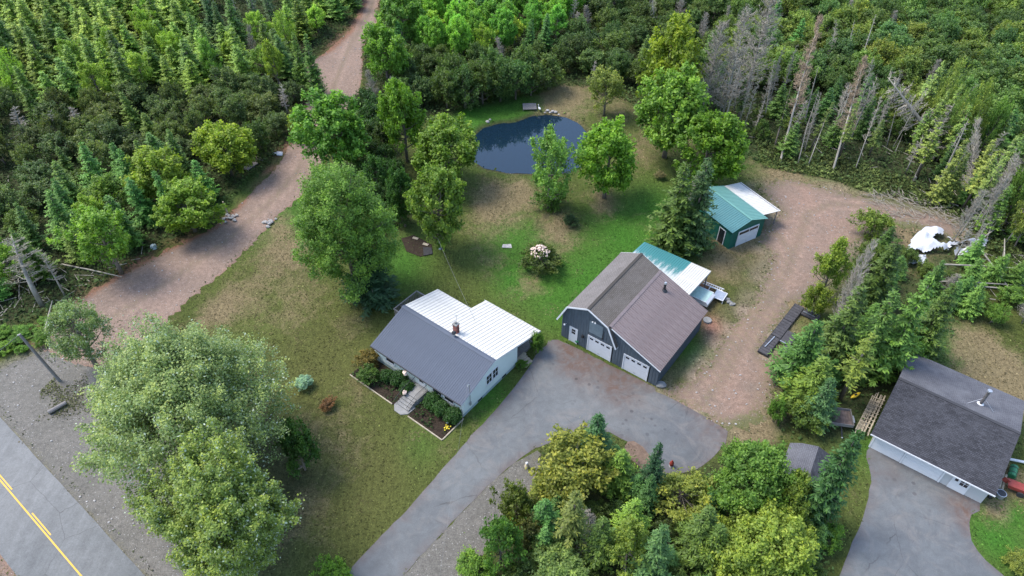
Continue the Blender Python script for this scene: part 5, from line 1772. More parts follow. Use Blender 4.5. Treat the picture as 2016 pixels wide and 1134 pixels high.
def put(kind, name, label, group, x, y, r, h, color, rr, cat='tree'):
    pl = PR[kind]
    pr, H_ = pl[rr.randrange(len(pl))]
    br = {'maple': 3, 'birch': 2.4, 'shrub': 2.4, 'round': 3, 'airy': 3, 'spruce': 1.75, 'fir': 2.1, 'thinspruce': 1.3, 'snag': 1.9, 'ghost': 2.6, 'rust': 1.5, 'pole': .9}[kind]
    v = rr.uniform(.8, 1.2)
    hue = rr.uniform(-.12, .12)
    g_ = 1.5 if cat == 'tree' else 1.22 if cat == 'shrub' else 1
    c = (g_ * color[0] * v * (1 + hue), g_ * color[1] * v, g_ * color[2] * v * (1 - hue))
    sz = ('tall', 'middling', 'short')[0 if h > 7.5 else 1 if h > 5.5 else 2] if cat != 'shrub' else ('broad', 'rounded', 'small')[0 if r > 2.7 else 1 if r > 2.2 else 2]
    tn = ('yellowish' if hue > .06 else 'bluish' if hue < -.06 else '') if cat != 'dead tree' else ''
    sh_ = ('pale' if v > 1.07 else 'dark' if v < .93 else 'mid green') if cat != 'dead tree' else 'bare grey'
    label = ' '.join((sz + ' ' + sh_ + ' ' + tn).split()) + ' ' + name.replace('_', ' ').replace('dead spruce', 'dead tree')
    label = locate(x, y, h, label)
    t = place_tree(name, label, cat, (x, y, -.05), pr, (r / br, r / br, h / H_), rr.uniform(0, 6.28), c, group)
    t.rotation_euler.x = rr.gauss(0, .05); t.rotation_euler.y = rr.gauss(0, .05)
    return t


def left_forest(rr, x, y, u, v):
    q = rr.random()
    # the alder thicket runs as a band across the middle of the left forest
    band = v - (300 - .12 * (u - 100))
    top = v < 215 - .02 * u
    if u < 560 and not top and v < 395 - .22 * u + (40 if u < 150 else 0) or (u > 380 and 190 < v < 300):
        if q < .82: put('shrub', 'alder_shrub', 'olive grey-green alder in the thicket band of the left forest', 'alders of the left thicket', x, y, rr.uniform(1.7, 2.7), rr.uniform(3.2, 5.2), (.056, .080, .036), rr, 'shrub')
        elif q < .92: put('spruce', 'spruce_tree', 'small dark spruce standing in the left alder thicket', 'spruces in the left alder thicket', x, y, rr.uniform(1.2, 1.6), rr.uniform(4.5, 6.5), SPRUCE, rr)
        else: put('snag', 'dead_sapling', 'thin bare sapling in the left alder thicket', 'bare saplings in the left thicket', x, y, 1.5, rr.uniform(4, 6), (.4, .4, .4), rr, 'dead tree')
        return
    if top:
        lightc = (u < 260 and v < 110) or (300 < u < 420 and v < 80)
        if u > 410 and v < 95 and u < 560:
            if q < .28: put('snag', 'dead_spruce', '', 'bare trunks at the top edge', x, y, 1.0, rr.uniform(7, 10), (.4, .4, .4), rr, 'dead tree')
            elif q < .8: put('thinspruce', 'spruce_tree', 'dark bare-legged spruce at the top edge left of the track', 'bare-legged spruces at the top edge', x, y, 1.7, rr.uniform(8, 10.5), (.03, .055, .022), rr)
            else: put('spruce', 'spruce_tree', 'dark full spruce at the top edge left of the track', 'dark spruces at the top edge', x, y, 1.6, rr.uniform(7, 9), (.028, .06, .022), rr)
        elif lightc and q < .55: put('spruce', 'spruce_tree', 'light soft-green conifer in the top left corner forest', 'light conifers of the top left', x, y, rr.uniform(2.2, 3.0), rr.uniform(8, 10), (.105, .155, .034), rr)
        elif q < .22: put('birch' if q < .14 else 'airy', 'birch_tree', 'yellow-green broadleaf among the upper left spruces', 'broadleaves among the upper left spruces', x, y, rr.uniform(1.6, 2.2), rr.uniform(6, 8), (.10, .165, .035), rr)
        elif q < .6: put('spruce', 'spruce_tree', 'pointed dark green spruce of the upper left forest', 'dark spruces of the upper left', x, y, rr.uniform(1.9, 2.7), rr.uniform(6.5, 9.5), (.050, .088, .020), rr)
        else: put('spruce', 'spruce_tree', 'pointed fresh green spruce of the upper left forest', 'fresh spruces of the upper left', x, y, rr.uniform(1.8, 2.6), rr.uniform(5.5, 8.5), (.076, .125, .024), rr)
    else:
        if q < .42: put('fir', 'fir_tree', 'mid green fir in the lower left forest beside the track', 'firs of the lower left forest', x, y, rr.uniform(1.6, 2.2), rr.uniform(5.5, 8), (.042, .098, .026), rr)
        elif q < .62: put('spruce', 'spruce_tree', 'dark spruce in the lower left forest beside the track', 'spruces of the lower left forest', x, y, rr.uniform(1.4, 1.8), rr.uniform(5.5, 8), SPRUCE, rr)
        elif q < .84: put('birch', 'birch_tree', 'yellow-green young broadleaf in the lower left forest', 'young broadleaves of the lower left forest', x, y, rr.uniform(1.6, 2.3), rr.uniform(5, 7), (.10, .155, .03), rr)
        else: put('shrub', 'alder_shrub', 'low dark shrub in the lower left forest', 'shrubs of the lower left forest', x, y, rr.uniform(1.4, 2), rr.uniform(2.4, 3.6), (.05, .08, .028), rr, 'shrub')


LFP = [(-500, 690), (-200, 690), (20, 640), (90, 600), (200, 540), (300, 480), (415, 430), (440, 395), (515, 322), (545, 270), (580, 222), (592, 190), (590, 130), (630, 90), (678, 50), (698, 8), (704, -45), (-900, -45), (-900, 300)]
fill(LFP, 3.1, left_forest, 11)


def right_forest(rr, x, y, u, v):
    q = rr.random()
    if u < 1130 and v < 130 - max(0, (u - 1000)) * .2:
        if q < .55: put('maple' if q < .3 else 'birch', 'maple_tree', 'bright green broadleaf in the forest above the pond', 'bright broadleaves above the pond', x, y, rr.uniform(1.8, 2.5), rr.uniform(6, 8.5), (.075, .155, .032), rr)
        elif q < .85: put('spruce', 'spruce_tree', 'dark green spruce in the forest above the pond', 'spruces above the pond', x, y, rr.uniform(1.4, 1.9), rr.uniform(6.5, 9), (.035, .09, .028), rr)
        else: put('birch', 'birch_tree', 'lime green young tree in the forest above the pond', 'lime trees above the pond', x, y, rr.uniform(1.6, 2.2), rr.uniform(5, 7), (.14, .20, .035), rr)
        return
    if u < 1400:
        if q < .85: put('shrub', 'alder_shrub', 'dark green alder on the far side of the pond', 'alders behind the pond', x, y, rr.uniform(1.8, 2.8), rr.uniform(3.5, 5.4), (.045, .075, .030), rr, 'shrub')
        elif q < .93: put('spruce', 'spruce_tree', 'dark spruce rising from the alders behind the pond', 'spruces in the pond alders', x, y, 1.5, rr.uniform(6, 8), SPRUCE, rr)
        else: put('ghost', 'dead_sapling', 'grey twiggy dead sapling in the alders behind the pond', 'dead saplings behind the pond', x, y, 1.3, rr.uniform(4, 6), (.4, .4, .4), rr, 'dead tree')
        return
    edge = v > 195 + max(0, (u - 1600) * .30)
    if edge:
        if q < .34: put('fir', 'fir_tree', 'dark fir at the forest edge above the gravel yard', 'firs above the yard', x, y, rr.uniform(1.3, 1.8), rr.uniform(4.5, 7), (.035, .075, .025), rr)
        elif q < .52: put('thinspruce', 'thin_spruce', 'scraggy thin spruce at the forest edge above the yard', 'scraggy spruces above the yard', x, y, 1.3, rr.uniform(6, 9), (.06, .09, .03), rr)
        elif q < .74: put('shrub', 'alder_shrub', 'green shrub at the forest edge above the yard', 'shrubs above the yard', x, y, rr.uniform(1.2, 1.8), rr.uniform(1.8, 3.2), (.07, .11, .03), rr, 'shrub')
        elif q < .9: put('snag', 'dead_spruce', 'bare grey dead trunk at the forest edge above the yard', 'bare trunks above the yard', x, y, 1.2, rr.uniform(6, 9), (.4, .4, .4), rr, 'dead tree')
        else: put('ghost', 'dead_spruce', 'bushy grey dead spruce at the forest edge above the yard', 'grey dead spruces above the yard', x, y, 1.2, rr.uniform(4, 7), (.4, .4, .4), rr, 'dead tree')
        return
    if q < .90: put('shrub', 'alder_shrub', 'rounded olive-green alder in the upper right thicket', 'alders of the upper right thicket', x, y, rr.uniform(2.2, 3.3), rr.uniform(3.8, 5.8), rr.choice([(.070, .108, .036), (.056, .095, .036), (.085, .118, .036), (.046, .085, .036)]), rr, 'shrub')
    elif q < .95: put('spruce', 'spruce_tree', 'green conifer rising from the upper right thicket', 'conifers of the upper right thicket', x, y, 1.7, rr.uniform(6, 8), (.045, .11, .03), rr)
    else: put('ghost', 'dead_sapling', 'grey bare tree in the upper right thicket', 'bare trees of the upper right thicket', x, y, 1.1, rr.uniform(5, 7), (.4, .4, .4), rr, 'dead tree')


RFP = [(765, -45), (765, 30), (760, 70), (735, 105), (735, 150), (725, 215), (745, 260), (860, 200), (905, 198), (1010, 183), (1060, 165), (1110, 150), (1180, 155), (1240, 180), (1290, 200), (1400, 225), (1430, 290), (1490, 300), (1535, 318), (1620, 333), (1710, 352), (1790, 365), (1870, 400), (1950, 450), (1990, 520), (2100, 600), (2300, 620), (2300, -45)]
fill(RFP, 3.3, right_forest, 12, 14000)


def right_edge(rr, x, y, u, v):
    q = rr.random()
    if q < .35: put('fir', 'fir_tree', 'green fir in the thicket at the right edge above the neighbour lawn', 'firs at the right edge', x, y, 1.4, rr.uniform(4, 6), (.045, .095, .028), rr)
    elif q < .75: put('shrub', 'shrub', 'green shrub in the thicket at the right edge above the neighbour lawn', 'shrubs at the right edge', x, y, rr.uniform(1.0, 1.6), rr.uniform(1.5, 2.8), (.065, .115, .03), rr, 'shrub')
    else: put('ghost', 'dead_sapling', 'grey twiggy dead tree in the thicket at the right edge', 'dead trees at the right edge', x, y, 1.1, rr.uniform(3, 6), (.4, .4, .4), rr, 'dead tree')


fill([(1930, 500), (1990, 540), (2100, 620), (2200, 760), (2100, 720), (1990, 650), (1905, 635), (1870, 620), (1850, 560)], 2.2, right_edge, 13, 3000)


def copse(rr, x, y, u, v):
    q = rr.random()
    if q < .6: put('fir', 'fir_tree', 'shaded small fir filling the copse at the bottom centre', 'small firs in the bottom copse', x, y, 1.3, rr.uniform(3, 4.5), (.035, .075, .026), rr)
    else: put('shrub', 'shrub', 'low dark shrub filling the copse at the bottom centre', 'low shrubs in the bottom copse', x, y, 1.3, rr.uniform(1.5, 2.5), (.04, .07, .026), rr, 'shrub')


fill([(1080, 900), (1160, 880), (1230, 900), (1260, 940), (1330, 960), (1430, 940), (1560, 1000), (1590, 1040), (1600, 1240), (940, 1240), (1010, 1060), (1040, 980)], 1.85, copse, 14, 2500)


def copse_r(rr, x, y, u, v):
    q = rr.random()
    if q < .5: put('fir', 'fir_tree', 'shaded small fir filling the copse right of the gravel yard', 'small firs in the right copse', x, y, 1.3, rr.uniform(3, 5), (.04, .085, .026), rr)
    else: put('shrub', 'shrub', 'low shrub filling the copse right of the gravel yard', 'low shrubs in the right copse', x, y, 1.2, rr.uniform(1.4, 2.4), (.055, .09, .028), rr, 'shrub')


fill([(1665, 520), (1700, 480), (1745, 500), (1850, 540), (1890, 600), (1850, 690), (1790, 720), (1720, 740), (1690, 760), (1610, 850), (1560, 850), (1550, 810), (1575, 765), (1640, 740), (1665, 640)], 2.3, copse_r, 15, 2500)


def verge(rr, x, y, u, v):
    put('shrub', 'shrub', 'low leafy bush beside the gravel shoulder near the utility pole', 'low bushes near the utility pole', x, y, rr.uniform(.7, 1.1), rr.uniform(.6, 1.2), (.07, .14, .028), rr, 'shrub')


fill([(-80, 720), (-60, 655), (20, 652), (95, 632), (100, 680), (40, 695), (-10, 715)], 1.2, verge, 16, 1500)

for k_, (u_, v_, h_) in enumerate([(880, 212, 6.5), (915, 214, 7), (950, 205, 7.5), (985, 200, 7), (1015, 196, 6.5), (1045, 188, 6), (1080, 176, 5.5), (900, 190, 7.5), (970, 185, 7.5), (1030, 176, 7)]):
    g_ = G(u_, v_)
    put('shrub', 'alder_shrub', '', 'alders behind the pond', g_[0], g_[1], 2.6, h_, (.042, .075, .030), random.Random(80 + k_), 'shrub')

for k_, (u_, v_, h_, r_) in enumerate([(728, 228, 4.6, 2.0), (742, 256, 4.8, 2.2), (722, 286, 4.2, 1.9), (748, 296, 4.4, 2.0), (733, 322, 3.6, 1.8), (764, 330, 3.4, 1.7), (715, 352, 3.2, 1.6), (742, 376, 3.4, 1.7), (778, 356, 3.4, 1.7), (745, 410, 3.6, 1.6), (775, 415, 3.8, 1.6), (788, 440, 3.6, 1.5), (758, 440, 3.0, 1.4)]):
    g_ = G(u_, v_)
    put('shrub', 'shrub', '', 'shady shrubs right of the narrow track', g_[0], g_[1], r_, h_, (.034, .068, .024), random.Random(180 + k_), 'shrub')
for k_ in range(44):
    rq = random.Random(600 + k_)
    u_ = rq.uniform(1790, 2070); v_ = 370 + (u_ - 1790) * .62 - rq.uniform(0, 150)
    g_ = G(u_, v_)
    put(rq.choice(['thinspruce', 'spruce', 'spruce', 'airy']), 'thin_spruce', '', 'tall conifers at the right edge', g_[0], g_[1], rq.uniform(1.2, 1.9), rq.uniform(6.5, 10.5), rq.choice([(.075, .11, .035), (.09, .125, .045), (.06, .10, .028)]), rq)
for k_ in range(26):
    rq = random.Random(400 + k_)
    u_ = rq.uniform(1870, 2060); v_ = rq.uniform(330, 520)
    if v_ < 420 - (u_ - 1870) * .5: v_ += 60
    g_ = G(u_, v_)
    put(rq.choice(['snag', 'ghost', 'snag']), 'dead_spruce', '', 'grey dead trunks at the right edge', g_[0], g_[1], rq.uniform(.8, 1.4), rq.uniform(5, 9), (.4, .4, .4), rq, 'dead tree')

for k_ in range(30):
    rq = random.Random(800 + k_)
    u_ = rq.uniform(1400, 1900); v_ = 285 + max(0, u_ - 1480) * .22 - rq.uniform(0, 95)
    g_ = G(u_, v_)
    put(rq.choice(['snag', 'snag', 'pole']), 'dead_spruce', '', 'bare trunks above the yard', g_[0], g_[1], rq.uniform(.7, 1.3), rq.uniform(6, 10), (.4, .4, .4), rq, 'dead tree')

# ---- bushes by the house
def house_bush(px, py, w_, h_, label, color=(.028, .07, .022), kind='shrub', idx=0, name='clipped_bush', group=None):
    return ellipse_tree(px, py, w_, h_, kind, name, label, 'bush', color, .03, idx, group)


dense = lambda r, rz, cl: broad(950, r, rz, .02, 70, 110, .13, .2, .06, .3, .25, 'leaf')
for px, py, w_, lb in [(763, 739, 24, 'leftmost clipped round bush under the front wall'), (785, 745, 30, 'clipped round bush second from the left under the front wall'),
                       (801, 764, 26, 'clipped round bush touching the left side of the front steps'), (851, 789, 32, 'clipped round bush just right of the front steps'),
                       (868, 803, 32, 'clipped round bush in the middle of the right-hand bed'), (891, 818, 32, 'clipped round bush at the gable corner of the bed')]:
    ellipse_tree(px, py, w_, w_, '', 'clipped_bush', lb, 'bush', (.025, .065, .022), .02, custom=dense)
ellipse_tree(722, 738, 48, 42, 'shrub', 'bush', 'loose green shrub at the left corner of the house front', 'bush', (.045, .09, .022), .02, 0)
ellipse_tree(726, 706, 52, 38, 'shrub', 'spirea_bush', 'orange and green tinted bush at the left corner of the house front', 'bush', (.12, .095, .03), .02, 1)
ellipse_tree(1056, 674, 32, 46, 'shrub', 'bush', 'green bush at the back corner beside the porch steps', 'bush', MID, .02, 2)
ellipse_tree(1028, 716, 26, 22, 'shrub', 'bush', 'low leafy plant between porch steps and driveway', 'bush', MID, .02, 3)
ellipse_tree(597, 754, 37, 34, 'round', 'blue_spruce', 'small blue-grey spruce alone on the left lawn', 'bush', (.16, .25, .29), .02, 0)
ellipse_tree(1068, 507, 82, 46, 'shrub', 'flowering_bush', 'round green bush alone on the back lawn with a pink-white flowering crown', 'bush', (.05, .075, .022), .02, 0)
gx, gy, gz = G(1064, 499, 1.3)
bl_ = MB()
rr = random.Random(3)
for i in range(130):
    a, e = rr.uniform(0, 6.28), rr.uniform(0, 1) ** .5
    bl_.ball((3.15 + math.cos(a) * e * 1.15, 61.8 + math.sin(a) * e * 1.0, 2.35 + .75 * (1 - e * e) + rr.uniform(-.05, .08)), rr.uniform(.07, .13), 5, 3)
o = bl_.build('blossom', M['blossom'])
tb = [o_ for o_ in bpy.data.objects if o_.name.startswith('flowering_bush')][0]
bpy.context.view_layer.update()
o.parent = tb
o.matrix_parent_inverse = tb.matrix_world.inverted()
o['kind'] = 'stuff'
ellipse_tree(2000, 1105, 50, 45, 'shrub', 'ornamental_grass', 'yellow-green grassy clump on the lawn at the lower right edge', 'plant', (.14, .17, .05), .02, 1)
ellipse_tree(1125, 435, 34, 22, 'shrub', 'bush', 'low dark plant in a bare patch of the back lawn', 'bush', (.03, .06, .03), .02, 2)
ellipse_tree(1300, 345, 26, 20, 'airy', 'bush', 'small bare-twigged bush on the lawn left of the fir clump', 'bush', (.13, .12, .09), .02, 1)
ellipse_tree(645, 795, 34, 22, 'shrub', 'red_leaved_plant', 'low reddish flower patch on the left lawn', 'plant', (.13, .07, .045), .02, 1)

# ------------------------------------------------------------------ ground cover, grass and litter (uncountable)
def blade_mat():
    m = NT('grass_tuft')
    at = m.n('ShaderNodeAttribute'); at.attribute_name = 'Col'
    m.base(at.outputs['Color'], .8, .15)
    tr = m.n('ShaderNodeBsdfTranslucent')
    m.l(at.outputs['Color'], tr.inputs[0])
    mx = m.n('ShaderNodeMixShader'); mx.inputs[0].default_value = .25
    m.l(m.b.outputs[0], mx.inputs[1]).l(tr.outputs[0], mx.inputs[2]).l(mx.outputs[0], m.out.inputs[0])
    return m.m


M['tuft'] = blade_mat()
CG = np.clip(colr, 0, 1).reshape(ny, nx, 3)
DG = dry.reshape(ny, nx)


def cover(name, region_px, n, size, hgt, tint, seed, avoid=(), flat=.5, use_ground=0.0, mask=None, spread=.3):
    rs = np.random.RandomState(seed)
    poly = W(region_px) if isinstance(region_px[0][0], (int, float)) and not isinstance(region_px, np.ndarray) else region_px
    A_ = np.array(poly)
    x0, y0 = A_.min(0); x1, y1 = A_.max(0)
    x0, x1 = max(x0, -95), min(x1, 100)
    y1 = min(y1, 142)
    if name == 'bed_plants': x0, x1, y0, y1 = -16, -2, 34, 50; n *= 3
    x = rs.uniform(x0, x1, n * 3); y = rs.uniform(y0, y1, n * 3)
    ok = in_poly(x, y, poly)
    for b, mg in avoid: ok &= sdf(x, y, b) > mg + .25 * vnoise(x, y, 2.5, seed + 1)
    if mask is not None: ok &= mask(x, y, rs)
    u = FPX * x / (y * math.cos(PITCH) + CAM_H * math.sin(PITCH)) + 1008
    ok &= (u > -60) & (u < 2080)
    x, y = x[ok][:n], y[ok][:n]
    k = len(x)
    gz_ = ground_z(x, y)
    c = np.stack([x, y, gz_ + rs.uniform(.02, 1, k) ** 1.5 * hgt * (.6 + .5 * (vnoise(x, y, .9, seed + 2) > 0))], 1)
    nrm = unit(rs.normal(size=(k, 3)) * (1 - flat) + np.array([0, 0, flat + .2]))
    upv = rs.normal(size=(k, 3)) + np.array([0, 0, 1 - flat])
    ln = size * rs.uniform(.5, 1.5, k)
    me = leaf_mesh(name, c, nrm, upv, ln, ln * rs.uniform(.4, .8, k), rs.uniform(0, 1, k), M['tuft'])
    ix = np.clip(np.searchsorted(xs, x), 0, nx - 1); iy = np.clip(np.searchsorted(ys, y), 0, ny - 1)
    g = CG[iy, ix]
    d_ = np.clip(DG[iy, ix] * 1.1 - .25 + .35 * vnoise(x, y, 1.3, 77), 0, .8)[:, None]
    g = g * (1 - d_) + np.array([.175, .132, .072]) * d_
    tt = np.array(tint)
    pat = vnoise(x, y, .8, seed + 3)[:, None]
    cc = g * use_ground + tt * (1 - use_ground) * (1 + .35 * pat)
    cc = cc * np.exp(rs.normal(0, spread, (k, 1)))
    at = me.color_attributes.new('Col', 'FLOAT_COLOR', 'CORNER')
    at.data.foreach_set('color', np.repeat(np.concatenate([np.clip(cc, .002, .9), np.ones((k, 1))], 1), 4, 0).astype(np.float32).ravel())
    o = link(name, me)
    o['kind'] = 'stuff'
    return o


HOUSE_F = [H(-.2, .3)[:2], H(hL + .3, .3)[:2], H(hL + .3, -hB)[:2], H(-.2, -hB)[:2]]
HOUSE_F = [H(-.6, 3.2)[:2], H(hL + 2.4, 3.2)[:2], H(hL + 2.4, -9.5)[:2], H(-.6, -9.5)[:2]]
BARN_F = [Bn(-.1, .2)[:2], Bn(bW + .1, .2)[:2], Bn(bW + .1, -bD)[:2], Bn(-.1, -bD)[:2]]
GAR_F = [tuple((Matrix.Rotation(gth, 3, 'Z') @ V3((a, b, 0)) + V3(gloc)).xy) for a, b in ((-.1, .1), (gL + .1, .1), (gL + .1, -gD), (-.1, -gD))]
SHED_F = [tuple((Matrix.Rotation(sth, 3, 'Z') @ V3((a, b, 0)) + V3(sloc)).xy) for a, b in ((-.1, .1), (sW + .1, .1), (sW + .1, -sD), (-.1, -sD))]
ROADP = [(p.x, p.y) for p in road_pts]
HARD = [(ROADP, .0), (TRACK, .0), (SHOULDER, .0), (YARD, .0), (STRIP, .05), (DRIVE, .05), (DRIVE2, .05), (POND, -.1), (HOUSE_F, .1), (BARN_F, .1), (GAR_F, .1), (SHED_F, .1)]
ALLV = [(-200, 1300), (2200, 1300), (2500, -45), (-500, -45)]
inF = lambda x, y: np.minimum(sdf(x, y, FOREST_L), sdf(x, y, FOREST_M))
cover('undergrowth', ALLV, 150000, .38, .75, (.055, .088, .026), 31, HARD, .55, .1, lambda x, y, rs: (inF(x, y) < .5) & (rs.uniform(size=x.shape) < .95))
cover('copse_undergrowth', ALLV, 42000, .30, .55, (.055, .095, .026), 32, HARD, .55, .2, lambda x, y, rs: (np.minimum(sdf(x, y, COPSE_B), sdf(x, y, COPSE_R)) < .3))
cover('lawn_tufts', ALLV, 210000, .17, .05, (.07, .10, .02), 33, HARD, .75, 1.0, lambda x, y, rs: (inF(x, y) > -.5) & (np.minimum(sdf(x, y, COPSE_B), sdf(x, y, COPSE_R)) > -1), .38)
cover('pond_bank_grass', ALLV, 9000, .36, .38, (.075, .12, .022), 34, [(POND, -.25)], .25, .2, lambda x, y, rs: (sdf(x, y, POND) < .9) & (rs.uniform(size=x.shape) < .3))
edge_ = lambda x, y: np.minimum(np.abs(sdf(x, y, TRACK)), np.minimum(np.abs(sdf(x, y, YARD)), np.abs(sdf(x, y, SHOULDER))))
cover('verge_weeds', ALLV, 60000, .20, .14, (.075, .105, .028), 35, [(DRIVE, .05), (DRIVE2, .05), (HOUSE_F, .1), (BARN_F, .1)], .4, .35, lambda x, y, rs: (edge_(x, y) + .45 * vnoise(x, y, 1.1, 94) < .7) & (vnoise(x, y, 1.6, 91) + rs.normal(0, .5, x.shape) > -.1) & (sdf(x, y, W([(-200, 1134), (0, 822), (290, 1134), (400, 1300), (-200, 1300)])) > .3))
cover('edge_brush', [(1480, 250), (1640, 300), (1800, 360), (1960, 450), (2080, 560), (2080, 640), (1900, 480), (1760, 400), (1640, 355), (1500, 330)], 14000, .34, .6, (.10, .13, .035), 36, [(YARD, .3)], .5, .1)
cover('bed_plants', [H(-.1, .1)[:2], H(hL + .6, .1)[:2], H(hL + .6, 3.0)[:2], H(-.1, 3.0)[:2]][0:0] or ALLV, 1500, .2, .35, (.035, .07, .02), 38, [([H(xd - .55, -.2)[:2], H(xd + 1.6, -.2)[:2], H(xd + 1.6, 3.6)[:2], H(xd - .55, 3.6)[:2]], .05)], .4, .05, lambda x, y, rs: (sdf(x, y, [H(-.1, .1)[:2], H(hL + .6, .1)[:2], H(hL + .6, 3.0)[:2], H(-.1, 3.0)[:2]]) < -.1) & (vnoise(x, y, 2.2, 95) > -.2))
GS = W([(900, 1000), (1000, 915), (1050, 900), (1030, 985), (940, 1100), (860, 1290), (760, 1290), (820, 1110)])
cover('strip_weeds', ALLV, 5000, .18, .10, (.07, .10, .03), 37, [(DRIVE, .12)], .45, .1, lambda x, y, rs: (sdf(x, y, STRIP) < .2) & (np.abs(sdf(x, y, DRIVE)) < 2.2) & (vnoise(x, y, 1.3, 92) + rs.normal(0, .3, x.shape) > .2))


def litter(name, region_px, n, ln, mat, seed, label=None):
    """pale fallen twigs and branches lying about"""
    rr = random.Random(seed)
    poly = W(region_px)
    A_ = np.array(poly); x0, y0 = A_.min(0); x1, y1 = A_.max(0)
    m = MB()
    k = 0
    while k < n:
        x, y = rr.uniform(x0, x1), rr.uniform(y0, y1)
        if not in_poly(np.array([x]), np.array([y]), poly)[0]: continue
        k += 1
        a = rr.gauss(2.2, .7); L = ln * rr.uniform(.3, 1.3)
        z = rr.uniform(.05, .5)
        m.tube([(x, y, z), (x + math.cos(a) * L, y + math.sin(a) * L, max(.03, z + rr.uniform(-.3, .3)))], [.05 * ln / 2, .02], 4, False)
    o = m.build(name, M[mat])
    if label: tag(o, label, 'brush pile')
    o['kind'] = 'stuff'
    return o


litter('fallen_branches', [(1860, 300), (2016, 280), (2060, 600), (1960, 600), (1890, 470), (1840, 400)], 190, 2.4, 'dead_bark', 41)
litter('brush_litter', [(1700, 385), (1760, 380), (1870, 410), (1900, 450), (1850, 445), (1740, 425)], 260, 1.2, 'dead_twig', 42)
litter('fallen_branches', [(0, 500), (60, 560), (240, 520), (330, 480), (300, 500), (100, 610), (0, 640)], 60, 1.8, 'dead_bark', 43)
litter('fallen_branches', [(0, 200), (560, 180), (560, 260), (300, 330), (0, 400)], 70, 2.5, 'dead_bark', 44)
litter('fallen_branches', [(1400, 200), (1900, 260), (1900, 380), (1500, 300)], 70, 1.6, 'dead_bark', 45)

# pebbles and stones scattered on the gravel
rr = random.Random(5)
m = MB()
for poly, n in ((TRACK, 260), (SHOULDER, 160), (YARD, 240)):
    A_ = np.array(poly); x0, y0 = A_.min(0); x1, y1 = A_.max(0)
    k = 0
    while k < n:
        x, y = rr.uniform(x0, x1), rr.uniform(y0, y1)
        if y > 130: k += 1; continue
        if not in_poly(np.array([x]), np.array([y]), poly)[0]: continue
        k += 1
        r_ = rr.uniform(.04, .13)
        m.ball((x, y, .02 + r_ * .2), (r_, r_ * .8, r_ * .6), 5, 3, .2, k)
o = m.build('loose_stones', M['stone']); o['kind'] = 'stuff'


# ------------------------------------------------------------------ things
def up_to(px, py_base, py_top):
    x, y, _ = G(px, py_base)
    lo, hi = 0, 30
    for _ in range(40):
        h = (lo + hi) / 2
        if P(x, y, h)[1] > py_top: lo = h
        else: hi = h
    return x, y, h


# utility pole and wires
x, y, h = up_to(118, 750, 659)
tp = V3(G(38, 658, h))
pole = empty('utility_pole', 'weathered wooden utility pole leaning slightly at the edge of the gravel shoulder', 'utility pole', (x, y, 0))
top = tp - V3((x, y, 0))
MB().tube([(0, 0, -.1), tuple(top)], [.16, .12], 10).build('pole', M['wood_grey'], pole)
MB().tube([tuple(top + V3((-.05, 0, -.15))), tuple(top + V3((-.22, 0, -.1)))], .05, 6).build('insulator', M['trim'], pole)


def wire(p, q, sag, label, r=.018):
    m = MB()
    p = V3(p); q = V3(q)
    pts = [p.lerp(q, t / 14) - V3((0, 0, sag * 4 * (t / 14) * (1 - t / 14))) for t in range(15)]
    m.tube(pts, r, 5)
    return tag(m.build('overhead_wire', M['wire']), label, 'wire')


wire(tp, G(-120, 760, h), .4, 'pale guy wire running from the pole top out past the left edge')
mast = V3(H(-.1, -.72, 4.1))
wire(mast, G(840, 1300, 9.5), .3, 'service wire crossing the driveway down to the house gable mast', .006)
wire(H(5.3, -8.2, 3.0), G(862, 470, 5.5), .2, 'thin line strung from the white roof to the white-footed tree', .012)
# log mound
lg = tag(MB().tube([G(95, 812, .25), G(130, 792, .35)], [.22, .18], 9).build('rotting_log', M['wood_grey']), 'grey rotting log lying in weeds between the utility pole and the road', 'log')
cover('shoulder_weeds', [(80, 770), (110, 740), (170, 735), (190, 800), (130, 850), (70, 830)], 2200, .18, .14, (.12, .13, .05), 51, (), .5, .1, lambda x, y, rs: vnoise(x, y, 1.2, 93) + rs.normal(0, .4, x.shape) > .3)

# pond things
px0 = G(1042, 214)
dock = empty('pond_dock', 'small weathered plank platform standing at the far pond bank', 'dock', px0, .05)
for i in range(10): MB().box(-1.0 + i * .21, -1.0 + i * .21 + .19, -.75, .75, .42, .47).build('plank', M['wood_grey'], dock)
for yy in (-.65, .6): MB().box(-1.02, 1.1, yy, yy + .09, .3, .415).build('joist', M['wood_grey'], dock)
for xx in (-.95, 1.0):
    for yy in (-.6, .6): MB().box(xx - .05, xx + .05, yy - .05, yy + .05, -.6, .30).build('post', M['wood_grey'], dock)
dock.rotation_euler.x = R(8)
gs = G(1062, 218)
goose = empty('white_goose', 'small white goose figure standing on the grass right of the pond platform', 'goose', gs, 2.0)
gm = MB()
gm.ball((0, 0, .38), (.34, .19, .2), 12, 8)
gm.tube([(.24, 0, .45), (.36, 0, .62), (.38, 0, .8), (.44, 0, .86)], [.09, .06, .05, .07], 8)
gm.tube([(-.28, 0, .42), (-.46, 0, .48)], [.1, .02], 8)
gm.build('body', M['white'], goose, True)
MB().tube([(.46, 0, .86), (.6, 0, .83)], [.035, .01], 6).build('beak', M['yellow'], goose)
for yy in (-.07, .07): MB().tube([(0, yy, 0), (0, yy, .22)], .02, 5).build('leg', M['yellow'], goose)
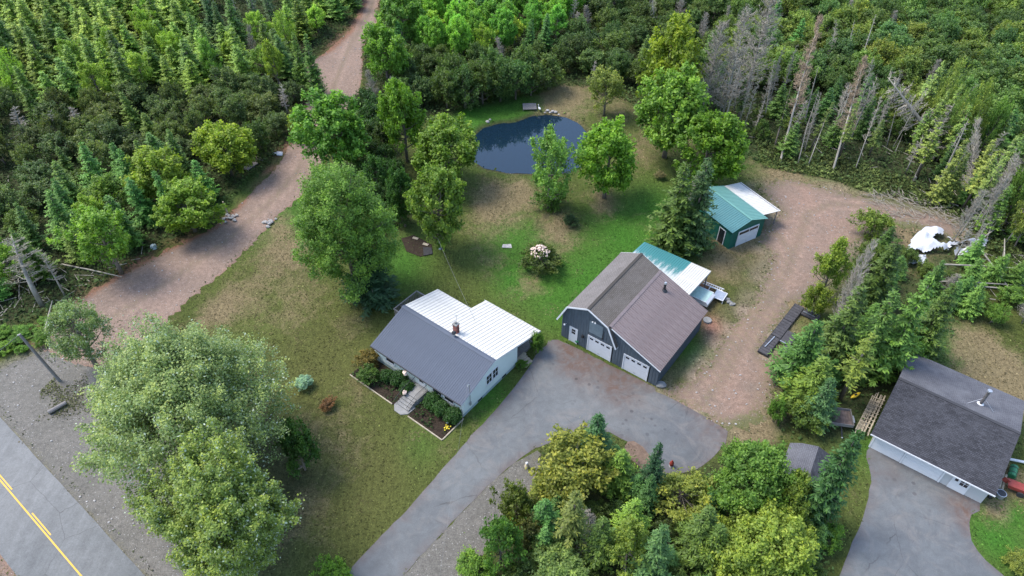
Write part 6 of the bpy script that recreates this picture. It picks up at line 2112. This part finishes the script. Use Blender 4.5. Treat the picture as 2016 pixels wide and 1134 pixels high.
for i, (a, b, r_) in enumerate([(1078, 218, .3), (1083, 222, .22), (1088, 220, .34), (1094, 221, .28), (1100, 226, .2), (960, 240, .32), (965, 236, .22), (1073, 222, .2)]):
    p = G(a, b)
    tag(MB().ball((p[0], p[1], .05), (r_, r_ * .8, r_ * .6), 8, 5, .15, i).build('boulder', M['stone']), 'brown bank stone at the far pond rim, ' + ['leftmost of the right heap', 'second of the right heap', 'largest of the right heap', 'fourth of the right heap', 'rightmost of the right heap', 'larger of the two left of the platform', 'smaller of the two left of the platform', 'nearest the platform'][i], 'stone')

# pallets, white sheet and other bits on the left of the track
p = G(492, 328)
pal = empty('wooden_ramp', 'grey plank platform lying at the track edge below the yellow-green round tree', 'platform', p, R(-28))
for i in range(8): MB().box(-.72 + i * .18, -.72 + i * .18 + .16, -1.1, 1.0, .2, .25).build('plank', M['wood_grey'], pal)
for yy in (-1.0, 0, .85): MB().box(-.73, .72, yy, yy + .1, .05, .195).build('joist', M['wood_grey'], pal)
p = G(508, 316)
pal2 = empty('wooden_rail', 'dark wooden rail leaning beside the plank platform at the track edge', 'rail', p, R(-30))
MB().bar((-.9, .0, .1), (.9, .1, .25), .1, .1).build('beam', M['wood_grey'], pal2)
MB().bar((-.9, .35, .1), (.9, .45, .3), .08, .08).build('rail_bar', M['wood_grey'], pal2)


def crumple(name, label, cat, cx, cy, rx_, ry_, hh, mat, seed, rot=0, pts=9, cut=None):
    """thick crumpled sheet"""
    rs = np.random.RandomState(seed)
    n = 26
    m = MB()
    zs = np.zeros((n, n))
    for _ in range(14):
        a = rs.uniform(0, PI); fr = rs.uniform(1.5, 6); ph = rs.uniform(0, 6)
        I_, J_ = np.meshgrid(np.linspace(-1, 1, n), np.linspace(-1, 1, n), indexing='ij')
        zs += np.abs(np.sin((I_ * math.cos(a) + J_ * math.sin(a)) * fr + ph)) * rs.uniform(.3, 1)
    zs = (zs - zs.min()) / (zs.max() - zs.min())
    zs *= (1 - .7 * np.clip(np.hypot(I_, J_), 0, 1) ** 2)
    x0_, y0_, _ = G(cx, cy)
    idx = {}
    ca, sa = math.cos(rot), math.sin(rot)
    an = np.arctan2(J_, I_)
    lim = .86 + .14 * np.sin(an * 3 + seed) + .06 * np.sin(an * 7)
    for lay in (0, 1):
        for i in range(n):
            for j in range(n):
                if math.hypot(I_[i, j], J_[i, j]) < lim[i, j] and (cut is None or not cut(I_[i, j], J_[i, j])):
                    a, b = I_[i, j] * rx_, J_[i, j] * ry_
                    idx[lay, i, j] = len(m.v)
                    m.v.append((x0_ + a * ca - b * sa, y0_ + a * sa + b * ca, .08 + zs[i, j] * hh - lay * .04))
    for i in range(n - 1):
        for j in range(n - 1):
            q = [(i, j), (i + 1, j), (i + 1, j + 1), (i, j + 1)]
            if all((0, *t) in idx for t in q):
                m.f.append(tuple(idx[(0, *t)] for t in q))
                m.f.append(tuple(idx[(1, *t)] for t in q[::-1]))
    return tag(m.build(name, M[mat], smooth=True), label, cat)


crumple('plastic_sheet', 'white plastic sheet lying at the narrow bend of the track', 'sheet', 548, 304, .9, .6, .25, 'tarp', 61)
crumple('white_tarp', 'big crumpled white tarp lying in the copse right of the gravel yard', 'tarp', 1828, 480, 3.6, 2.2, 1.9, 'tarp', 62, .6, cut=lambda a, b: (a - .25) ** 2 + (b + .35) ** 2 < .10)
crumple('white_tarp', 'narrow tail of white tarp hanging below the big crumpled one', 'tarp', 1806, 515, 1.6, .7, .8, 'tarp', 63, .5)
crumple('grey_tarp', 'second draped pale tarp piece under the fallen logs right of the big one', 'tarp', 1900, 490, 3.4, 1.4, 1.5, 'tarp', 64, .3, cut=lambda a, b: (a + .3) ** 2 + (b - .1) ** 2 < .12)
crumple('dark_tarp', 'dark crumpled plastic beside the firs behind the neighbour garage', 'tarp', 1745, 738, 1.3, .9, .6, 'rubber', 65)
p = G(303, 488)
tb = empty('grey_tub', 'small grey-blue plastic tub upside down at the left forest edge', 'tub', p, .4)
MB().tube([(0, 0, 0), (0, 0, .35), (0, 0, .42)], [.42, .34, .28], 12).build('tub', M['foundation'], tb)
x, y, h = up_to(448, 420, 398)
tag(MB().tube([(x, y, 0), (x - .15, y + .1, h)], [.12, .09], 7).build('wooden_post', M['wood_tan']), 'pale broken wooden post standing at the left verge of the track', 'post')
for k, (cx, cy, rx_, nst, mt, lb) in enumerate([(455, 432, 1.1, 16, 'stone', 'grey rubble heap spilling onto the left side of the track'), (532, 438, 1.0, 14, 'stone', 'pale stone heap between the track and the big maple')]):
    p = G(cx, cy)
    e = empty('rubble_heap', lb, 'stone heap', p)
    for i in range(nst):
        a, d_ = rr.uniform(0, 6.28), rr.uniform(0, rx_)
        r_ = rr.uniform(.12, .3)
        MB().ball((0, 0, 0), (r_, r_ * .8, r_ * .6), 7, 4, .2, i + k * 30).build('stone', M[mt], e, loc=(math.cos(a) * d_, math.sin(a) * d_, .12 + .15 * (1 - d_ / rx_)))
for (a, b, c_, d_, z0, z1, lb) in [(85, 668, 103, 592, .3, .6, 'pale broken branch leaning at the forest edge above the utility pole'),
                                   (1828, 553, 2016, 562, 1.2, 1.0, 'upper pale log of the tangle at the right edge'), (1850, 520, 2030, 530, 1.6, 1.2, 'long grey log lying level right of the white tarp'),
                                   (1880, 560, 2040, 575, .8, .8, 'reddish bare log below the level grey one'), (1890, 500, 1975, 440, .8, 1.4, 'slanting pale log at the right edge tangle'),
                                   (1975, 545, 1978, 470, .3, 1.2, 'upright pale stick in the right edge tangle'), (1930, 490, 2016, 610, 1.6, .5, 'diagonal grey log crossing the right edge tangle'),
                                   (1880, 580, 1960, 590, .4, .5, 'lowest pale log in front of the right edge tangle'), (120, 520, 240, 545, .3, .5, 'fallen branch at the lower left forest edge')]:
    tag(MB().tube([G(a, b, z0), V3(G(a, b, z0)).lerp(V3(G(c_, d_, z1)), .5) + V3((0, 0, .08)), G(c_, d_, z1)], [.10, .085, .05], 7).build('fallen_log', M['dead_bark']), lb, 'log')

# mulch patch with mat and boards
tag(MB().prism([G(790, 470, .01), G(815, 463, .01), G(850, 482, .01), G(852, 497, .01), G(828, 506, .01), G(800, 495, .01)], (0, 0, .05)).build('mulch_patch', M['mulch']), 'dark mulch patch left of the white-footed tree', 'garden bed')
tag(MB().prism([G(833, 487, .07), G(850, 488, .07), G(852, 500, .07), G(834, 504, .07)], (0, 0, .06)).build('rubber_mat', M['rubber']), 'flat dark mat on the lower end of the mulch patch', 'mat')
for i, (a, b) in enumerate(((818, 470), (838, 482))):
    p = G(a, b)
    tag(MB().box(-.35, .35, -.18, .18, .06, .12).build('wood_board', M['wood_tan'], loc=p, rot=(0, 0, -.4)), ('upper' if i == 0 else 'right') + ' pale board end lying on the mulch patch', 'board')
x, y, _ = G(866, 490)
tag(MB().tube([(x, y, 0), (x, y, .9)], [.17, .14], 9).build('white_post', M['white']), 'short white-painted post at the foot of the light green tree', 'post')
p = G(998, 485)
tag(MB().prism([(p[0] - .6, p[1] - .3, .02), (p[0] + .6, p[1] - .35, .02), (p[0] + .5, p[1] + .35, .02), (p[0] - .5, p[1] + .3, .02)], (0, 0, .06)).build('flat_stone', M['stone']), 'flat pale stone in the middle of the back lawn', 'stone')

# garden ornaments by the house
p = G(881, 833)
orn = empty('garden_figure', 'small white garden figure in the bed below the gable corner', 'ornament', p)
MB().tube([(0, 0, 0), (0, 0, .2), (0, 0, .42)], [.14, .12, .06], 8).build('body', M['white'], orn)
MB().ball((0, 0, .5), .09, 8, 6).build('head', M['white'], orn)
p = G(880, 845)
yf = empty('yellow_flowers', 'small clump of yellow flowers at the corner of the house bed', 'flowers', p)
for i in range(9):
    a = i * 2.4; d_ = .05 + .04 * i
    st_ = MB().tube([(0, 0, 0), (math.cos(a) * d_, math.sin(a) * d_, .25)], .012, 4).build('stem', M['green_plastic'], yf)
    MB().ball((math.cos(a) * d_, math.sin(a) * d_, .27), .075, 6, 4).build('flower', M['yblossom'], yf)
hb = empty('hanging_basket', 'dark hanging basket of flowers under the front eave left of the door', 'flower basket', H(xd + 2.2, .45, 1.7))
MB().tube([(0, 0, -.15), (0, 0, .05)], [.1, .2], 10).build('basket', M['dark'], hb)
MB().ball((0, 0, .12), .24, 8, 5, .3, 5).build('flowers', M['blossom'], hb)
MB().tube([(0, 0, .2), (0, 0, .55)], .012, 4).build('hanger', M['dark'], hb)

# around the barn
p = G(1137, 676)
fp2 = empty('potted_plant', 'small green potted plant between the white door and the garage door of the barn', 'potted plant', p)
MB().tube([(0, 0, 0), (0, 0, .28)], [.13, .18], 10).build('pot', M['dark'], fp2)
MB().ball((0, 0, .42), .26, 8, 6, .3, 8).build('plant', M['green_plastic'], fp2)
p = G(1301, 759)
tag(MB().ball((p[0], p[1], .12), (.55, .4, .32), 10, 7, .12, 4).build('boulder', M['concrete']), 'pale boulder at the right front corner of the barn', 'stone')
p = G(1392, 632)
tag(MB().tube([(p[0], p[1], 0), (p[0], p[1], .22)], .45, 18).build('concrete_ring', M['concrete']), 'round pale concrete disc lying at the back right corner of the barn', 'disc')
# ladder on the ground
a, b = V3(G(1384, 555, .5)), V3(G(1424, 573, .35))
lad = empty('ladder', 'white ladder lying behind the barn beyond the canopy', 'ladder', (a + b) / 2, math.atan2((b - a).y, (b - a).x))
L_ = (b - a).length
for yy in (-.2, .2): MB().box(-L_ / 2, L_ / 2, yy - .035, yy + .035, .0, .07).build('rail', M['trim'], lad)
for i in range(9): MB().box(-L_ / 2 + .2 + i * (L_ - .4) / 8 - .025, -L_ / 2 + .2 + i * (L_ - .4) / 8 + .025, -.162, .162, .01, .05).build('rung', M['trim'], lad)
# glass-topped metal frame
p0 = V3(G(1412, 580, .4))
tbl = empty('cold_frame', 'pale metal frame with a mesh panel beside the ladder', 'frame', (p0.x, p0.y, 0), lad.rotation_euler.z)
for xx in (-1.1, .9):
    for yy in (-.7, .7): MB().box(xx - .03, xx + .03, yy - .03, yy + .03, 0, .45).build('leg', M['trim'], tbl)
MB().box(-1.13, .93, -.73, -.67, .45, .5).box(-1.13, .93, .67, .73, .45, .5).box(-1.13, -1.07, -.665, .665, .45, .5).box(.87, .93, -.665, .665, .45, .5).build('frame', M['trim'], tbl)
MB().box(-.3, .86, -.66, .66, .455, .475).build('mesh_panel', M['galv'], tbl)
for i, (a, b) in enumerate(((1430, 590), (1435, 596), (1424, 587), (1441, 600))):
    p = G(a, b)
    tag(MB().ball((p[0], p[1], .1), (.35, .22, .18), 8, 5, .25, i + 40).build('rock', M['concrete']), ['pale rock nearest the metal frame end', 'pale rock second in the row below the metal frame', 'pale rock tucked against the metal frame leg', 'pale rock farthest from the metal frame, at the gravel'][i], 'stone')
# covered boat / trailer under the canopy
q0 = inv_b(G(1376, 590, .8))
bt = empty('covered_trailer', 'white box trailer with translucent green lid poking out from the barn canopy', 'trailer', Bn(q0.x, q0.y, 0), bth)
MB().prism([(-1.15, -1.6, .55), (1.3, -1.6, .55), (1.3, -1.6, 1.1), (-.9, -1.6, 1.1), (-1.15, -1.6, .9)], (0, 1.9, 0)).build('box', M['white'], bt)
MB().box(-.85, 1.28, -1.55, .25, 1.102, 1.15).build('lid', M['greentrans'], bt)
for yy in (-1.62, .3): MB().bar((-.95, yy, 1.12), (1.3, yy, 1.12), .07, .09).build('rim', M['trim'], bt)
for yy in (-1.3, .1): MB().tube([(.3, yy - .1, .32), (.3, yy + .1, .32)], .31, 14).build('wheel', M['rubber'], bt)

# dock sections beside the yard
a = V3(G(1489, 694)); b = V3(G(1563, 600))
ang = math.atan2((b - a).y, (b - a).x); L_ = (b - a).length
dk2 = empty('dock_sections', 'dark floating dock sections stored on the ground at the right of the gravel yard', 'dock', a, ang)
for i in range(3):
    s_ = MB().box(i * L_ / 3 + .03, (i + 1) * L_ / 3 - .03, -1.15, -.05, .12, .3).build('section', M['rubber'], dk2)
    for j in range(7): MB().box(i * L_ / 3 + .08 + j * (L_ / 3 - .1) / 7, i * L_ / 3 + .08 + (j + .88) * (L_ / 3 - .1) / 7, -1.1, -.1, .301, .33).build('plank', M['dock'] if 'dock' in M else M.setdefault('dock', plain('dark_dock_plank', (.055, .052, .055), .8, .35, 2, .25)), s_)
MB().box(L_ * .30, L_ * .52, -2.3, -1.2, .12, .3).build('section', M['dock'], dk2)
MB().box(L_ * .12, L_ * .3, -3.4, -1.9, .1, .28).build('section', M['dock'], dk2)
MB().box(L_ - 1.1, L_ - .1, -3.0, -1.2, .12, .3).build('section', M['dock'], dk2)
for (x0_, y0_, x1_, y1_) in ((L_ - .2, -1.3, L_ - .2, -2.6), (L_ - .75, -1.3, L_ - .75, -2.6), (L_ * .3, -1.2, L_ * .3, -2.2), (L_ * .1, -.4, L_ * .32, -.55)):
    MB().bar((x0_, y0_, .38), (x1_, y1_, .38), .09, .09).build('white_rail', M['galv'], dk2)

# utility trailer
p = V3(G(1650, 830))
tr = empty('utility_trailer', 'small wooden-sided utility trailer with brown plank bed parked on the grass', 'trailer', p, R(-10))
for i in range(8): MB().box(-.95 + i * .24, -.95 + i * .24 + .225, -.9, .9, .62, .66).build('plank', M['trailer_plank'] if 'trailer_plank' in M else M.setdefault('trailer_plank', plain('brown_plank', (.14, .105, .09), .9, .35, 2)), tr)
for (x0_, x1_, y0_, y1_) in ((-1.0, -.95, -.95, .95), (.97, 1.02, -.95, .95), (-.948, .968, -.95, -.9), (-.948, .968, .9, .95)):
    MB().box(x0_, x1_, y0_, y1_, .55, .92).build('side_board', M['wood_grey'], tr)
MB().bar((.0, -.95, .5), (-.1, -2.1, .42), .09, .09).build('tongue', M['dark'], tr)
MB().ball((-.1, -2.15, .42), .08, 8, 5).build('coupler', M['galv'], tr)
for xx in (-1.12, 1.14):
    MB().tube([(xx - .09, 0, .3), (xx + .09, 0, .3)], .3, 14).build('wheel', M['rubber'], tr)
    MB().box(xx - .13, xx + .13, -.4, .4, .63, .67).build('fender', M['galv'], tr)
# kayak
a, b = V3(G(1676, 783, .3)), V3(G(1692, 774, .3))
ky = empty('yellow_kayak', 'small yellow kayak lying on the grass under the thin conifer', 'kayak', (a + b) / 2, math.atan2((b - a).y, (b - a).x))
ky.scale = (.62, .62, .62)
m = MB(); m.tube([(-1.1, 0, .05), (-.7, 0, 0), (0, 0, -.05), (.7, 0, 0), (1.1, 0, .05)], [.03, .22, .3, .22, .03], 10); m.build('hull', M['yellow'], ky, True)
MB().ball((0, 0, .2), (.35, .17, .06), 10, 5).build('cockpit', M['dark'], ky)
for i, (a, b) in enumerate(((1530, 780), (1554, 780), (1560, 782), (1703, 836))):
    p = G(a, b)
    tag(MB().box(-.16, .16, -.1, .1, 0, .14).build('white_block', M['white'], loc=p, rot=(0, 0, i)), ['small white block alone at the corner of the gravel yard', 'left small white block above the utility trailer copse', 'right small white block above the utility trailer copse', 'small white block between trailer and garage'][i], 'block')

# lumber along the neighbour garage
def Gn(x, y, z=0): return tuple(Matrix.Rotation(gth, 3, 'Z') @ V3((x, y, z)) + V3(gloc))


lum = empty('lumber_stack', 'stack of pale poles and boards along the left wall of the neighbour garage', 'lumber', Gn(gL + .5, -3.2), gth)
for i in range(16):
    xx = .05 + (i % 6) * .2 + rr.uniform(-.05, .05); zz = .1 + (i // 6) * .16
    MB().bar((xx, -2.6 + rr.uniform(-.8, .5), zz), (xx + rr.uniform(-.2, .2), 2.2 + rr.uniform(-.6, .6), zz + rr.uniform(0, .25)), .10, .07).build('board', M['wood_tan'], lum)
for i in range(9): MB().bar((-.1, -2.4 + i * .5, .62), (1.1, -2.2 + i * .5, .6), .06, .05).build('cross_board', M['wood_tan'], lum)
lum2 = empty('lumber_stack', 'short heap of pale logs at the right wall of the neighbour garage', 'lumber', Gn(-.75, -3.2), gth)
for i in range(8): MB().tube([(-.35 + (i % 4) * .22, -.9, .1 + (i // 4) * .2), (-.35 + (i % 4) * .22, .9, .1 + (i // 4) * .2)], .1, 8).build('log', M['wood_tan'], lum2)
p = G(2012, 912)
tag(MB().tube([(p[0] - 1.2, p[1] + .3, .25), (p[0] + 1.0, p[1] - .3, .25)], .12, 8).build('white_pipe', M['white']), 'thick white pipe lying beyond the log heap at the right edge', 'pipe')
p = G(1991, 932)
gb = empty('green_barrel', 'dark green barrel lying beside the neighbour garage', 'barrel', p, gth)
MB().tube([(0, -.65, .32), (0, -.6, .32), (0, .6, .32), (0, .65, .32)], [.26, .32, .32, .26], 14).build('body', M['green_plastic'], gb)
for yy in (-.3, .3): MB().tube([(0, yy - .03, .32), (0, yy + .03, .32)], .34, 14).build('hoop', M['dark'], gb)
p = G(2003, 968)
rc = empty('red_cart', 'red two-wheeled garden cart at the right edge of the photo', 'cart', p, R(-30))
MB().prism([(-.9, -.4, .45), (.9, -.4, .45), (1.05, -.4, .8), (-1.05, -.4, .8)], (0, .8, 0)).build('tray', M['red'], rc)
MB().bar((-1.0, 0, .7), (-1.5, .0, .95), .06, .5).build('front_lip', M['red'], rc)
for yy in (-.5, .5): MB().tube([(.1, yy - .06, .28), (.1, yy + .06, .28)], .28, 14).build('wheel', M['rubber'], rc)
p = G(1967, 977)
bk = empty('metal_tub', 'round galvanised tub at the right front corner of the neighbour garage', 'tub', p)
MB().tube([(0, 0, 0), (0, 0, .5), (0, 0, .52)], [.32, .38, .40], 16).build('body', M['galv'], bk)
MB().tube([(0, 0, .521), (0, 0, .53)], .34, 16).build('water', M['dark'], bk)
p = G(1948, 978)
ty = empty('old_tyre', 'black tyre with grey rim leaning on the garage corner', 'tyre', (p[0], p[1], .3), gth)
MB().tube([(-.1, 0, 0), (.1, 0, 0)], .32, 16).build('tyre', M['rubber'], ty)
MB().tube([(-.12, 0, 0), (.12, 0, 0)], .15, 12).build('rim', M['galv'], ty)
# driveway rim ornaments
p = G(1037, 920)
og = empty('garden_gnome', 'small cream coloured figure at the driveway edge left of the golden tree', 'ornament', p)
MB().tube([(0, 0, 0), (0, 0, .3), (0, 0, .55)], [.22, .2, .1], 9).build('body', plain('cream', (.5, .42, .28), .7), og)
MB().ball((0, 0, .65), .13, 8, 6).build('head', M['white'], og)
p = G(1321, 918)
og = empty('garden_gnome', 'small red and white figure at the lower edge of the asphalt yard', 'ornament', p)
MB().tube([(0, 0, 0), (0, 0, .25)], [.2, .2], 9).build('base', M['white'], og)
MB().tube([(0, 0, .25), (0, 0, .55), (0, 0, .95)], [.2, .2, .03], 9).build('coat', M['red'], og)
# strip of red earth at the copse rim of the yard asphalt
tag(sheet('bark_bed', W([(1225, 880), (1235, 866), (1262, 878), (1285, 900), (1300, 925), (1280, 935), (1240, 905)]), .03, M['soil'], cell=.5, amp=.1, seed=20), None, None, None, 'structure')
